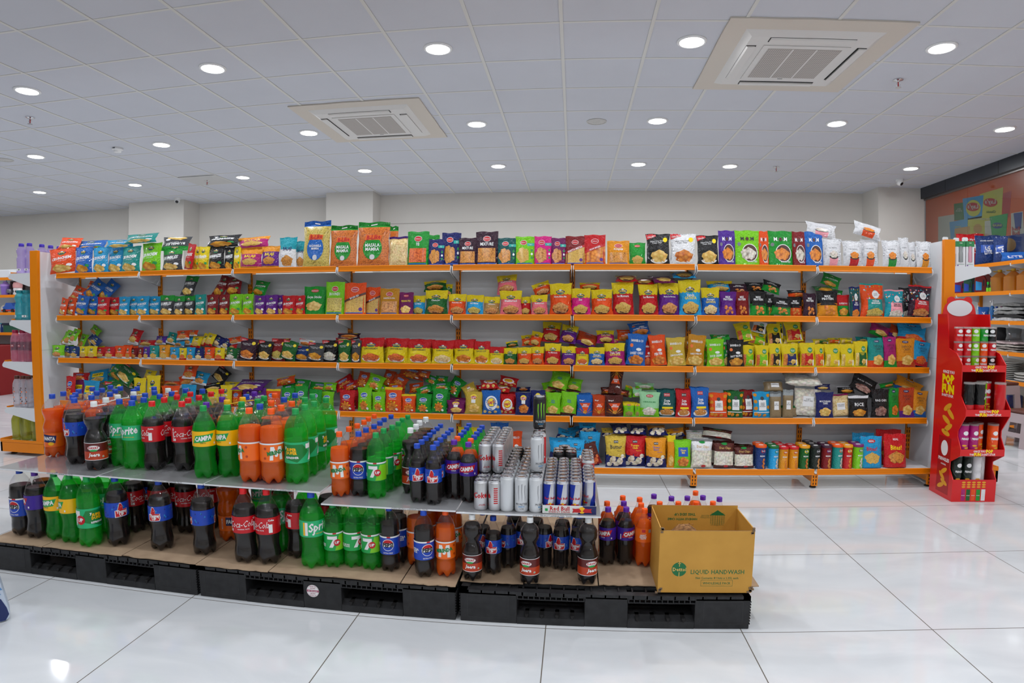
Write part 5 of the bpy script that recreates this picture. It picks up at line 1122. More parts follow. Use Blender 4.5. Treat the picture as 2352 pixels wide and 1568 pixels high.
THUMB = [(-.5,-.5),(.42,-.44),(.5,-.2),(.46,.05),(.5,.12),(.1,.12),(.12,.35),(0.0,.62),(-.14,.66),(-.10,.4),(-.28,.1),(-.5,.05)]
BTL = {}
LC = {k: mat('label_' + k, hexc(v), 0.35) for k, v in dict(red='c00818', blue='1040b0', dblue='0a2a78', green='14a04a', lgreen='7cc818', yellow='f5b800', orange='f26a10', purple='38188a', brown='5c1410', rust='b83a14', white='e6e6e6', navy='0c1858', dgreen='0a7a34', cyan='1a8ac8', grey='9a9ca0', teal='20b070').items()}
def bprof(kind, R, H):
    P = {'wave': [(.70,0),(.90,.015),(1.0,.05),(1.0,.11),(.95,.17),(.87,.24),(.86,.30),(.92,.38),(1.0,.43),(1.0,.66),(.97,.70),(.88,.75),(.73,.80),(.53,.86),(.35,.905),(.28,.925),(.27,.94)],
         'straight': [(.68,0),(.88,.015),(1.0,.06),(1.0,.14),(.965,.20),(.965,.27),(1.0,.29),(1.0,.60),(.99,.68),(.92,.76),(.74,.84),(.48,.90),(.30,.925),(.27,.94)],
         'waist': [(.68,0),(.88,.015),(.98,.05),(.96,.13),(.93,.16),(.93,.41),(.97,.44),(.98,.47),(.92,.52),(.80,.57),(.78,.60),(.88,.66),(1.0,.72),(1.0,.77),(.86,.83),(.56,.89),(.32,.93),(.27,.94)],
         'hour': [(.70,0),(.90,.015),(1.0,.06),(1.0,.15),(.98,.16),(.98,.42),(1.0,.43),(.97,.47),(.84,.53),(.66,.585),(.64,.60),(.72,.64),(.92,.70),(.97,.75),(.92,.81),(.70,.87),(.42,.91),(.27,.93)],
         'slim': [(.70,0),(.90,.02),(1.0,.07),(.95,.14),(.93,.22),(.97,.32),(1.0,.38),(1.0,.63),(.93,.69),(.74,.76),(.55,.82),(.40,.87),(.33,.90),(.33,.93)]}[kind]
    return [(a * R, b * H) for a, b in P]
def petal(R, H):
    def f(r, z, a):
        if z < 0.10 * H: q = (0.5 + 0.5 * math.cos(5 * a)) ** .7; t = 1 - z / (0.10 * H); return (r * (1 - .24 * (1 - q) * t ** .6), z + (1 - q) * 0.028 * t)
        return r
    return f
def interp(P, z):
    for (r0, z0), (r1, z1) in zip(P, P[1:]):
        if z0 <= z <= z1: return r0 + (r1 - r0) * (z - z0) / max(1e-9, z1 - z0)
    return P[-1][0]
CLEARPL = thin_clear('clear_bottle_plastic', (0.95, 0.94, 0.94), (0.85, 0.78, 0.76), 0.02, f0=0.03, f1=.8, rough=.015, dimple=.4)
GREENPL = thin_clear('green_bottle_plastic', (0.42, 0.95, 0.48), (0.10, 0.80, 0.20), 0.10, f0=0.03, f1=.7, rough=.015, dimple=.4)
LIQ = dict(cola=mat('dark_cola', (0.004, 0.002, 0.002), 0.08, spec=0.3), orange=thin_clear('orange_soda', (1.0, 0.30, 0.02), (1.0, 0.19, 0.0), 0.92, f0=0.01, f1=0.1),
           green=thin_clear('lime_soda', (0.20, 0.85, 0.28), (0.02, 0.55, 0.07), 0.30, f0=0.01, f1=0.1), lime=thin_clear('pale_lime_soda', (0.34, 0.95, 0.36), (0.06, 0.70, 0.12), 0.28, f0=0.01, f1=0.1),
           amber=thin_clear('mango_drink', (1, .6, .1), (0.9, 0.45, 0.03), 0.92, f0=.03, f1=.3))
CAPM = {k: mat('cap_plastic_' + k, hexc(v), 0.35) for k, v in dict(blue='1848b8', red='d8141c', green='0c9a4a', orange='f85a10', purple='5a1fa0', white='e4e6e6', yellow='f0b810').items()}
def bottle(key, kind, R, H, liq, capc, lz, label, fill=0.76, green=False, ring=False):
    P = bprof(kind, R, H); P = [(r, z) for r, z in P]
    # refine the profile
    Q = []
    for (r0, z0), (r1, z1) in zip(P, P[1:]): Q += [(r0, z0), ((r0 + r1) / 2 + 0.0006 * (1 if r1 != r0 else 0), (z0 + z1) / 2)]
    Q.append(P[-1]); rf = petal(R, H)
    mb = MB(); mb.lathe(Q, 30, rf=rf, capt=False); root = mb.build('soda_bottle', GREENPL if green else CLEARPL, None, 60)
    zf = fill * H; Li = [(r * 0.965, z + 0.0015) for r, z in Q if z < zf] + [(interp(P, zf) * 0.965, zf)]
    mb = MB(); mb.lathe(Li, 28, rf=rf); mb.build('drink', LIQ[liq], root, 50)
    nr = P[-1][0]; mb = MB(); cr = max(nr * 1.08, 0.0135)
    mb.lathe([(cr * 1.02, 0.925 * H), (cr * 1.02, 0.938 * H), (cr * .97, .940 * H), (cr, .944 * H), (cr, .993 * H), (cr * .93, H), (0.001, H)], 30, rf=lambda r, z, a: r * (1 + 0.012 * (math.floor(a * 15 / PI) % 2)) if z < .99 * H else r, capt=False)
    if ring:
        mb.tube([(cr, 0, .94 * H), (cr + .012, 0, .945 * H), (cr + .034, .004, .955 * H), (cr + .040, .012, .95 * H), (cr + .030, .018, .943 * H), (cr + .006, .008, .937 * H)], 0.0022, 6)
    mb.build('cap', CAPM[capc], root, 40)
    if label:
        rl = max(r for r, z in P if lz[0] * H - 0.002 <= z <= lz[1] * H + 0.002) if any(lz[0] * H - .002 <= z <= lz[1] * H + .002 for r, z in P) else interp(P, lz[0] * H)
        w = Wrap(rl + 0.0012); label(w, lz[0] * H, lz[1] * H); o = link('bottle_label', w.mb.mesh('bottle_label', w.mats, 50), root)
    BTL[key] = root; return root
W_ = LC['white']
def lb_fanta(w, a, b):
    h = b - a; w.band(a, b, LC['orange']); w.poly([(-.5,-.25),(.45,-.35),(.55,.2),(-.5,.35)], LC['navy'], .0006, 0, a + h*.62, h*.95); w.text('FANTA', 0, a + h*.62, h*.86, W_, bold=.05, rot=-.05, sy=1.3); w.disc(.01, a+h*.25, h*.2, h*.13, LC['yellow']); w.text('RECYCLE ME', -w.R*1.05, a + h*.5, h*.7, W_, rot=PI/2)
def lb_thums(w, a, b, dx=0.0):
    h = b - a; w.band(a, b, LC['cyan'] if False else LC['blue']); rr = random.Random(3)
    for k in range(22):
        x = rr.uniform(-PI, PI) * w.R; y = rr.uniform(a + .1*h, b - .2*h); q = .12*h; w.poly([(0,0),(1,.3),(.4,1.2)], LC['cyan'] if k % 2 else LC['dblue'], .0004, x, y, q)
    for s_ in (-1, 1):
        ox = (0 if s_ < 0 else PI * w.R); w.poly(THUMB, W_, .0007, ox, a + h*.42, h*.86); w.poly([(x*.9, y*.92) for x, y in THUMB], LC['red'], .0010, ox, a + h*.42, h*.86); w.text('Thums', ox - .0*h, a + h*.38, h*.68, W_, .0014, bold=.05, sy=1.2, rot=.05); w.text('UP', ox, a + h*.17, h*.32, W_, .0014, bold=.05)
def lb_jeera(w, a, b):
    h = b - a; w.band(a + h*.5, b, LC['brown']); w.band(a, a + h*.5, LC['rust']); w.band(b, b + h*.03, W_); w.band(a - h*.03, a, W_)
    for s_ in (0, 1):
        ox = s_ * PI * w.R; w.disc(ox, a + h*.72, h*.36, h*.15, W_); w.text('DAVAT', ox, a + h*.73, h*.60, LC['red'], bold=.04); w.disc(ox, a + h*.57, h*.22, h*.06, LC['green'], .0009); w.text('Jeera', ox + .02*h, a + h*.28, h*.66, W_, bold=.04, shear=.2)
        w.rect(ox + h*.5, ox + h*.6, a + h*.12, a + h*.22, W_); w.rect(ox + h*.52, ox + h*.58, a + h*.14, a + h*.20, LC['green'], .0009)
def lb_sprite(w, a, b, word='Sprite'):
    h = b - a; w.band(a, b, LC['teal']); w.text(word, 0, a + h*.58, h*1.5, W_, bold=.03, shear=.25, rot=.12, sy=1.15); w.text('LEMON-LIME FLAVOURED', .1*h, a + h*.22, h*.8, LC['yellow']); w.rect(-w.R*1.25, -w.R*1.02, a + h*.1, a + h*.9, W_); w.rect(-w.R*1.42, -w.R*1.27, a + h*.1, a + h*.9, LC['yellow'])
    w.text(word, PI * w.R, a + h*.58, h*1.5, W_, bold=.03, shear=.25, rot=.12); w.rect(-.1*h-.03, -.03, a+h*.12, a+h*.22, W_)
def lb_coke(w, a, b):
    h = b - a; w.band(a, b, LC['red'])
    for s_ in (0, 1): ox = s_ * PI * w.R; w.text('Coca-Cola', ox, a + h*.56, h*1.55, W_, bold=.0, shear=.45, rot=.05, sy=1.5); w.text('ORIGINAL TASTE', ox + .1*h, a + h*.25, h*.7, W_)
    w.text('RECYCLE ME', -w.R*1.05, a + h*.5, h*.8, W_, rot=PI/2, bold=.03); w.rect(-w.R*.95, -w.R*.8, a+h*.1, a+h*.25, W_); w.rect(w.R*1.0, w.R*1.3, a+h*.1, a+h*.6, W_, .0004)
    w.text('Coke', w.R*1.2, a+h*.85, h*.35, W_, bold=.04)
def lb_campa(base, plate, cap2='LEMON'):
    def f(w, a, b):
        h = b - a; w.band(a, b, LC[base])
        for s_ in (0, 1): ox = s_ * PI * w.R; w.poly([(-.75,-.30),(.55,-.16),(.78,.36),(-.55,.22)], LC[plate], .0006, ox, a + h*.5, h*.95); w.text('CAMPA', ox, a + h*.54, h*1.12, W_, bold=.05, shear=.15, rot=.12, sy=1.2); w.text(cap2, ox, a + h*.24, h*.36, W_ if plate != 'green' else LC['dgreen'])
        w.rect(w.R*.95, w.R*1.08, a+h*.12, a+h*.25, W_); w.rect(-w.R*1.2, -w.R*1.1, a+h*.1, a+h*.5, W_)
    return f
def lb_campao(w, a, b):
    h = b - a; w.band(a, b, LC['orange']); w.text('GREAT\nINDIAN\nTASTE', -.2*w.R, a+h*.42, h*.5, W_, bold=.04, shear=.2, rot=.1); w.rect(-.35*w.R, .05*w.R, a+h*.75, a+h*.95, LC['red']); w.rect(.4*w.R, .7*w.R, a+h*.72, a+h*.95, LC['grey']); w.text('CAMPA', PI*w.R, a+h*.5, h, W_, bold=.05)
MSH = [(-.5,-.5),(-.28,-.5),(-.24,.05),(0,-.32),(.24,.05),(.28,-.5),(.5,-.5),(.42,.5),(.2,.5),(0,.12),(-.2,.5),(-.42,.5)]
def lb_mirinda(w, a, b):
    h = b - a; w.band(a, b, LC['orange']); w.band(b - h*.08, b + .0002, W_, w.R + .0003)
    for s_ in (0, 1):
        ox = s_ * PI * w.R
        # the letter M as four slabs
        for q in ([(-.5,-.5),(-.25,-.5),(-.2,.5),(-.42,.5)], [(.25,-.5),(.5,-.5),(.42,.5),(.2,.5)], [(-.42,.5),(-.16,.5),(.06,-.25),(-.08,-.25)], [(.42,.5),(.16,.5),(-.06,-.25),(.08,-.25)]): w.poly(q, W_, .0006, ox, a + h*.46, h*.72)
        w.text('MIRINDA', ox, a + h*.52, h*.98, LC['dgreen'], .0015, bold=.05, rot=.16, sy=1.25)
        for x, y in ((-.62,.2),(.62,.25),(.6,.75),(-.6,.72)): w.disc(ox + x*h, a + y*h, h*.07, h*.07, LC['rust'])
def lb_pepsi(w, a, b):
    h = b - a; w.band(a, b, LC['blue']); w.band(b - h*.08, b + .0002, W_, w.R + .0003); w.rect(-.1*w.R, .25*w.R, b-h*.075, b, LC['red'], .0008)
    for s_ in (0, 1):
        ox = s_ * PI * w.R; c = a + h*.54; r = h*.32; w.disc(ox, c, r, r, W_); [w.poly([(r*.9*math.cos(a0 + (a1-a0)*k/14), r*.9*math.sin(a0 + (a1-a0)*k/14)) for k in range(15)], LC[cc], .0009, ox, c) for cc, a0, a1 in (('blue', PI + .35, 2*PI - .35), ('red', .35, PI - .35))]; w.text('PEPSI', ox, c, r*1.75, INK['k'], .0014, bold=.05, sy=1.2); w.text('EXTRA FIZZ', ox, a + h*.1, h*.5, W_)
    w.text('EXTRA\nFIZZ', -w.R*1.35, a + h*.5, h*.5, W_, bold=.04)
def seven(w, ox, cy, k):
    w.poly([(-.5,.5),(.35,.5),(.35,.22),(-.05,-.5),(-.38,-.5),(0,.22),(-.5,.22)], W_, .0009, ox, cy, k) if False else None
    w.poly([(-.5,.22),(.35,.22),(.35,.5),(-.5,.5)], W_, .0010, ox, cy, k); w.poly([(.02,.24),(.35,.24),(-.02,-.5),(-.34,-.5)], W_, .0010, ox, cy, k)
    w.disc(ox + .36*k, cy - .08*k, .30*k, .30*k, LC['red'], .0014); w.text('UP', ox + .36*k, cy - .08*k, .42*k, W_, .0019, bold=.05, shear=.1)
def lb_7up(w, a, b):
    h = b - a; w.band(a, b, LC['green']); w.band(b - h*.08, b + .0002, W_, w.R + .0003); w.rect(-.1*w.R, .25*w.R, b-h*.075, b, LC['red'], .0008)
    w.poly([(.05,-.45),(.85,-.45),(.85,.4),(.3,.4)], LC['lgreen'], .0005, 0, a + h*.47, h); seven(w, -.05*h, a + h*.5, h*.62); seven(w, PI*w.R, a + h*.5, h*.62)
    w.text('NOW MORE\nREFRESHING', -w.R*1.5, a + h*.3, h*.65, W_, bold=.03)
def lb_7super(w, a, b):
    h = b - a; w.band(a, b, LC['teal']); w.poly([(-.9,-.1),(.3,-.45),(1,.1),(.6,.5),(-.6,.5)], LC['dgreen'], .0004, 0, a + h*.45, h*.9); w.text('SUPER\nDUPER', 0, a + h*.58, h*.55, LC['yellow'], bold=.05, sy=1.1); w.text('REFRESHER', .02*h, a + h*.28, h*.66, W_, bold=.04)
    w.text('7', -.30*h, a+h*.72, h*.1, W_, bold=.06); seven(w, w.R*1.9, a + h*.5, h*.8); seven(w, -w.R*1.9, a + h*.5, h*.8)
H2, R2 = 0.340, 0.0545
bottle('fanta', 'waist', R2, H2, 'orange', 'blue', (.17, .39), lb_fanta)
bottle('thums', 'wave', R2, H2, 'cola', 'blue', (.44, .65), lb_thums)
bottle('jeera2', 'hour', R2, H2, 'cola', 'white', (.17, .41), lb_jeera, ring=True)
bottle('sprite', 'wave', R2, H2, 'lime', 'blue', (.44, .655), lb_sprite, green=True)
bottle('coke', 'wave', R2, H2, 'cola', 'red', (.43, .655), lb_coke)
bottle('campac2', 'wave', R2, H2, 'cola', 'purple', (.45, .66), lb_campa('purple', 'red', 'COLA'))
bottle('mango', 'wave', R2, H2, 'amber', 'yellow', (.45, .66), lb_campa('yellow', 'orange', 'MANGO'), ring=True)
bottle('campag', 'wave', R2, H2, 'green', 'green', (.455, .665), lb_campa('yellow', 'green', 'LEMON'), green=True)
bottle('mirinda2', 'straight', R2, H2, 'orange', 'orange', (.31, .56), lb_mirinda)
bottle('pepsi2', 'straight', R2, H2, 'cola', 'blue', (.31, .58), lb_pepsi)
bottle('7up2', 'straight', R2, H2, 'lime', 'green', (.29, .57), lb_7super, fill=.72, green=True)
H1, R1 = 0.292, 0.0425
bottle('mirinda1', 'straight', R1, H1, 'orange', 'orange', (.30, .56), lb_mirinda)
bottle('pepsi1', 'straight', R1, H1, 'cola', 'blue', (.29, .57), lb_pepsi, fill=.74)
bottle('7up1', 'straight', R1, H1, 'lime', 'green', (.29, .57), lb_7up, fill=.62, green=True)
bottle('jeera1', 'hour', 0.041, 0.285, 'cola', 'white', (.17, .41), lb_jeera, fill=.86)
H0 = 0.257
bottle('thums0', 'slim', 0.0355, H0, 'cola', 'blue', (.39, .62), lb_thums, fill=.72)
bottle('campac0', 'slim', 0.038, 0.262, 'cola', 'purple', (.46, .68), lb_campa('purple', 'red', 'COLA'), fill=.78)
bottle('campao0', 'slim', 0.038, 0.262, 'orange', 'orange', (.45, .69), lb_campao, fill=.80)
bottle('sprite0', 'slim', 0.036, 0.262, 'lime', 'blue', (.40, .62), lb_sprite, fill=.75, green=True)
bottle('jeera0', 'hour', 0.041, 0.300, 'cola', 'white', (.17, .41), lb_jeera, fill=.80)
BDESC = dict(fanta='waisted orange soda bottle', thums='dark cola bottle with thumb label', jeera2='dark jeera bottle with white handle cap', sprite='green lemon-lime bottle with blue cap', coke='dark cola bottle with red label', campac2='dark cola bottle with purple cap', mango='amber mango drink bottle',
             campag='green bottle with yellow label', mirinda2='orange soda bottle with orange cap', pepsi2='dark cola bottle with globe label', mirinda1='medium orange soda bottle, orange cap', pepsi1='medium cola bottle with globe label', jeera1='hourglass jeera bottle with white cap', thums0='small dark cola bottle, blue label',
             campac0='small dark cola bottle, purple cap', campao0='small orange soda bottle, orange cap', sprite0='small green bottle, blue cap', jeera0='dark bottle with white cap')
BDESC['7up2'] = 'straight green bottle with green label'; BDESC['7up1'] = 'green bottle with lime label'
used = set(); allb = []
def put_bottle(key, x, y, z, yaw, desc, place, group):
    proto = BTL[key]
    if key in used: o = copy_tree(proto)
    else: o = proto; used.add(key)
    o.location = (x, y, z); o.rotation_euler = (0, 0, yaw)
    tag(o, desc + ', ' + place, 'soda bottle', group); allb.append(o)
    return o

# ------------------------------------------------------------------ pallets, card sheets, boards
def pallet(x0, lab):
    Wd, Dp, Hh = 1.18, 1.0, 0.146; t = empty('plastic_pallet', (x0, 2.32, 0)); tag(t, lab, 'pallet', 'black plastic pallets under the drinks')
    b = [(0, .235), (.51, .685), (.955, Wd)]; op = [(.235, .51), (.685, .955)]
    for y0, y1 in ((0, .12), (.44, .56), (.88, 1.0)):
        for a, c in b: mb = MB(); mb.box(a, c, y0, y1, 0.0, Hh - .012); mb.build('block', M_BLACKPL, t, bevel=0.004)
    mb = MB()
    for y0, y1 in ((0, .12), (.44, .56), (.88, 1.0)):
        for a, c in op:
            mb.prism([(y0, 0), (y1, 0), (y1, .046), (y0 + .03, .046), (y0, .030)], 'x', a, c)
            if y0 == 0:
                for k in range(4): xx = a + .04 + k * .062; mb.prism([(xx - .008, .046), (xx, .024), (xx + .008, .046)], 'y', y0 - .001, y0 + .05, 1)
    for a, c in b: mb.box(a + .01, c - .01, .12, .88, 0, .02)
    mb.build('bottom_rail', [M_BLACKPL, M_DARK], t)
    mb = MB(); mb.box(0, Wd, 0, .03, Hh - .022, Hh - .004); mb.box(0, Wd, Dp - .03, Dp, Hh - .022, Hh - .004); mb.box(0, .03, 0, Dp, Hh - .022, Hh - .004); mb.box(Wd - .03, Wd, 0, Dp, Hh - .022, Hh - .004)
    k = .03
    while k < Wd - .02: mb.box(k, k + .006, .0, Dp, Hh - .020, Hh - .005); k += .056
    k = .03
    while k < Dp - .02: mb.box(0, Wd, k, k + .006, Hh - .020, Hh - .005); k += .052
    for a, c in op:
        k = a
        while k < c: mb.box(k, k + .004, -.0015, .02, Hh - .036, Hh - .020); k += .0225
        mb.box(a, c, .001, .02, Hh - .038, Hh - .034)
    mb.box(.03, Wd - .03, .06, Dp - .03, Hh - .032, Hh - .026)
    mb.build('deck', M_BLACKPL, t)
    for xx in (0, Wd):
        mb = MB()
        for k in range(9): z = .02 + k * .012; s_ = -1 if xx == 0 else 1; mb.box(min(xx, xx + s_*.003), max(xx, xx + s_*.003), .0, .05, z, z + .005)
        mb.build('corner_rib', M_BLACKPL, t)
    for a, c in ((.03, .2), (.99, 1.15)):
        mb = MB()
        for q in ((a, c, .118, .1195), (a, c, .022, .0235), (a, a + .0015, .022, .119), (c - .0015, c, .022, .119)): mb.box(q[0], q[1], -.0008, .0, q[2], q[3])
        mb.build('moulded_outline', mat('scuffed_black', (0.035, 0.035, 0.036), 0.6), t)
    return t
pallet(-2.84, 'black plastic pallet at the left end under the big bottles'); PM = pallet(-1.645, 'middle black plastic pallet with a round white sticker'); pallet(-0.445, 'black plastic pallet at the right end under the cardboard box')
mb = MB(); mb.lathe([(0.028, 0), (0.028, 0.0006)], 32); mb.lathe([(0.0262, .0006), (0.0262, .0007), (0.0255, .0007), (0.0255, .0006)], 32, mi=1, capb=False, capt=False)
mb.box(-.027, .027, -.0045, .0045, .0006, .0009, 1)
flat_text(mb, 'ISO 9001:2015', 0, 0, .045, 0, lambda x, y: (x, y, .0012), .03); flat_text(mb, 'CERTIFIED', 0, .012, .026, 1, lambda x, y: (x, y, .0009)); flat_text(mb, 'CERTIFIED', 0, -.012, .026, 1, lambda x, y: (x, y, .0009)); flat_text(mb, 'TESTED OK', 0, .02, .03, 1, lambda x, y: (x, y, .0009)); flat_text(mb, 'TESTED OK', 0, -.02, .03, 1, lambda x, y: (x, y, .0009))
o = mb.build('round_sticker', [mat('sticker_white', (.8, .78, .78), .5), mat('sticker_maroon', hexc('a01850'), .5)], PM); o.location = (0.555, -0.0008, 0.082); o.rotation_euler = (PI/2, 0, 0)
cds = [(-2.86, -2.52, 2.315), (-2.515, -2.06, 2.32), (-2.055, -1.66, 2.325), (-1.655, -1.30, 2.32), (-1.295, -0.70, 2.33), (-0.695, -0.465, 2.325), (-0.455, -0.19, 2.38), (-0.185, 0.12, 2.395), (0.125, 0.36, 2.40), (0.365, 0.79, 2.40)]
for n, (a, c, y) in enumerate(cds):
    mb = MB(); rr = random.Random(n); nx = 12; zz = 0.1465
    top = [(a + (c - a) * k / nx, y + rr.uniform(-.004, .004)) for k in range(nx + 1)]
    poly = top + [(c, 3.28), (a, 3.28)]
    mb.prism(poly, 'z', zz, zz + 0.0045, 0)
    mb.box(a + .002, c - .002, y + .003, y + .006, zz + .0012, zz + .0032, 1)
    o = mb.build('cardboard_sheet', [M_CARD, M_CARDEDGE], None); tag(o, f'flattened brown cardboard sheet on the pallets, {ORD[n+1]} from left', 'cardboard', 'cardboard sheets on the pallets')
    if n == 9: o.rotation_euler = (0, 0, -0.0)
CT = 0.151
M_BOARD = bpy.data.materials.new('film_wrapped_white_board'); nt, b = nodes_of(M_BOARD); b.inputs['Base Color'].default_value = (.36, .36, .37, 1); b.inputs['Roughness'].default_value = .09; b.inputs['Specular IOR Level'].default_value = 1.0; b.inputs['Coat Weight'].default_value = 1.0  # white board's top greyed: dark reflections put into the base colour
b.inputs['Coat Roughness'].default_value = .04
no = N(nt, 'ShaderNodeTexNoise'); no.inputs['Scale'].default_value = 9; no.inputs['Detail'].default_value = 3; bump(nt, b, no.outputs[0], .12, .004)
def board(x0, x1, y0, y1, z, lab):
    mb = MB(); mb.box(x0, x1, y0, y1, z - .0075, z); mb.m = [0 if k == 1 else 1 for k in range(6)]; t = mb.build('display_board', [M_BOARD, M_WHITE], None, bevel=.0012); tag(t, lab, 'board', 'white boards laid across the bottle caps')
    mb = MB(); flat_text(mb, 'GYPSUM PVC LAMINATED TILES', (x0 + x1) / 2 + .1, z - .0037, .16, 0, lambda x, y: (x, y0 - .0004, y), .0); mb.build('edge_print', INK['k'], t)
ZA, ZB = 0.5005, 0.4505
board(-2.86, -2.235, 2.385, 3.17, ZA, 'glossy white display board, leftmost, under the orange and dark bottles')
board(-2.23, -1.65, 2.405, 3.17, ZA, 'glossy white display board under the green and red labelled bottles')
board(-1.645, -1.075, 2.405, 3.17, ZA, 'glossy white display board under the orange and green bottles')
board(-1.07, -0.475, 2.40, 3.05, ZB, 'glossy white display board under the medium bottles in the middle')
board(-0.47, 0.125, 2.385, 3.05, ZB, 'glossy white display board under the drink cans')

# ------------------------------------------------------------------ upper bottles, measured at their caps
def caps(lst, ox, oy, s_, ztop, zbase, minr, boardname, group, ylim, xlim):
    pts = []
    for key, x, y, yaw in lst:
        p = at(ox + x / s_, oy + y / s_, Z=ztop); pts.append([key, p.x, p.y, yaw])
    for it in range(160):
        for i in range(len(pts)):
            for j in range(i):
                dx, dy = pts[i][1] - pts[j][1], pts[i][2] - pts[j][2]; d = math.hypot(dx, dy) or 1e-6; m = minr[pts[i][0]] + minr[pts[j][0]] + 0.001
                if d < m: e = (m - d) / 2; pts[i][1] += dx/d*e; pts[i][2] += dy/d*e; pts[j][1] -= dx/d*e; pts[j][2] -= dy/d*e
            r = minr[pts[i][0]]; pts[i][2] = min(max(pts[i][2], ylim[0] + r), ylim[1] - r); pts[i][1] = min(max(pts[i][1], xlim[0] + r), xlim[1] - r)
    # files run back from the front edge: rank each kind by depth
    byk = {}
    for q in pts: byk.setdefault(q[0], []).append(q)
    for k, L_ in byk.items():
        cols = []
        for q in sorted(L_, key=lambda q: q[1]):
            if cols and q[1] - cols[-1][-1][1] < minr[k] * 1.1: cols[-1].append(q)
            else: cols.append([q])
        for ci, c_ in enumerate(cols):
            c_.sort(key=lambda q: q[2])
            for ri, q in enumerate(c_):
                fl = f' in {ORD[ci+1]} file' if len(cols) > 1 else ''
                put_bottle(k, q[1], q[2], zbase, q[3], BDESC[k], f'{ORD[ri+1]} from front{fl}, {boardname}', group)
RAD = {k: (R2 if k in ('fanta','thums','jeera2','sprite','coke','campac2','mango','campag','mirinda2','pepsi2','7up2') else R1 if k in ('mirinda1','pepsi1','7up1') else 0.0415 if k.startswith('jeera') else 0.038) for k in BTL}
A_ = [('fanta',85,308,.25),('fanta',110,277,0),('thums',250,343,-.35),('thums',247,310,.2),('fanta',238,283,.4),('fanta',236,260,.1),('jeera2',410,372,.5),('fanta',390,320,0),('fanta',380,285,.3),('fanta',360,262,1),('fanta',347,240,0),
 ('thums',520,292,1.2),('fanta',503,265,.3),('fanta',468,243,0),('fanta',643,268,.5),('fanta',602,245,.7),('thums',738,248,.2),('thums',870,250,.2),('jeera2',548,345,1),('jeera2',655,320,.3),('jeera2',775,295,0),('jeera2',1018,268,0),
 ('sprite',595,350,.55),('sprite',703,363,.1),('sprite',697,322,.5),('sprite',830,338,.6),('sprite',810,300,.2),('sprite',935,310,.3),('sprite',933,278,.1),('sprite',1047,290,.2),('sprite',1138,265,1),('sprite',1285,268,0),
 ('coke',885,370,-.75),('coke',975,338,.3),('coke',1083,318,0),('coke',1200,293,.4),('coke',1130,372,.75),('coke',1190,342,.2),('coke',1265,322,.5),('coke',1370,292,0),('coke',1455,270,.2),
 ('campac2',1430,370,0),('campac2',1513,340,.3),('campac2',1725,290,.3),('mango',1480,362,.4),('mango',1578,338,.1),('campag',1327,397,.45),('campag',1515,397,-.35),('campag',1615,367,.2),('campag',1705,352,.3),('campag',1808,322,.2),
 ('mirinda2',1683,425,-.75),('mirinda2',1865,430,.8),('mirinda2',1862,368,.2),('mirinda2',1875,310,0),('mirinda2',1950,402,.5),('mirinda2',2033,370,.2),('pepsi2',1780,390,0),('pepsi2',1650,322,.3),('pepsi2',1970,337,0),('pepsi2',2045,303,0),
 ('7up2',2063,430,.0),('7up2',2133,397,.1),('7up2',2207,370,1.7),('7up2',2307,340,0),('7up2',2143,338,.3),('7up2',2198,310,.2)]
caps(A_, 100, 820, 3.5636, ZA + H2 - .006, ZA, RAD, 'on left board', 'large bottles on the left boards', (2.40, 3.17), (-2.86, -1.07))
B_ = [('mirinda1',131,263,.1),('mirinda1',216,223,.1),('mirinda1',288,197,0),('mirinda1',344,168,.3),('mirinda1',380,141,0),('mirinda1',430,117,0),('pepsi1',287,262,.2),('pepsi1',350,230,.5),('pepsi1',423,202,0),('pepsi1',471,175,.2),('pepsi1',502,147,0),('pepsi1',565,122,.2),
 ('7up1',438,272,.1),('7up1',503,235,-.9),('7up1',570,210,.5),('7up1',622,180,.4),('7up1',655,150,0),('7up1',705,124,0)]
caps(B_, 740, 920, 3.5636, ZB + H1 - .006, ZB, RAD, 'on middle board', 'medium bottles on the middle board', (2.41, 3.05), (-1.07, -.75))
B_ = [('jeera0',722,227,.3),('jeera0',768,198,0),('jeera0',797,168,.2),('jeera0',848,139,.1)]
caps(B_, 740, 920, 3.5636, ZB + .297, ZB, RAD, 'on middle board', 'white capped bottles on the middle board', (2.5, 3.05), (-.78, -.66))
B_ = [('thums0',755,360,.35),('thums0',769,328,.1),('thums0',819,302,0),('thums0',861,275,.2),('thums0',906,248,.1),('thums0',927,222,0),('thums0',966,198,0),('thums0',895,367,.1),('thums0',911,337,.4),('thums0',947,308,0),('thums0',985,283,.2),('thums0',1026,257,.1),('thums0',1044,230,0),
 ('campac0',1042,337,.1),('campao0',1085,305,0),('campac0',1215,355,-.1),('campao0',1215,322,.3),('sprite0',1110,290,0),('sprite0',1156,257,.2),('sprite0',1180,228,.1),('sprite0',1201,201,0),('sprite0',1250,305,0),('sprite0',1284,272,.2),('sprite0',1307,243,.1),('sprite0',1324,218,0)]
caps(B_, 740, 920, 3.5636, ZB + .252, ZB, RAD, 'on middle board', 'small bottles on the middle board', (2.42, 3.05), (-.70, -.405))

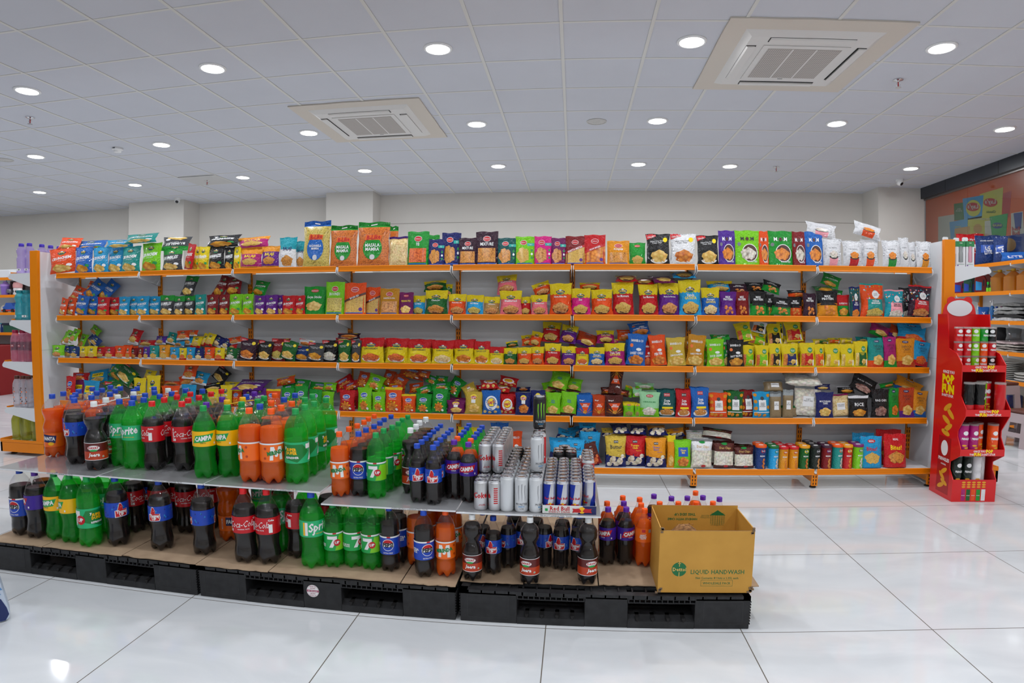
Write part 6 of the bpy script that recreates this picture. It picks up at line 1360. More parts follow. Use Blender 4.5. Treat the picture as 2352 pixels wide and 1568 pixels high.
# ------------------------------------------------------------------ lower bottles, measured at their feet
def feet(lst, ox, oy, s_, z, group, where):
    seen = {}
    pts = []
    for key, x, y, yaw in lst:
        p = at(ox + x / s_, oy + y / s_, Z=z); pts.append([key, p.x, p.y + RAD[key] * .75, yaw])
    for it in range(40):
        for i in range(len(pts)):
            for j in range(i):
                dx, dy = pts[i][1] - pts[j][1], pts[i][2] - pts[j][2]; d = math.hypot(dx, dy) or 1e-6; m = RAD[pts[i][0]] + RAD[pts[j][0]] + 0.001
                if d < m: e = (m - d) / 2; pts[i][1] += dx/d*e; pts[i][2] += dy/d*e; pts[j][1] -= dx/d*e; pts[j][2] -= dy/d*e
    tot = {}
    for q in pts: tot[q[0]] = tot.get(q[0], 0) + 1
    for q in sorted(pts, key=lambda q: q[1]):
        seen[q[0]] = seen.get(q[0], 0) + 1
        n = f'{ORD[seen[q[0]]]} from left ' if tot[q[0]] > 1 else ''
        put_bottle(q[0], q[1], q[2], z, q[3], BDESC[q[0]], f'{n}{where}', group)
L_ = [('pepsi2',145,640,.1),('campac2',270,665,-.9),('campag',440,680,-.1),('campag',545,700,-.8),('7up2',700,735,1.4),('thums',930,730,1.1),('thums',1290,765,.1),('thums',1640,805,-.95),
      ('coke',1985,868,.25),('coke',2175,880,-.45),('coke',1100,612,1.6),('coke',1500,625,.5),('coke',1690,595,-.3),('fanta',1850,690,.9),('sprite',830,640,.8),('sprite',600,600,.5),('campag',700,600,0),('coke',1300,600,0),('sprite',950,590,0),('coke',2300,640,0),('sprite',2080,590,0),('campac2',330,590,0),('fanta',2000,600,1),('thums',1200,585,0),('coke',1420,585,0)]
L_ = [(a, x / 3.5636, 1050 + y / 3.5636, c) for a, x, y, c in L_] + [(a, 640 + x / 3.92, 1100 + y / 3.92, c) for a, x, y, c in
      [('sprite',285,805,1.1),('coke',140,705,-1.4),('sprite',25,670,1.2),('coke',400,640,.4),('sprite',280,640,0)]]
feet(L_, 0, 0, 1, CT, 'large bottles under the left boards', 'under the left boards')
feet([('7up1',485,800,.4),('7up1',655,800,.9),('7up1',820,822,.1),('pepsi1',990,838,.1),('pepsi1',1105,770,1.9),('mirinda1',1195,780,1.4),('pepsi1',1300,890,.6),('mirinda1',1495,885,.05),('7up1',560,700,0),('7up1',720,700,0),('7up1',880,700,0),('pepsi1',1000,700,0),('mirinda1',1340,720,0),('mirinda1',1460,690,0),('mirinda1',1560,740,.2)], 640, 1100, 3.92, CT, 'medium bottles under the middle board', 'under the middle board')
feet([('jeera1',1735,920,-.1),('jeera1',2255,955,-.35)], 640, 1100, 3.92, CT, 'jeera bottles under the can board', 'under the can board')
feet([('jeera1',582,1035,.45)], 1200, 1080, 3.92, CT, 'jeera bottles under the can board', 'far right under the can board')
feet([('thums0',640+1925/3.92,1100+865/3.92,-.1),('thums0',640+2075/3.92,1100+805/3.92,-.9),('thums0',1200+340/3.92,1080+905/3.92,-.2),('thums0',1200+205/3.92,1080+885/3.92,.9),('thums0',1200+490/3.92,1080+915/3.92,-.5),('thums0',640+1830/3.92,1100+800/3.92,.3),('thums0',640+2180/3.92,1100+780/3.92,0),
      ('thums0',1230,1285,0),('thums0',1290,1290,.4),('thums0',1330,1285,.6),('thums0',1180,1275,0)], 0, 0, 1, CT, 'small cola bottles under the can board', 'under the can board')
R_ = [('campac0',770,340,-.6),('campac0',935,340,.5),('campac0',912,287,0),('campac0',1183,223,0),('campac0',1350,243,0),('campac0',1500,240,0),('campac0',1655,238,0),('campac0',1815,246,0),('campao0',1100,352,0),('campao0',755,287,0),('campao0',903,237,0),('campao0',1068,303,.1),('campao0',1055,253,0),('campao0',1235,290,0),('campao0',1403,290,0),('campao0',1563,290,0),('campao0',1715,288,0),('campao0',1563,197,0)]
caps(R_, 1200, 1080, 3.92, CT + .257, CT, RAD, 'beside the carton', 'small bottles around the cardboard box', (2.45, 3.2), (.13, .74))

# ------------------------------------------------------------------ cans
def can(name, R, H, deco, lid='chrome'):
    w = Wrap(R); w.mb.lathe([(R*.82, 0.0), (R*.9, .002), (R, .010), (R, H*.90), (R*.97, H*.925), (R*.86, H*.965), (R*.86, H*.975)], 30, mi=w.mi(deco[0]), capt=False)
    deco[1](w, H); root = link(name, w.mb.mesh(name, w.mats, 40))
    mb = MB(); mb.lathe([(R*.86, H*.968), (R*.885, H*.985), (R*.885, H), (R*.84, H), (R*.82, H*.972), (.001, H*.972)], 30, capb=False, capt=False); t = mb.build('can_lid', M_CHROME, root, 40)
    mb = MB(); mb.lathe([(R*.28, H*.974), (R*.3, H*.982), (R*.12, H*.984)], 14, c=(0, -R*.2, 0), capt=True); mb.box(-R*.1, R*.1, -R*.25, R*.15, H*.974, H*.981); mb.build('ring_pull', M_CHROME, root, 40)
    return root
SILV = mat('brushed_silver_can', (0.62, 0.62, 0.64), 0.30, 0.75); WCAN = mat('matte_white_can', (0.66, 0.68, 0.70), 0.3, 0.35); BCAN = mat('black_can', (0.010, 0.010, 0.011), 0.3); RBLUE = mat('can_blue', hexc('0c2c9a'), 0.25, 0.3); RSIL = mat('can_silver', (0.60, 0.61, 0.66), 0.25, 0.7)
def d_diet(w, H):
    w.text('Coke', -.3*w.R, H*.52, w.R*2.2, LC['red'], bold=.03, shear=.05, sy=1.2); w.text('diet', -.9*w.R, H*.62, w.R*.6, LC['grey']); w.text('NO SUGAR\nNO CALORIES', 0, H*.2, w.R*1.0, LC['red']); [w.rect(w.R*1.3, w.R*1.9, H*(.25+k*.07), H*(.29+k*.07), INK['r'], .0003) for k in range(8)]
def d_mon(ink, m_):
    def f(w, H):
        for k, x in enumerate((-.34, 0, .34)):
            pts = [(-.06,1.0),(.10,1.04),(.06,.6),(.10,.3),(.02,.0),(-.02,.35),(-.08,.6)]; w.poly([(x*w.R*1.4 + a*w.R, H*.30 + b*H*.46*(1 if k != 1 else 1.08)) for a, b in pts], ink, .0005)
        w.text('MONSTER', 0, H*.24, w.R*1.7, m_, bold=.0, sy=1.3); w.text('ENERGY', 0, H*.17, w.R*.9, LC['cyan']); w.text('ULTRA', 0, H*.11, w.R*.6, m_); w.rect(-w.R*2.6, -w.R*2.0, H*.15, H*.35, INK['k'])
        for k in range(8): w.rect(-w.R*2.7, -w.R*1.7, H*(.42+k*.045), H*(.43+k*.045), LC['grey'], .0004)
    return f
def d_rb(w, H):
    for s_ in (0, 1):
        ox = s_ * PI * w.R; q = w.R * PI / 2
        w.shape([(ox - q, H*.12), (ox - q*.1, H*.12), (ox - q*.1, H*.12), (ox - q, H*.9)], [(0,1,3)], RBLUE, .0004) if False else None
        w.shape([(ox - q, H*.05), (ox - q*.35, H*.05), (ox + q*.05, H*.90), (ox - q, H*.90)], [(0,1,2,3)], RBLUE, .0004); w.shape([(ox + q*.6, H*.05), (ox + q, H*.05), (ox + q, H*.5), (ox + q*.75, H*.35)], [(0,1,2,3)], RBLUE, .0004)
        w.disc(ox, H*.26, w.R*.28, w.R*.28, LC['yellow'], .0008)
        for s2 in (-1, 1): w.poly([(0,0),(.5,.25),(.85,.1),(.8,-.15),(.45,-.1),(.1,-.25)], LC['red'], .0011, ox, H*.25, s2 * w.R * .75)
        w.text('Red Bull', ox - .05*w.R, H*.46, w.R*1.65, LC['red'], bold=.02)
    w.band(H*.012, H*.07, RBLUE, w.R + .0003)
def d_red(w, H): w.band(H*.1, H*.88, LC['red'], w.R + .0003); w.text('MONSTER', 0, H*.3, w.R*1.7, W_)
CANS = {'diet': can('drink_can', .0285, .128, (SILV, d_diet)), 'monw': can('energy_drink_can', .0285, .150, (WCAN, d_mon(LC['grey'], INK['k']))), 'monb': can('energy_drink_can', .0285, .150, (BCAN, d_mon(LC['lgreen'], W_))),
        'redb': can('slim_energy_can', .0262, .132, (RSIL, d_rb)), 'mred': can('energy_drink_can', .0285, .150, (WCAN, d_red))}
CDS = dict(diet='silver diet cola can', monw='white tall energy drink can', monb='black tall energy drink can', redb='blue and silver energy can', mred='red and white tall energy drink can')
usedc = set()
def put_can(k, x, y, z, yaw, where, group):
    if k in usedc: o = copy_tree(CANS[k])
    else: o = CANS[k]; usedc.add(k)
    o.location = (x, y, z); o.rotation_euler = (0, 0, yaw); tag(o, f'{CDS[k]}, {where}', 'drink can', group); return o
for c_ in range(2):
    for r in range(9): put_can('diet', -.374 + c_ * .060, 2.437 + r * .0585, ZB, (.4, -1.3)[c_] + rnd.uniform(-.1, .1), f'{ORD[r+1]} from front, {"left" if c_ == 0 else "right"} file, lower layer', 'diet cola cans, lower layer')
    for r in range(7): put_can('diet', -.374 + c_ * .060, 2.565 + r * .0585, ZB + .129, (.3, -1.2)[c_] + rnd.uniform(-.1, .1), f'{ORD[r+1]} from front, {"left" if c_ == 0 else "right"} file, upper layer', 'diet cola cans, upper layer')
for c_ in range(3):
    for r in range(10):
        k = 'monb' if r > (5, 6, 9)[c_] - 0 else 'monw'
        if c_ == 2 and r > 6: continue
        put_can(k, -.263 + c_ * .0600, 2.432 + r * .0585, ZB, (-2.2, .05, .8)[c_] + rnd.uniform(-.1, .1), f'{ORD[r+1]} from front, {ORD[c_+1]} of three tall can files', 'tall energy cans on the board')
put_can('monw', -.143, 2.52, ZB + .1505, .7, 'standing alone on top of the third tall file', 'tall energy cans stacked on top')
put_can('mred', -.138, 2.60, ZB + .1505, .2, 'standing on top behind the lone white can', 'tall energy cans stacked on top')
put_can('monb', -.143, 2.68, ZB + .1505, .3, 'rearmost on top of the third tall file', 'tall energy cans stacked on top')
put_can('monb', -.143, 2.68, ZB + .301, .3, 'highest of all, on top of another black can', 'tall energy cans stacked on top')
TRZ = ZB
for c_ in range(3):
    for r in range(8): put_can('redb', -.0865 + c_ * .0545, 2.437 + r * .0535, ZB + .0025, .12 - .12 * c_ + rnd.uniform(-.05, .05), f'{ORD[r+1]} from front, {ORD[c_+1]} file in the tray', 'slim energy cans in the tray')
for r in range(5): put_can('redb', .078, 2.475 + r * .0535, ZB + .0025, -.9, f'{ORD[r+1]} from front, fourth file right of the tray rows', 'slim energy cans in the tray')
for r in range(4): put_can('mred', .080, 2.755 + r * .0585, ZB, .3, f'{ORD[r+1]} of the file behind the slim cans', 'red and white tall cans behind the slim cans')
for x, y, n in ((-.06, 2.90, 'first'), (.0, 2.90, 'second'), (-.06, 2.96, 'third'), (.0, 2.96, 'fourth'), (-.03, 3.02, 'fifth')): put_can('monb', x, y, ZB, .3, f'{n} of the black cluster behind the tray', 'black tall cans behind the tray')
# the printed card tray
mb = MB(); x0, x1, y0, y1 = -.116, .106, 2.404, 2.87
mb.box(x0, x1, y0, y1, ZB, ZB + .0018); mb.box(x0, x1, y0, y0 + .002, ZB, ZB + .036); mb.box(x0, x0 + .002, y0, y1, ZB, ZB + .036); mb.box(x1 - .002, x1, y0, y1, ZB, ZB + .036); mb.box(x0, x1, y1 - .002, y1, ZB, ZB + .036)
mb.prism([(.030, ZB + .0005), (x1 - .0005, ZB + .0005), (x1 - .0005, ZB + .0358), (.052, ZB + .0358)], 'y', y0 - .0004, y0, 1)
pl = lambda x, y: (x, y0 - .0009, y)
flat_text(mb, 'Red Bull', -.043, ZB + .0235, .080, 2, pl, .02); flat_text(mb, 'ENERGY DRINK', -.043, ZB + .009, .088, 2, pl, .0)
mb.add([pl(-.103 + a, ZB + .012 + b_) for a, b_ in ((0,0),(.011,0),(.011,.011),(0,.011))], [(0,1,2,3)], 3)
mb.add([(.048 + .014*math.cos(a*PI/10), y0 - .0012, ZB + .018 + .014*math.sin(a*PI/10)) for a in range(20)], [tuple(range(20))], 4)
for s2 in (-1, 1): mb.add([(.048 + s2*x, y0 - .0015, ZB + .018 + z) for x, z in ((.002,-.004),(.012,-.010),(.030,-.009),(.040,-.011),(.036,.0),(.040,.007),(.026,.006),(.012,.008))], [tuple(range(8))], 2)
tray = mb.build('can_tray', [mat('tray_white', (.72, .72, .70), .5), LC['navy'], LC['red'], LC['green'], LC['yellow']], None); tag(tray, 'low white printed card tray holding the slim energy cans', 'card tray')

# ------------------------------------------------------------------ the open carton with a coconut in it
BXL, BXR, BY0 = .358, .738, 2.335; bk = at(1605, 1160, Z=.432).y; BY1 = max(2.60, bk); BZ0, BZ1 = CT + .0005, .432
M_YCARD = speckle_mat('ochre_carton', (0.50, 0.25, 0.035), (0.60, 0.31, 0.05), 6, .6, .1, .001); M_YIN = speckle_mat('ochre_carton_inside', (0.42, 0.22, 0.05), (0.50, 0.27, 0.065), 6, .8, 0, 0); GP = mat('green_carton_ink', hexc('0f6a38'), .5)
mb = MB(); th = .004
mb.box(BXL, BXR, BY0, BY1, BZ0, BZ0 + th)
for q in ((BXL, BXR, BY0, BY0 + th, BZ0 + th, BZ1 - .018), (BXL, BXR, BY1 - th, BY1, BZ0 + th, BZ1), (BXL, BXL + th, BY0 + th, BY1 - th, BZ0 + th, BZ1 - .006), (BXR - th, BXR, BY0 + th, BY1 - th, BZ0 + th, BZ1 - .012)): mb.box(*q)
for q in ((BXL, BXR, BY0 + .0005, BY0 + th - .0005, BZ1 - .018, BZ1 - .0175), (BXL, BXR, BY1 - th + .0005, BY1 - .0005, BZ1, BZ1 + .0004)): mb.box(*q, 1)
rr = random.Random(2)
for cx, cz, n in ((BXL + .004, BZ0 + .006, 5), (BXR - .004, BZ0 + .012, 8), (BXR - .006, BZ1 - .02, 4), (BXL + .004, BZ1 - .02, 4)):
    for k in range(n): a = rr.uniform(-.010, .010); c2 = rr.uniform(-.008, .012); mb.box(cx + a - .005, cx + a + .005, BY0 - .003, BY0 + .004, cz + c2 - .003, cz + c2 + .004, 1)
box = mb.build('cardboard_box', [M_YCARD, M_CARDEDGE], None, bevel=.001); tag(box, 'open ochre cardboard carton with green print standing on the right pallet', 'cardboard box')
mb = MB(); fp = lambda x, y: (x, BY0 - .0006, y); cw, ch = BXR - BXL, BZ1 - BZ0
bx = lambda px, py: at(px, py, Y=BY0)
c0 = bx(1560, 1307)
mb.add([(c0.x + .030*math.cos(a*PI/16), BY0 - .0005, c0.z + .030*math.sin(a*PI/16)) for a in range(32)], [tuple(range(32))], 0)
flat_text(mb, 'Dettol', c0.x + .001, c0.z, .054, 1, lambda x, y: (x, BY0 - .0012, y), .02); mb.box(c0.x - .0012, c0.x + .0012, BY0 - .0012, BY0, c0.z + .012, c0.z + .034, 1); mb.box(c0.x - .006, c0.x + .006, BY0 - .0012, BY0, c0.z + .024, c0.z + .026, 1); mb.box(c0.x - .0012, c0.x + .0012, BY0 - .0012, BY0, c0.z - .030, c0.z - .012, 1)
for t_, px, py, pw in (('LIQUID HANDWASH', 1648, 1314, 123), ('Net Contents: 8 Units x 1.35L each', 1647, 1327, 98), ('WHOLESALE PACK', 1646, 1339, 64)):
    a = bx(px, py); e1, e2 = bx(px - pw/2, py), bx(px + pw/2, py); flat_text(mb, t_, a.x, a.z, e2.x - e1.x, 0, fp, .01, sy=1.1)
a, e = bx(1610, 1332), bx(1682, 1346)
for q in ((a.x, e.x, a.z, a.z + .0008), (a.x, e.x, e.z, e.z + .0008), (a.x, a.x + .0008, e.z, a.z), (e.x - .0008, e.x, e.z, a.z)): mb.box(q[0], q[1], BY0 - .0006, BY0, q[2], q[3], 0)
mb.build('carton_print', [GP, mat('print_cream', hexc('e0b860'), .5)], box); mb = MB()
ip = lambda x, y: (x, BY1 - th - .0006, y)
flat_text(mb, 'THIS SIDE UP', .505, BZ1 - .040, .095, 0, ip, .03, rot=PI); flat_text(mb, 'HANDLE WITH CARE', .495, BZ1 - .062, .13, 0, ip, .03, rot=PI)
flat_text(mb, 'Date of Packing\nUnits per Pack\nMade in India', .595, BZ1 - .05, .04, 0, ip, .0, rot=PI)
hx, hz = .65, BZ1 - .060
for k in range(7):
    xx = hx - .030 + k * .010; mb.box(xx - .0005, xx + .0005, BY1 - th - .0008, BY1 - th, hz - .034 + abs(k-3)*.004, hz + .034 - abs(k-3)*.006, 0)
for k in range(7): zz = hz - .028 + k * .009; mb.box(hx - .03, hx + .03, BY1 - th - .0008, BY1 - th, zz, zz + .0008, 0)
mb.add([(hx - .036, BY1 - th - .0009, hz + .016), (hx + .036, BY1 - th - .0009, hz + .016), (hx, BY1 - th - .0009, hz + .040)], [(0, 1, 2)], 0)
mb.build('inside_print', GP, box)
hk = at(1572, 1212, Y=BY0 + .10)
mb = MB(); mb.lathe([(.001, -.065), (.03, -.058), (.055, -.035), (.066, 0), (.058, .035), (.035, .056), (.001, .064)], 28, rf=lambda r, z, a: r * (1 + .04 * math.sin(7 * a + 60 * z)), capb=False, capt=False)
o = mb.build('coconut', [speckle_mat('coconut_husk', hexc('5a3a1e'), hexc('a8794a'), 60, .95, .9, .006)], None, 60); o.location = (hk.x, BY0 + .10, hk.z - .052); o.rotation_euler = (.3, 1.2, 0); tag(o, 'brown fibrous coconut husk inside the open carton', 'coconut')
rr = random.Random(4); mb = MB()
for k in range(60):
    a = rr.uniform(0, 2*PI); z0_ = rr.uniform(-.03, .05); r = .064 * math.cos(z0_ * 14); q = rr.uniform(.2, .5)
    mb.tube([(r*math.cos(a), r*math.sin(a), z0_), (r*1.12*math.cos(a+q*.5), r*1.12*math.sin(a+q*.5), z0_+.006), (r*1.05*math.cos(a+q), r*1.05*math.sin(a+q), z0_+rr.uniform(-.01,.01))], .0006, 4)
f_ = mb.build('husk_fibre', mat('husk_fibre', hexc('8a5a30'), .9), o)
# ================================================================== GOODS ON THE LEFT END UNIT
def flask(name, kind, R, H, shellm, capm, capd=0.5, parts=None):
    P = bprof(kind, R, H); P = [(max(r, R * capd), z) if z > .7 * H else (r, z) for r, z in P]
    mb = MB(); mb.lathe(P, 26, capt=False); root = mb.build(name, shellm, None, 60)
    cr = R * capd * 1.08; mb = MB(); mb.lathe([(cr, .90*H), (cr*1.03, .91*H), (cr*1.03, .985*H), (cr*.95, H), (.001, H)], 26, capt=False); mb.build('cap', capm, root, 40)
    if parts: parts(root, R, H)
    return root
tints = dict(lilac=((.80,.72,.95),(.62,.52,.80),.30), teal=((.35,.85,.90),(.10,.55,.62),.45), pink=((.95,.62,.72),(.80,.35,.48),.40), frost=((.93,.92,.95),(.72,.72,.76),.35), lime=((.78,.80,.30),(.45,.45,.08),.55))
def tint(k): a, b_, f = tints[k]; return thin_clear(f'tinted_plastic_{k}', a, b_, f, f0=.06)
def sleeve(root, R, H):
    w = Wrap(R * .98); w.band(H*.36, H*.62, mat('sleeve_black', (.02,.02,.025), .4)); w.rect(-R*.2, R*.5, H*.46, H*.54, INK['r']); w.text('JCPL', R*.15, H*.5, R*.6, W_, bold=.03); link('sleeve', w.mb.mesh('sleeve', w.mats, 40), root)
def flowers(root, R, H):
    w = Wrap(R * .99); rr = random.Random(8)
    for k in range(9): w.disc(rr.uniform(-.2,.2)*R, H*(.14 + k*.06), R*.16, R*.16, LC['orange'] if k % 3 == 0 else INK['m'], n=8)
    link('flower_print', w.mb.mesh('flower_print', w.mats, 40), root)
def sticker(root, R, H):
    w = Wrap(R * 1.01); w.rect(-R*.5, R*.5, H*.10, H*.17, W_); w.rect(R*.0, R*.3, H*.115, H*.155, INK['e'], .0008); link('price_sticker', w.mb.mesh('price_sticker', w.mats, 40), root)
def flask_row(name, kind, R, H, shellm, capm, z, pts, lab, group, capd=.5, parts=None, y0=4.43):
    proto = flask(name, kind, R, H, shellm, capm, capd, parts)
    for i, (x, y) in enumerate(pts):
        o = proto if i == 0 else copy_tree(proto); o.location = (x, y, z); o.rotation_euler = (0, 0, rnd.uniform(-.6, .6)); tag(o, f'{lab}, {ORD[i+1]} from the front left', 'water bottle', group)
def xs_at(pxs, py, y): return [(at(px, py, Y=y).x, y) for px in pxs]
flask_row('water_bottle', 'waist', .041, .275, tint('lilac'), mat('cap_violet', hexc('3a22a8'), .35), ZE[0] - .002, xs_at([49.5, 68], 590, 4.44) + [(-4.775, 4.55), (-4.775, 4.65), (-4.775, 4.75), (-4.775, 4.85)], 'clear lilac water bottle with violet cap on top end shelf', 'lilac water bottles', .50, sticker)
flask_row('water_bottle', 'waist', .046, .27, tint('teal'), mat('cap_teal', hexc('12808a'), .35), ZE[1] - .002, xs_at([46.5, 62], 690, 4.44) + [(-4.90, 4.55), (-4.79, 4.56)], 'teal fluted water bottle on second end shelf', 'teal water bottles', .62, sticker)
flask_row('water_bottle', 'straight', .043, .285, tint('pink'), mat('cap_crimson', hexc('a01840'), .35), ZE[2] - .002, xs_at([36.5, 53, 66], 790, 4.44) + [(-4.93, 4.56), (-4.82, 4.56)], 'pink water bottle with black sleeve on third end shelf', 'pink water bottles', .55, sleeve)
flask_row('water_bottle', 'straight', .040, .285, tint('frost'), mat('cap_brown', hexc('5a2a1a'), .4), ZE[3] - .002, xs_at([40, 54, 67], 880, 4.44) + [(-4.92, 4.56), (-4.82, 4.56)], 'frosted water bottle with flower print on fourth end shelf', 'frosted water bottles', .50, flowers)
flask_row('water_bottle', 'slim', .050, .29, tint('lime'), mat('cap_clear', hexc('c0c8b0'), .4), .121, xs_at([41, 59], 980, 4.46) + [(-4.80, 4.46), (-4.93, 4.60)], 'lime yellow wrapped bottle on the end unit base', 'lime bottles on the left end base', .5)

# ------------------------------------------------------------------ far left corner: another gondola and a clothed table
YG = 7.95
lg = empty('distant_shelving', (-9.6, YG, 0)); tag(lg, 'distant orange edged shelving at the far left behind the water bottles', 'shelving')
def lgp(mb, n, m): o = mb.build(n, m, lg); o.matrix_parent_inverse = Matrix.Translation((9.6, -YG, 0)); return o
ll = [at(10, y, Y=YG).z for y in (637, 677, 717, 763)]
mb = MB(); mb.box(-10.6, -8.85, YG + .36, YG + .38, .1, ll[0] + .16); lgp(mb, 'back_panel', M_WHITE)
for z in ll:
    mb = MB(); mb.box(-10.6, -8.86, YG, YG + .35, z - .03, z - .005); lgp(mb, 'shelf_board', M_WHITE)
    mb = MB(); mb.box(-10.6, -8.86, YG - .006, YG, z - .045, z); lgp(mb, 'price_rail', M_ORANGE)
mb = MB(); mb.box(-10.6, -9.02, YG - .003, YG + .02, ll[0] + .005, ll[0] + .11); lgp(mb, 'white_fascia', M_WHITE)
def lp(px, py): p = at(px, py, Y=YG + .08); return p
def toy(name, lab, cat, build, px, shelf, rz=0):
    p = lp(px, 700); o = build(); o.name = name; o.location = (p.x, YG + .13, ll[shelf] - .004); o.rotation_euler = (0, 0, rz); tag(o, lab, cat); return o
def mug():
    mb = MB(); mb.lathe([(.055, 0), (.06, .01), (.07, .14), (.068, .15)], 22); r = mb.build('travel_mug', mat('lavender_plastic', hexc('8a6ac0'), .4), None, 40)
    mb = MB(); mb.lathe([(.075, .15), (.075, .18), (.04, .20), (.03, .23), (.001, .235)], 22); mb.build('lid', mat('lavender_lid', hexc('b890e0'), .4), r, 40)
    mb = MB(); mb.tube([(.02, 0, .2), (.03, 0, .26), (.035, 0, .31)], .007); mb.build('straw', mat('straw_teal', hexc('3a90b0'), .4), r); return r
toy('travel_mug', 'lavender lidded mug with straw on the distant top toy shelf', 'mug', mug, 7.5, 1)
def headset():
    mb = MB(); mb.lathe([(.001, -.03), (.05, -.028), (.06, 0), (.05, .03), (.001, .034)], 20, (0, 0, .07)); r = mb.build('round_alarm', mat('grey_gloss', (.25,.25,.27), .2, .6), None, 50)
    mb = MB(); mb.lathe([(.075, 0), (.08, .05), (.06, .11), (.02, .14), (.001, .145)], 20, (.13, .02, 0)); mb.build('dark_dome', mat('dark_gloss', (.03,.03,.035), .2), r, 50); return r
toy('alarm_clock', 'dark round gadget next to the lavender mug', 'gadget', headset, 18.5, 1)
def owl():
    mb = MB(); mb.lathe([(.06, 0), (.07, .02), (.068, .11), (.06, .12)], 20); r = mb.build('owl_cup', mat('white_ceramic', (.75,.72,.72), .3), None, 50)
    for s in (-1, 1): mb = MB(); mb.lathe([(.02, -.002), (.016, .004), (.001, .006)], 14, (s*.03, .0, 0)); e = mb.build('eye', mat('black_gloss', (.01,.01,.01), .2), r, 50); e.location = (0, -.068, .06); e.rotation_euler = (PI/2, 0, 0)
    mb = MB(); mb.lathe([(.072, .12), (.075, .17), (.06, .21), (.02, .22)], 20); mb.build('pink_lid', mat('pink_plastic', hexc('d89a98'), .4), r, 50); return r
toy('lidded_cup', 'pink lidded cup with two black eyes beside the teal bottles', 'cup', owl, 36, 1)
def crate_(w, d, h, m, n):
    def f(): mb = MB(); mb.box(-w/2, w/2, -d/2, d/2, 0, h); return mb.build(n, m, None, bevel=.004)
    return f
o = toy('carton', 'black carton standing behind the pink lidded cup', 'box', crate_(.14, .10, .31, mat('black_carton', (.02,.015,.015), .5), 'carton'), 37, 1); o.location.y += .13
o = toy('carton', 'maroon carton standing behind the lavender mug', 'box', crate_(.22, .08, .24, mat('maroon_carton', hexc('4a1014'), .5), 'carton'), 17, 1); o.location.y += .15
def car():
    mb = MB(); mb.prism([(-.15,.03),(.15,.03),(.16,.08),(.09,.10),(.05,.16),(-.06,.16),(-.10,.10),(-.16,.09)], 'y', -.06, .06); r = mb.build('toy_car', mat('toy_blue', hexc('2a58b0'), .35), None, bevel=.006)
    mb = MB(); mb.box(-.16, .16, -.062, .062, .02, .05); mb.build('bumper', mat('toy_red', hexc('c83a20'), .35), r, bevel=.004)
    for x in (-.09, .09):
        mb = MB(); mb.lathe([(.001,-.012),(.03,-.012),(.03,.012),(.001,.012)], 16); w = mb.build('wheel', M_RUBBER, r, 40); w.location = (x, -.06, .03); w.rotation_euler = (PI/2, 0, 0)
    return r
toy('toy_car', 'blue and red toy car on the distant middle shelf', 'toy', car, 21, 2)
def ball(r_, m):
    def f(): mb = MB(); mb.lathe([(max(.001, r_*math.sin(a*PI/10)), r_ - r_*math.cos(a*PI/10)) for a in range(11)], 20, capb=False, capt=False); return mb.build('toy_ball', m, None, 60)
    return f
o = toy('toy_ball', 'pale blue ball behind the blue toy car', 'toy', ball(.09, mat('ball_blue', hexc('a0b8c8'), .4)), 16, 2); o.location.y += .14; o.location.z += .0
toy('toy_egg', 'cream round toy left of the blue toy car', 'toy', ball(.065, mat('ball_cream', hexc('c8c0b0'), .5)), 6, 2)
toy('toy_box', 'small pink and mint box right of the toy car', 'box', crate_(.10, .10, .08, mat('pink_box', hexc('d8788a'), .5), 'toy_box'), 35, 2)
def brushes():
    mb = MB(); mb.box(-.14, .14, -.03, .03, .14, .155); r = mb.build('bottle_rack', mat('rack_teal', hexc('2a90a0'), .4), None)
    for k in range(6): mb = MB(); mb.lathe([(.018, 0), (.02, .06), (.012, .10), (.01, .14)], 12, (-.12 + k*.048, 0, 0)); mb.build('small_bottle', mat('bottle_ink', hexc('1a3a7a'), .2), r, 50)
    return r
toy('bottle_rack', 'rack of small dark blue bottles on the lowest distant shelf', 'bottle rack', brushes, 9, 3)
def gbox():
    mb = MB(); mb.box(-.16, .16, -.08, .08, 0, .12); r = mb.build('gift_box', mat('dark_green_box', hexc('17503a'), .4), None); mb = MB(); mb.box(-.18, .18, -.09, .09, .12, .155); mb.build('box_lid', mat('navy_lid', hexc('0c1430'), .4), r); return r
toy('gift_box', 'dark green box with navy lid on the lowest distant shelf', 'box', gbox, 27, 3)
# red clothed table with a pile of packs
tz = at(10, 795, Y=YG - .35).z
mb = MB(); n = 60; pts = []
for k in range(n + 1): x = -10.9 + (2.02) * k / n; pts.append((x, YG - .36 + .018 * math.sin(k * .9) + .01 * math.sin(k * 2.3)))
vs = []; fs = []
for j in range(9):
    z = tz * (1 - j / 8); 
    for (x, y) in pts: vs.append((x, y - .012 * j / 8 * math.sin(x * 20), z))
W1 = n + 1
fs = [(j*W1+i, (j+1)*W1+i, (j+1)*W1+i+1, j*W1+i+1) for j in range(8) for i in range(n)]
o0 = len(vs); vs += [(-10.9, YG + .3, tz), (-8.88, YG + .3, tz), (-8.88, YG + .3, 0), (-10.9, YG + .3, 0)]
fs += [tuple(range(0, W1)) + (o0 + 1, o0), (n, 8*W1 + n, o0 + 2, o0 + 1)]
mb.add(vs, fs); o = mb.build('draped_table', mat('deep_red_cloth', hexc('7c0a0c'), .8), None, 50); tag(o, 'table draped to the floor in deep red cloth at the far left', 'table')
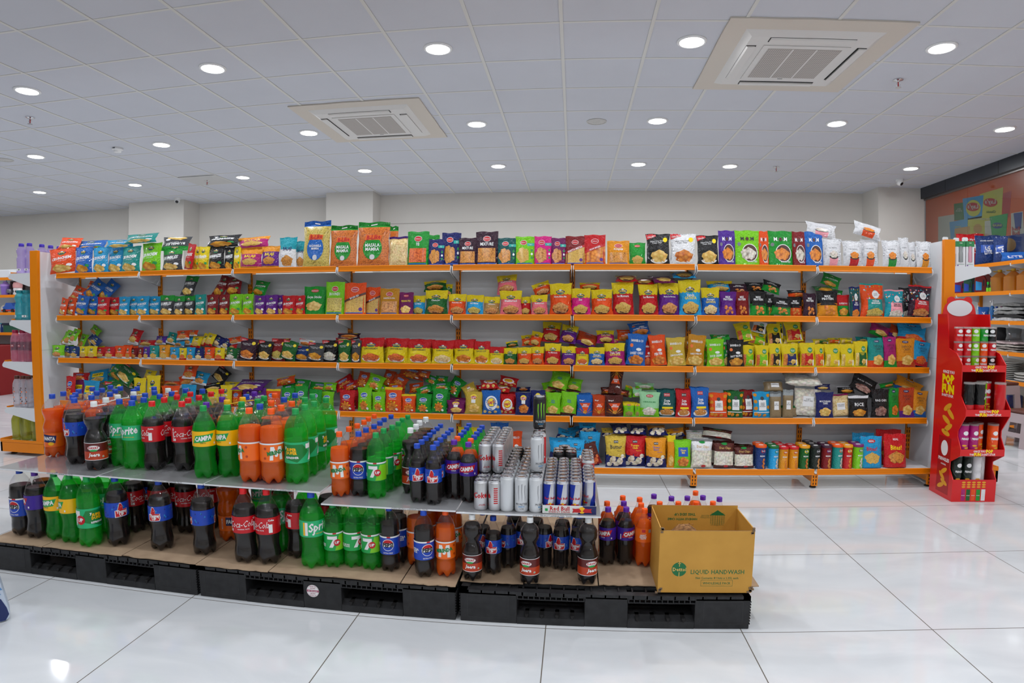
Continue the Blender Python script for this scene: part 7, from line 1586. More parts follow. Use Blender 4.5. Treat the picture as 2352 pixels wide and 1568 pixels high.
for k in range(4):
    p = at(12, 792 - k * 4, Y=YG - .2); mb = MB()
    mb.box(-.42 + .04*k, .40 - .05*k, -.12, .12, 0, .028); q = mb.build('wrapped_garment', thin_clear('clear_film_rose', (.95,.8,.78), hexc('caa09a'), .8, f0=.1), None, bevel=.012); q.location = (-9.55, YG - .2, tz + .001 + k * .031); q.rotation_euler = (0, 0, .06 * k - .1)
    tag(q, f'flat film-wrapped pinkish garment, {["lowest", "second from bottom", "third from bottom", "topmost"][k]} on the red table', 'garment pack', 'wrapped garments on the red table')

# ------------------------------------------------------------------ blue and white pack at the very left edge of the picture
e1 = at(23, 1405, Y=1.92); yaw_ = math.radians(50); CA, SA = math.cos(yaw_), math.sin(yaw_)
# its printed face looks at the camera; local x = 0 is the right-hand edge
pk_e = empty('detergent_pack', (e1.x, e1.y, 0), yaw_); tag(pk_e, 'blue and white printed pack standing at the left picture edge', 'detergent pack')
edge = lambda z: -.022 * max(0, z - .05) / .12 - (.012 if z < .012 else 0)
outl = [(-.30, .002), (-.020, .002), (-.004, .012), (.0, .035), (edge(.17), .17), (edge(.40), .40), (-.30, .40)]
mb = MB(); mb.prism(outl, 'y', 0, .10); mb.build('pack_body', mat('pack_pale_blue', hexc('b8c4d4'), .35), pk_e, bevel=.006)
mb = MB(); mb.add([(-.30, -.001, .006), (-.018, -.001, .006), (-.004, -.001, .030), (-.010, -.001, .060), (-.026, -.001, .10), (-.06, -.001, .13), (-.30, -.001, .17)], [tuple(range(7))]); mb.build('blue_panel', mat('pack_navy', hexc('10245c'), .3), pk_e)
mb = MB()
for j in range(13):
    for i in range(7):
        z = .10 + j * .020; x = edge(z) - .008 - i * .020 - (j % 2) * .010
        if z > .10 + .2 * max(0, -x - .03): mb.add([(x - .006, -.0012, z), (x + .006, -.0012, z), (x, -.0012, z + .012)], [(0, 1, 2)])
mb.build('triangle_print', mat('pack_mid_blue', hexc('5a88b8'), .3), pk_e)

# ================================================================== RIGHT SIDE
# boxed feeding bottles on the right end shelf
for i, (a, b_) in enumerate([(2196, 2217.5), (2218.5, 2238)]):
    A = at(a, 600, Y=4.42); B = at(b_, 600, Y=4.42); h = at(a, 554, Y=4.42).z - 1.64 + .003
    t = empty('bottle_carton', ((A.x + B.x) / 2, 4.42, 1.638)); w = (B.x - A.x) - .004
    tag(t, f'white and green carton with a window, {["left", "right"][i]} one on the right end shelf', 'carton', 'bottle cartons on the right end shelf')
    mb = MB(); x0, x1 = -w/2, w/2; mb.box(x0, x1, .006, .07, 0, h); mb.box(x0, x0 + w*.24, 0, .006, 0, h); mb.box(x1 - w*.24, x1, 0, .006, 0, h); mb.box(x0 + w*.24, x1 - w*.24, 0, .006, 0, h*.20); mb.box(x0 + w*.24, x1 - w*.24, 0, .006, h*.82, h)
    mb.box(x0 - .0004, x1 + .0004, -.0004, .0704, h*.79, h + .0004, 1); mb.box(x0 + w*.1, x1 - w*.1, -.0008, 0, h*.11, h*.12, 1); mb.box(x0 + w*.1, x0 + w*.25, -.0008, 0, h*.05, h*.09, 2)
    flat_text(mb, 'CARE', 0, h*.93, w*.3, 3, lambda x, y: (x, -.0010, y)); mb.build('carton_shell', [mat('carton_white', (.74,.74,.76), .5), mat('carton_green', hexc('2a8048'), .5), INK['p'], INK['w']], t)
    mb = MB(); mb.lathe([(w*.2, h*.2), (w*.2, h*.55), (w*.16, h*.6), (w*.16, h*.8)], 16, (0, .003, 0)); mb.build('feeding_bottle', mat('bottle_in_box_' + str(i), hexc(['8a9090', 'c890a0'][i]), .3), t, 50)
# lilac edged tags behind the post
for i, (x, y) in enumerate(((2171, 548), (2196, 550), (2216, 549))):
    p = at(x, y, Y=4.60); mb = MB(); mb.prism([(-.022, -.05), (.022, -.05), (.025, .028), (.018, .034), (-.014, .034), (-.022, .026)], 'y', 0, .003); q = mb.build('hang_tag', mat('carton_white', (.74,.74,.76), .5), None)
    zt_ = p.z - .02; q.location = (p.x, 4.60, zt_)
    mb = MB(); mb.add([(-.006, -.0006, .0), (.006, -.0006, .0), (0, -.0006, .012)], [(0,1,2)]); mb.box(-.0022, .0022, .0031, .006, -(zt_ - 1.64) , -.03, 0); mb.build('tag_stem', INK['e'], q); tag(q, f'small white header card above the cartons, {ORD[i+1]} from left', 'header card', 'header cards above the cartons')
# gondola along the shop window
XG = 4.95
rg = empty('window_shelving', (XG, 6.0, 0)); tag(rg, 'orange edged shelving running along the shop window on the right', 'shelving')
def rgp(mb, n, m): o = mb.build(n, m, rg); o.matrix_parent_inverse = Matrix.Translation((-XG, -6.0, 0)); return o
RZ = [at(2330, 597, X=XG).z, at(2330, 666.5, X=XG).z, at(2340, 737, X=XG).z, at(2330, 809, X=XG).z, at(2330, 875, X=XG).z]
YA, YBB = 4.6, 8.58
mb = MB(); mb.box(XG + .35, XG + .365, YA, YBB, .1, RZ[0] - .02); rgp(mb, 'back_panel', M_WHITE)
for z in RZ:
    mb = MB(); mb.box(XG + .006, XG + .345, YA, YBB, z - .025, z - .006); rgp(mb, 'shelf_board', M_WHITE)
    for a, b_ in ((YA, 5.60), (5.61, 6.59), (6.60, 7.58), (7.59, YBB)): mb = MB(); mb.box(XG, XG + .006, a, b_, z - .045, z); rgp(mb, 'price_rail', M_ORANGE)
    for yb in (5.605, 6.595, 7.585):
        mb = MB(); mb.prism([(XG + .34, z - .01), (XG + .01, z - .01), (XG - .008, z - .045), (XG + .0, z - .065), (XG + .34, z - .12)], 'y', yb - .004, yb + .004) if False else mb.add([(XG + .34, yb - .004, z - .03), (XG - .008, yb - .004, z - .03), (XG - .006, yb - .004, z - .062), (XG + .34, yb - .004, z - .12), (XG + .34, yb + .004, z - .03), (XG - .008, yb + .004, z - .03), (XG - .006, yb + .004, z - .062), (XG + .34, yb + .004, z - .12)], [(0,1,2,3),(7,6,5,4),(0,4,5,1),(1,5,6,2),(2,6,7,3),(3,7,4,0)])
        rgp(mb, 'bracket', M_WHITE)
for yb in (YA, 5.605, 6.595, 7.585, YBB):
    mb = MB(); mb.box(XG + .31, XG + .35, yb - .02, yb + .02, .05, RZ[0] + (.18 if abs(yb - 6.595) < .1 or True else 0)); rgp(mb, 'upright', M_ORANGE)
mb = MB(); mb.box(XG - .06, XG + .34, YA, YBB, .06, .115); mb.box(XG - .066, XG - .06, YA, YBB, .06, .14); rgp(mb, 'base_deck', M_ORANGE)
for yb in (5.0, 6.0, 7.0): mb = MB(); mb.lathe([(.03, 0), (.03, .01), (.012, .02), (.012, .06)], 14, (XG - .02, yb, 0)); rgp(mb, 'levelling_foot', M_RUBBER)
def rx(px, py, dx=.10): return at(px, py, X=XG + dx)
# packs on its top shelf: bags turned to face the camera
def rbag(p0, p1, ytop, shelf, build, name, lab, cat, dx=.10, yaw=-.5):
    A, B = rx(p0, (ytop + 600) / 2, dx), rx(p1, (ytop + 600) / 2, dx); C_ = rx((p0 + p1) / 2, ytop, dx)
    # apparent width is measured across the line of sight
    dir_ = Vector(((A.x + B.x) / 2, (A.y + B.y) / 2)); dist = dir_.length; w = abs(p1 - p0) / FPX * dist * 1.12; h = C_.z - (RZ[shelf] - .006)
    o = link(name, build.mesh(name)); o.scale = (w, w * .9, h / build.asp); o.location = ((A.x + B.x) / 2, (A.y + B.y) / 2, RZ[shelf] - .005); o.rotation_euler = (0.0, 0, yaw); tag(o, lab, cat); return o
def det(col, t1, t2, ink='w'):
    p = Pack('P', asp=1.3, th=.45, seed=5); p.shell(cm(col)); p.text(t1, 0, .82, 1.2, INK['w'], .02, hmax=.25); p.patch([(-.6,.42),(.6,.42),(.6,.68),(-.6,.68)], INK['b' if col != 'rd' else 'w'], .006); p.text(t2, 0, .5, 1.2, INK[ink], .04, 0, .1, off=.014, sy=1.2, hmax=.7); return p
rbag(2206, 2252, 537, 0, det('rd', '2Kg + 3Kg FREE', 'CARE', 'r'), 'detergent_bag', 'crimson detergent bag behind the white cartons', 'detergent bag', .22, -.35)
rbag(2248, 2288, 541, 0, det('db', 'POWER CLEANING', 'LG\nLITE'), 'detergent_bag', 'large blue detergent bag right of the white cartons', 'detergent bag', .17, -.45)
rbag(2286, 2309, 543, 0, det('db', '', 'LITE'), 'detergent_bag', 'blue detergent bag turned sideways beside the large one', 'detergent bag', .14, -.9)
o = rbag(2309, 2350, 579, 0, det('bl', '', 'LITE'), 'detergent_bag', 'blue detergent bag lying flat at the right picture edge', 'detergent bag', .13, -.45)
# second shelf: cleaner bottles and oil jugs
def cleaner(col, h, w, lab, px, shelf=1, dx=.12, labc='blue'):
    p = rx(px, 660, dx); t = empty('cleaner_bottle', (p.x, p.y, RZ[shelf] - .006), -.6); tag(t, lab, 'cleaner bottle')
    body = thin_clear('cleaner_' + col, hexc(col), hexc(col), .75, f0=.06)
    mb = MB(); outer = [(-w/2, 0), (w/2, 0), (w/2, h*.72), (w*.30, h*.90), (w*.12, h*.95), (-w*.12, h*.95), (-w*.42, h*.88), (-w/2, h*.72)]
    mb.prism(outer, 'y', -w*.28, w*.28); mb.build('bottle_body', body, t, bevel=.008)
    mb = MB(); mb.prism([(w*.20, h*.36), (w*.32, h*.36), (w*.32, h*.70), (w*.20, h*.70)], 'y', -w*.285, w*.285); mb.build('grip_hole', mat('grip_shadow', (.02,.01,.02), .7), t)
    mb = MB(); mb.lathe([(w*.13, h*.94), (w*.13, h), (.001, h)], 14); mb.build('cap', mat('cap_' + col, hexc(col), .4), t)
    mb = MB(); mb.prism([(-w*.42, h*.14), (w*.1, h*.14), (w*.1, h*.55), (-w*.42, h*.62)], 'y', -w*.295, -w*.28); mb.build('front_label', LC[labc], t)
cleaner('c02860', .20, .14, 'pink cleaner bottle on the window shelving, leftmost', 2204); cleaner('2a8a68', .21, .10, 'sea green cleaner bottle beside the pink one', 2223); cleaner('0c4a30', .21, .09, 'dark green cleaner bottle beside the red ones', 2236, dx=.2)
cleaner('b01010', .235, .13, 'red cleaner bottle with blue label, front', 2252, labc='cyan'); cleaner('a00c0c', .235, .11, 'red cleaner bottle behind the labelled one', 2268, dx=.2)
for i, px in enumerate((2269, 2276)):
    p = rx(px, 660, .06); t = empty('small_bottle', (p.x, p.y, RZ[1] - .006)); tag(t, f'tiny dark bottle with bright green cap, {["left", "right"][i]} of the pair', 'bottle', 'tiny green capped bottles')
    mb = MB(); mb.lathe([(.018, 0), (.019, .06), (.017, .075), (.009, .09), (.009, .10)], 14); mb.build('bottle_body', mat('dark_green_glass', hexc('0c3a1c'), .15), t, 50); mb = MB(); mb.lathe([(.0195, .01), (.0195, .055)], 14, capb=False, capt=False); mb.build('front_label', LC['lgreen'], t); mb = MB(); mb.lathe([(.011, .095), (.012, .125), (.001, .127)], 12); mb.build('cap', mat('cap_leaf', hexc('18b838'), .4), t)
def jug(px, lab, dx=.13):
    p = rx(px, 640, dx); t = empty('oil_jug', (p.x, p.y, RZ[1] - .005), .2); t.scale = (.95, .95, .80); tag(t, lab, 'oil jug', 'oil jugs on the window shelving')
    rf = lambda r, z, a: r * (1 + .02 * math.sin(z * 260)) * (1 / max(abs(math.cos((a + PI/4) % (PI/2) - PI/4)), .001)) ** .55 if z < .22 else r
    mb = MB(); mb.lathe([(.075, 0), (.085, .01)] + [(.086, .01 + k * .012) for k in range(1, 18)] + [(.078, .235), (.04, .275), (.022, .29), (.022, .30)], 40, rf=rf); mb.build('jug_body', thin_clear('golden_oil', (1, .55, .12), (.72, .30, .03), .65, f0=.06), t, 60)
    mb = MB(); mb.lathe([(.026, .295), (.026, .325), (.02, .33), (.001, .33)], 18); mb.build('cap', mat('cap_mustard', hexc('c8a010'), .4), t, 40)
    mb = MB(); mb.tube([(.028, 0, .30), (.07, 0, .303), (.10, .01, .30), (.07, .03, .297), (0, .034, .296), (-.07, .03, .297), (-.10, .01, .30), (-.07, 0, .303), (-.028, 0, .30)], .004); mb.build('carry_handle', mat('cap_mustard', hexc('c8a010'), .4), t)
jug(2296, 'ribbed golden oil jug with yellow cap, left one'); jug(2327, 'ribbed golden oil jug with yellow cap, right one'); jug(2358, 'ribbed golden oil jug cut by the right picture edge')
# third shelf: sprays, mats
def spray(px, h, col, capc, lab, dx=.10, nozzle=True):
    p = rx(px, 715, dx); t = empty('spray_bottle', (p.x, p.y, RZ[2] - .006)); tag(t, lab, 'spray bottle')
    mb = MB(); mb.lathe([(.028, 0), (.03, .02), (.026, h*.35), (.03, h*.5), (.022, h*.66), (.012, h*.74)], 18); mb.build('bottle_body', mat('spray_' + col, hexc(col), .25), t, 50)
    mb = MB(); mb.lathe([(.014, h*.73), (.014, h*.85), (.010, h)], 14); 
    if nozzle: mb.box(-.03, .01, -.008, .008, h*.88, h*.96)
    mb.build('spray_head', mat('head_' + capc, hexc(capc), .4), t, 50)
spray(2279, .25, '2a6aa8', 'd8d8d8', 'blue spray bottle with white nozzle on the third window shelf'); spray(2289, .20, 'c0c8d8', '1a3aa0', 'white bottle with blue cap beside the blue spray', nozzle=False); spray(2300, .19, 'c0c0d0', 'c02a88', 'white bottle with magenta cap beside the folded mats', .16, False)
spray(2246, .19, 'a8c8e0', 'e8e8f0', 'pale blue bottle just above the red stand', .2, False)
o = rbag(2252, 2270, 705, 2, det('bl', '', 'X'), 'soap_packet', 'blue soap packet left of the blue spray bottle', 'soap packet', .12, -.6)
def mats_pile(px, shelf, n, w, h, cols, labf, group, ph=.45):
    A = rx(px, 700, .155)
    z = RZ[shelf] - .004
    for k in range(n):
        mb = MB(); nx = 10; vs = []; rr = random.Random(k + n); ww = w * rr.uniform(.85, 1.0)
        for s in range(2):
            for j in range(5):
                for i in range(nx + 1):
                    x = -ww/2 + ww*i/nx; y = -.13 + .26*j/4; zz = (h if s else 0) * (1 - .35 * (abs(2*i/nx - 1) ** 6)) + .006*math.sin(x*22 + k*2 + s) + .004*math.sin(y*30 + k); vs.append((y, x, max(zz, .0)))
        W1 = nx + 1; o5 = 5 * W1; fs = [(j*W1+i, j*W1+i+1, (j+1)*W1+i+1, (j+1)*W1+i) for j in range(4) for i in range(nx)] + [(o5+j*W1+i, o5+(j+1)*W1+i, o5+(j+1)*W1+i+1, o5+j*W1+i+1) for j in range(4) for i in range(nx)]
        for j in (0, 4): fs += [(j*W1+i, j*W1+i+1, o5+j*W1+i+1, o5+j*W1+i) for i in range(nx)]
        for i in (0, nx): fs += [(j*W1+i, (j+1)*W1+i, o5+(j+1)*W1+i, o5+j*W1+i) for j in range(4)]
        mb.add(vs, fs); c_ = cols[k % len(cols)]
        o = mb.build('folded_mat', speckle_mat('mat_' + c_, tuple(v*.6 for v in hexc(c_)), hexc(c_), 30, .4, .3, .004), None, 50); o.location = (A.x + .01 * (k % 2), A.y, z); o.rotation_euler = (0, 0, rr.uniform(-.06, .06)); z += h + .008
        tag(o, labf(k, n), 'folded mat', group)
nm = lambda what: (lambda k, n: f'{what}, {"lowest" if k == 0 else "topmost" if k == n - 1 else ORD[k+1] + " from bottom"} of its pile')
mats_pile(2335, 2, 5, .50, .034, ['c8c8c8', '2a2a2c', '8c8c8a', 'a8a8a6', '747472'], nm('film-wrapped grey folded mat on the third window shelf'), 'folded mats on the third window shelf')
mats_pile(2320, 3, 4, .62, .022, ['b8aea4', 'a49890', 'c4bcb4', 'd0b8b8'], nm('beige patterned folded mat on the fourth window shelf'), 'folded mats on the fourth window shelf')
p = rx(2296, 770, .16); mb = MB(); mb.lathe([(.001, 0), (.09, .0), (.115, .05), (.10, .12), (.05, .15), (.001, .155)], 22, rf=lambda r, z, a: r * (1 + .07*math.sin(3*a + z*20)), capb=False, capt=False)
o = mb.build('black_fabric_roll', mat('black_fabric', (.01,.01,.011), .95), None, 60); o.location = (p.x, p.y, RZ[3] + .115); tag(o, 'rounded black fabric bundle on top of the beige mats', 'fabric bundle')
o = rbag(2311, 2345, 746, 3, Pack('P', asp=1.1, th=.4, seed=9), 'x', 'x', 'x') if False else None
pc = Pack('P', asp=1.0, th=.4, seed=9); pc.shell(thin_clear('grey_film_bag', (.8,.82,.82), hexc('8a9090'), .7, f0=.12)); pc.rect(-.3, .3, .3, .6, INK['e'], .006)
o = link('film_bag', pc.mesh('film_bag')); q = rx(2328, 770, .2); o.location = (q.x, q.y, RZ[3] + .115); o.scale = (.17, .12, .15); o.rotation_euler = (0, 0, -.5); tag(o, 'crumpled clear grey film bag right of the black bundle', 'film bag')
# stacked white plates on the fifth shelf
q = rx(2312, 850, .17)
pm = None
for k in range(9):
    if pm is None: mb = MB(); mb.lathe([(.001, .004), (.09, .004), (.15, .018), (.165, .022), (.165, .017), (.095, 0), (.001, 0)], 36, capb=False, capt=False); pm = mb.build('white_tray', mat('ivory_melamine', (.66,.64,.60), .3), None, 50); o = pm
    else: o = pm.copy(); COL.objects.link(o)
    o.scale = (.82, 1.15, 1.0); o.location = (q.x, q.y, RZ[4] - .006 + k * .0215); tag(o, f'oval ivory plate, {"lowest" if k == 0 else "topmost" if k == 8 else ORD[k+1] + " from bottom"} of the tall stack', 'plate', 'ivory plates on the fifth window shelf')
q = rx(2345, 860, .17)
for k in range(3): o = pm.copy(); COL.objects.link(o); o.scale = (.8, .9, 1.5); o.location = (q.x - .02, q.y - .14, RZ[4] - .006 + k * .031); tag(o, f'wrapped ivory plate, {["lowest", "middle", "topmost"][k]} of the short stack', 'plate', 'short stack of wrapped plates')
q = rx(2310, 900, .15); mb = MB(); mb.box(-.10, .10, -.17, .17, 0, .15); o = mb.build('tissue_pack', film_mat('navy_pack', hexc('123070'), .25), None, bevel=.02); o.location = (q.x, q.y, .235); tag(o, 'navy wrapped pack on the base of the window shelving', 'wrapped pack')
for k, z in enumerate((.116, .176)):
    mb = MB(); mb.box(-.09, .09, -.11, .11, 0, .057); mb.box(-.0905, -.09, -.08, .08, .01, .045, 1); o = mb.build('soap_carton', [mat('carton_lime_' + str(k), hexc(['4a8a3a', 'a8c070'][k]), .5), mat('carton_cream', hexc('d8d8c8'), .5)], None); q = rx(2308, 930, .12); o.location = (q.x, q.y, z); tag(o, f'green and cream carton under the navy pack, {["lower", "upper"][k]} one', 'carton')
# stools
def stool(x, y, z, lab, h=.42):
    t = empty('plastic_stool', (x, y, z), .25); tag(t, lab, 'stool', 'stacked plastic stools')
    M_B = mat('beige_plastic', hexc('a8989a'), .4); M_T = mat('brown_plastic', hexc('5a2c20'), .4); a, b_ = .125, .175
    mb = MB(); mb.box(-a, a, -a, a, h - .03, h); mb.build('seat', M_T, t, bevel=.01)
    for sx, sy in ((-1,-1),(1,-1),(1,1),(-1,1)):
        mb = MB(); q = [(a, a), (a - .075, a), (a, a - .075)]; vs = []
        for (k_, zz) in ((1.0, h - .03), (b_/a, 0.0)):
            for (px, py) in ((a, a), (a - .07, a), (a - .07, a - .008), (a - .008, a - .008), (a - .008, a - .07), (a, a - .07)): vs.append((sx * px * k_ if True else 0, sy * py * k_, zz))
        fs = [tuple(range(6)), tuple(range(6, 12))[::-1]] + [(i, (i+1) % 6, 6 + (i+1) % 6, 6 + i) for i in range(6)]
        mb.add(vs, fs); mb.build('leg', M_B, t)
    for zz0, zz1 in ((h - .12, h - .03), (h*.28, h*.40)):
        mb = MB()
        k0 = a + (b_ - a) * (1 - zz0 / h); k1 = a + (b_ - a) * (1 - zz1 / h)
        vs = [(-k0,-k0,zz0),(k0,-k0,zz0),(k0,k0,zz0),(-k0,k0,zz0),(-k1,-k1,zz1),(k1,-k1,zz1),(k1,k1,zz1),(-k1,k1,zz1)]; mb.add(vs, [(0,1,5,4),(1,2,6,5),(2,3,7,6),(3,0,4,7)])
        mb.build('skirt', M_B, t)
s0 = at(2372, 1030, Z=0); stool(s0.x + .0, s0.y + .12, 0, 'lower beige plastic stool with brown top at the right picture edge', .36); stool(s0.x - .02, s0.y + .50, 0, 'taller beige plastic stool with brown top behind the lower one', .60)

# ================================================================== RED CARDBOARD DISPLAY STAND
f0, f1 = at(2184, 1152, Z=0), at(2284, 1152, Z=0); bk_ = at(2140, 1128, Z=0)
DX = Vector((f1.x - f0.x, f1.y - f0.y, 0)); DW = DX.length; ang = math.atan2(DX.y, DX.x)
DD = .30
st = empty('display_stand', (f0.x, f0.y, 0), ang); tag(st, 'tall red cardboard snack display stand at the right end of the shelves', 'display stand')
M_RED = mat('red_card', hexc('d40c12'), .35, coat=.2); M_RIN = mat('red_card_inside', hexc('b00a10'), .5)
Zs = [.155, .380, .655, .945]; Zb_ = [.0, .335, .610, .900]; Yf = [.0, -.065, -.10, -.03]
TOPZ = 1.288
prof = [(0.0, 0.0), (.0, .155), (.05, .22), (.05, .27), (-.065, .335), (-.065, .385), (-.02, .46), (-.02, .50), (-.10, .610), (-.10, .66), (-.03, .74), (-.03, .90), (-.03, .950), (.04, 1.02), (.14, 1.05), (.17, TOPZ), (DD, TOPZ), (DD, 0.0)]
for x0, x1, nm_ in ((0, .006, 'side_panel'), (DW - .006, DW, 'side_panel')):
    mb = MB(); mb.prism([(y, z) for y, z in prof], 'x', x0, x1); sp = mb.build(nm_, M_RED, st)
    if x0 == 0:
        side = sp
mb = MB(); mb.box(.006, DW - .006, DD - .006, DD, 0, TOPZ); mb.build('back_panel', M_RED, st)
mb = MB(); mb.box(.006, DW - .006, 0.0, .005, 0, .155); bf = mb.build('bottom_front', M_RED, st)
mb = MB(); fpl = lambda x, y: (x, -.0008, y)
for k, c_ in enumerate(('mg', 'dg', 'or_', 'gr', 'wh')):
    x = DW * (.26 + k * .115); mb.box(x - .014, x + .014, -.0006, 0, .008, .088, k); flat_text(mb, 'PRINGLES', x, .045, .024, 5, lambda a, b: (a, -.0012, b), .03)
    for q in range(3): mb.add([(x + .014*math.cos(a*PI/5), -.0007, .105 + q*.016 + .006*math.sin(a*PI/5)) for a in range(10)], [tuple(range(10))], 6)
mb.build('can_pictures', [cm('mg'), cm('dg'), cm('or_'), cm('gr'), cm('wh'), INK['r'] if False else INK['w'], mat('crisp_yellow', hexc('e0a020'), .5)], bf)
for i in range(1, 4):
    y = Yf[i]; mb = MB(); mb.box(.006, DW - .006, y, y + .004, Zb_[i], Zs[i]); lip = mb.build('front_lip', M_RED, st)
    mb = MB(); pz_ = lambda a, b, y=y: (a, y - .0008, b); zc = (Zb_[i] + Zs[i]) / 2
    flat_text(mb, 'ONCE YOU', DW*.43, zc + .010, DW*.27, 0, pz_, .03, sy=1.25); flat_text(mb, 'POP', DW*.66, zc + .010, DW*.16, 1, pz_, .06, sy=1.2); flat_text(mb, 'THE', DW*.26, zc - .012, DW*.10, 0, pz_, .03); flat_text(mb, 'FUN', DW*.39, zc - .012, DW*.15, 1, pz_, .06, sy=1.2); flat_text(mb, "DON'T STOP.", DW*.64, zc - .012, DW*.32, 0, pz_, .03, sy=1.25)
    mb.build('slogan', [INK['w'], INK['y']], lip)
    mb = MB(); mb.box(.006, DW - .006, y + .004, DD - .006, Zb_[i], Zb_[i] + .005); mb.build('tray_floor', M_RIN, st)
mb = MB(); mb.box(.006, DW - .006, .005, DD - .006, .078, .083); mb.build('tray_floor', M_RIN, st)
mb = MB(); cy_ = DW / 2; hz0 = TOPZ - .002
hd = [(cy_ - .125, hz0)] + [(cy_ + .118*math.cos(a), hz0 + .03 + .085*math.sin(a)) for a in [PI - .12 - k*(PI - .24)/10 for k in range(11)]] + [(cy_ + .125, hz0)]
mb.prism(hd, 'y', DD - .010, DD - .004)
for s in (-1, 1): mb.prism([(cy_ + s*.062 + .032*math.cos(a*PI/8), hz0 + .098 + .030*math.sin(a*PI/8)) for a in range(16)], 'y', DD - .011, DD - .005)
tp = mb.build('header_board', M_RED, st)
mb = MB(); mb.add([(cy_ + .095*math.cos(a*PI/16), DD - .0118, hz0 + .045 + .058*math.sin(a*PI/16)) for a in range(32)], [tuple(range(32))]); mb.build('white_oval', mat('plate_white', (.75,.74,.76), .4), tp)
mb = MB(); spp = lambda a, b: (-.0008, a, b)   # side print, read from the aisle: front edge is at the right
def sidetext(t, yc, zc, w, mi, bold=.04): flat_text(mb, t, 0, 0, w, mi, lambda a, b: (-.0008, yc - a, zc + b), bold)
sidetext('ONCE YOU', .13, .885, .15, 0); sidetext('POP', .13, .835, .155, 1, .07); sidetext('THE', .13, .805, .03, 0); sidetext('FUN', .13, .765, .155, 1, .07); sidetext("DON'T STOP.", .13, .72, .15, 0)
for k, (yc, zc, r_) in enumerate(((.12,.64,-.5),(.08,.60,.6),(.13,.55,.4),(.10,.50,-.5),(.13,.46,.2))):
    mb.add([(-.0008, yc + .055*math.cos(a*PI/8)*math.cos(r_) - .02*math.sin(a*PI/8)*math.sin(r_), zc + .055*math.cos(a*PI/8)*math.sin(r_) + .02*math.sin(a*PI/8)*math.cos(r_)) for a in range(16)], [tuple(range(16))], 2)
mb.box(-.0006, 0, .05, .21, .03, .43, 3); mb.add([(-.0010, .13 + .045*math.cos(a*PI/8), .35 + .055*math.sin(a*PI/8)) for a in range(16)], [tuple(range(16))], 0); flat_text(mb, 'PRINGLES', 0, 0, .14, 0, lambda a, b: (-.0012, .13 - a, .27 + b), .04); flat_text(mb, 'ORIGINAL', 0, 0, .07, 0, lambda a, b: (-.0012, .13 - a, .235 + b), .02)
for k, (yc, zc, r_) in enumerate(((.12,.19,-.5),(.14,.15,.6),(.11,.11,.3),(.15,.08,-.4))):
    mb.add([(-.0011, yc + .045*math.cos(a*PI/8)*math.cos(r_) - .016*math.sin(a*PI/8)*math.sin(r_), zc + .045*math.cos(a*PI/8)*math.sin(r_) + .016*math.sin(a*PI/8)*math.cos(r_)) for a in range(16)], [tuple(range(16))], 2)
mb.build('side_print', [INK['w'], INK['y'], mat('crisp_yellow', hexc('e0a020'), .5), mat('deep_red_print', hexc('a8060c'), .4)], side)
_cc = {}
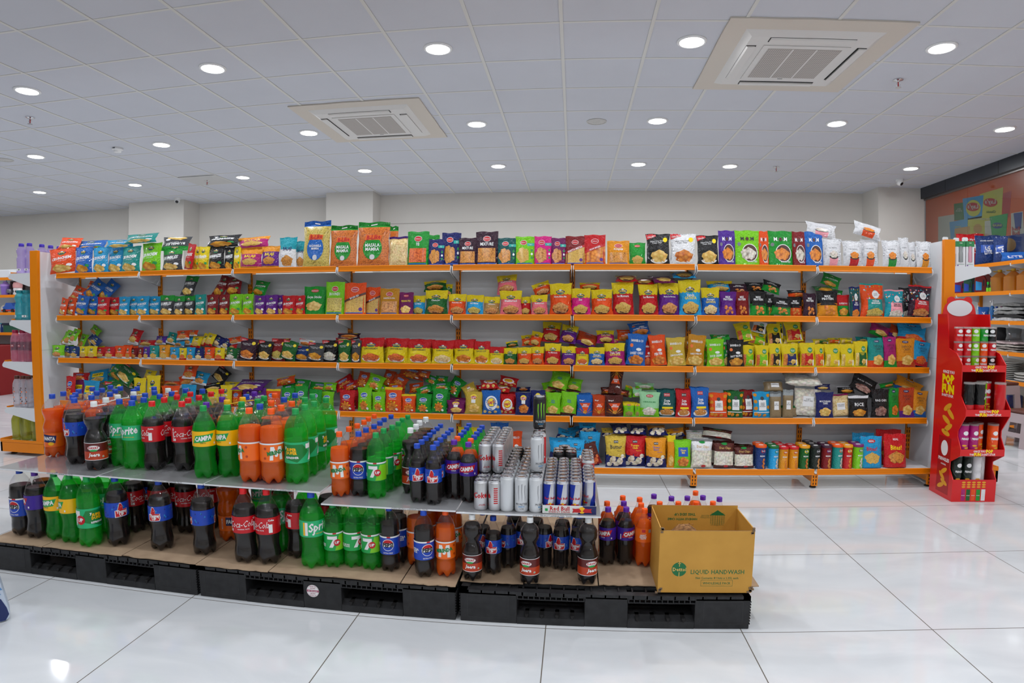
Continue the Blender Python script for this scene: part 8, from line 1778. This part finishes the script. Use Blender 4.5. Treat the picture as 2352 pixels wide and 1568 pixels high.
def crisp_can(col, col2, R, H):
    k = (col, col2, H)
    if k in _cc: return _cc[k], False
    w = Wrap(R); w.mb.lathe([(R*1.01, 0), (R*1.01, .004), (R, .005), (R, H - .012)], 24, mi=w.mi(cm(col)))
    if col2: w.band(H*.02, H*.32, cm(col2), R + .0003)
    w.disc(0, H*.70, R*.5, R*.42, W_); w.text('PRINGLES', 0, H*.52 if H > .1 else H*.42, R*1.5, W_, bold=.05, sy=1.6)
    if H > .1:
        for a, z in ((-.2,.30),(.25,.22),(.0,.14)): w.disc(a*R, H*z, R*.45, R*.18, mat('crisp_yellow', hexc('e0a020'), .5), .0008)
    root = link('crisp_can' if H > .1 else 'mini_crisp_can', w.mb.mesh('crisp_can', w.mats, 40)); mb = MB(); mb.lathe([(R*1.03, H - .012), (R*1.04, H - .002), (R*1.0, H), (R*.9, H - .003), (.001, H - .003)], 24, capb=False, capt=False); mb.build('lid', thin_clear('milky_lid', (.9,.9,.9), (.7,.66,.64), .5), root, 40)
    _cc[k] = root; return root, True
Ms = Matrix.Translation((f0.x, f0.y, 0)) @ Matrix.Rotation(ang, 4, 'Z')
def stand_can(col, col2, x, y, z, R, H, yaw, lab, grp):
    r, new = crisp_can(col, col2, R, H); o = r if new else copy_tree(r)
    o.location = Ms @ Vector((x, y, z)); o.rotation_euler = (0, 0, ang + yaw); tag(o, lab, 'crisp can', grp)
cn_ = {'rd': 'red', 'lg': 'lime green', 'bk': 'black', 'or_': 'orange', 'mg': 'magenta', 'dk': 'dark green', 'wh': 'white', 'dg': 'green'}
mini = [['rd','rd','lg','gr','bk'], ['rd','rd','lg','or_','rd'], ['rd','rd','lg','or_','bk']]
cn_['gr'] = 'green'
for r in range(3):
    for c_ in range(5):
        stand_can(mini[r][c_], None, .036 + c_ * .0595, .085, .9055 + (2 - r) * .0985, .0292, .098, rnd.uniform(-.4, .4), f'small {cn_[mini[r][c_]]} crisp can, {ORD[c_+1]} from left, {["upper", "middle", "lower"][r]} row of stand', 'small crisp cans at the top of the stand')
tiers = [(2, .61, -.052, .218, [('bk','rd',.045,0,2.0),('bk','rd',.118,0,1.2),('lg',None,.175,.07,.4),('rd',None,.205,.075,.2),('rd',None,.262,0,2.6)]), (1, .335, -.018, .210, [('mg',None,.042,0,0),('mg',None,.110,0,.1),('or_',None,.172,.05,.5),('or_',None,.250,0,0)]), (0, .025, .050, .178 , [('dk','bk',.050,0,.1),('dk','bk',.122,0,0),('wh',None,.192,0,.1),('wh',None,.245,.05,2.5)])]
for ti, zb0, y0_, H_, lst in tiers:
    for i, (a, b_, x, dy, yaw) in enumerate(lst):
        nm2 = cn_[a] + (' and ' + cn_[b_] if b_ else '')
        stand_can(a, b_, x, y0_ + dy, zb0 + .0055 if ti else .0835, .0345, H_ + (.06 if ti == 0 else 0.0), yaw, f'tall {nm2} crisp can, {ORD[i+1]} from left, {["bottom", "second lowest", "second highest"][ti]} tier of stand', 'tall crisp cans in the red stand')
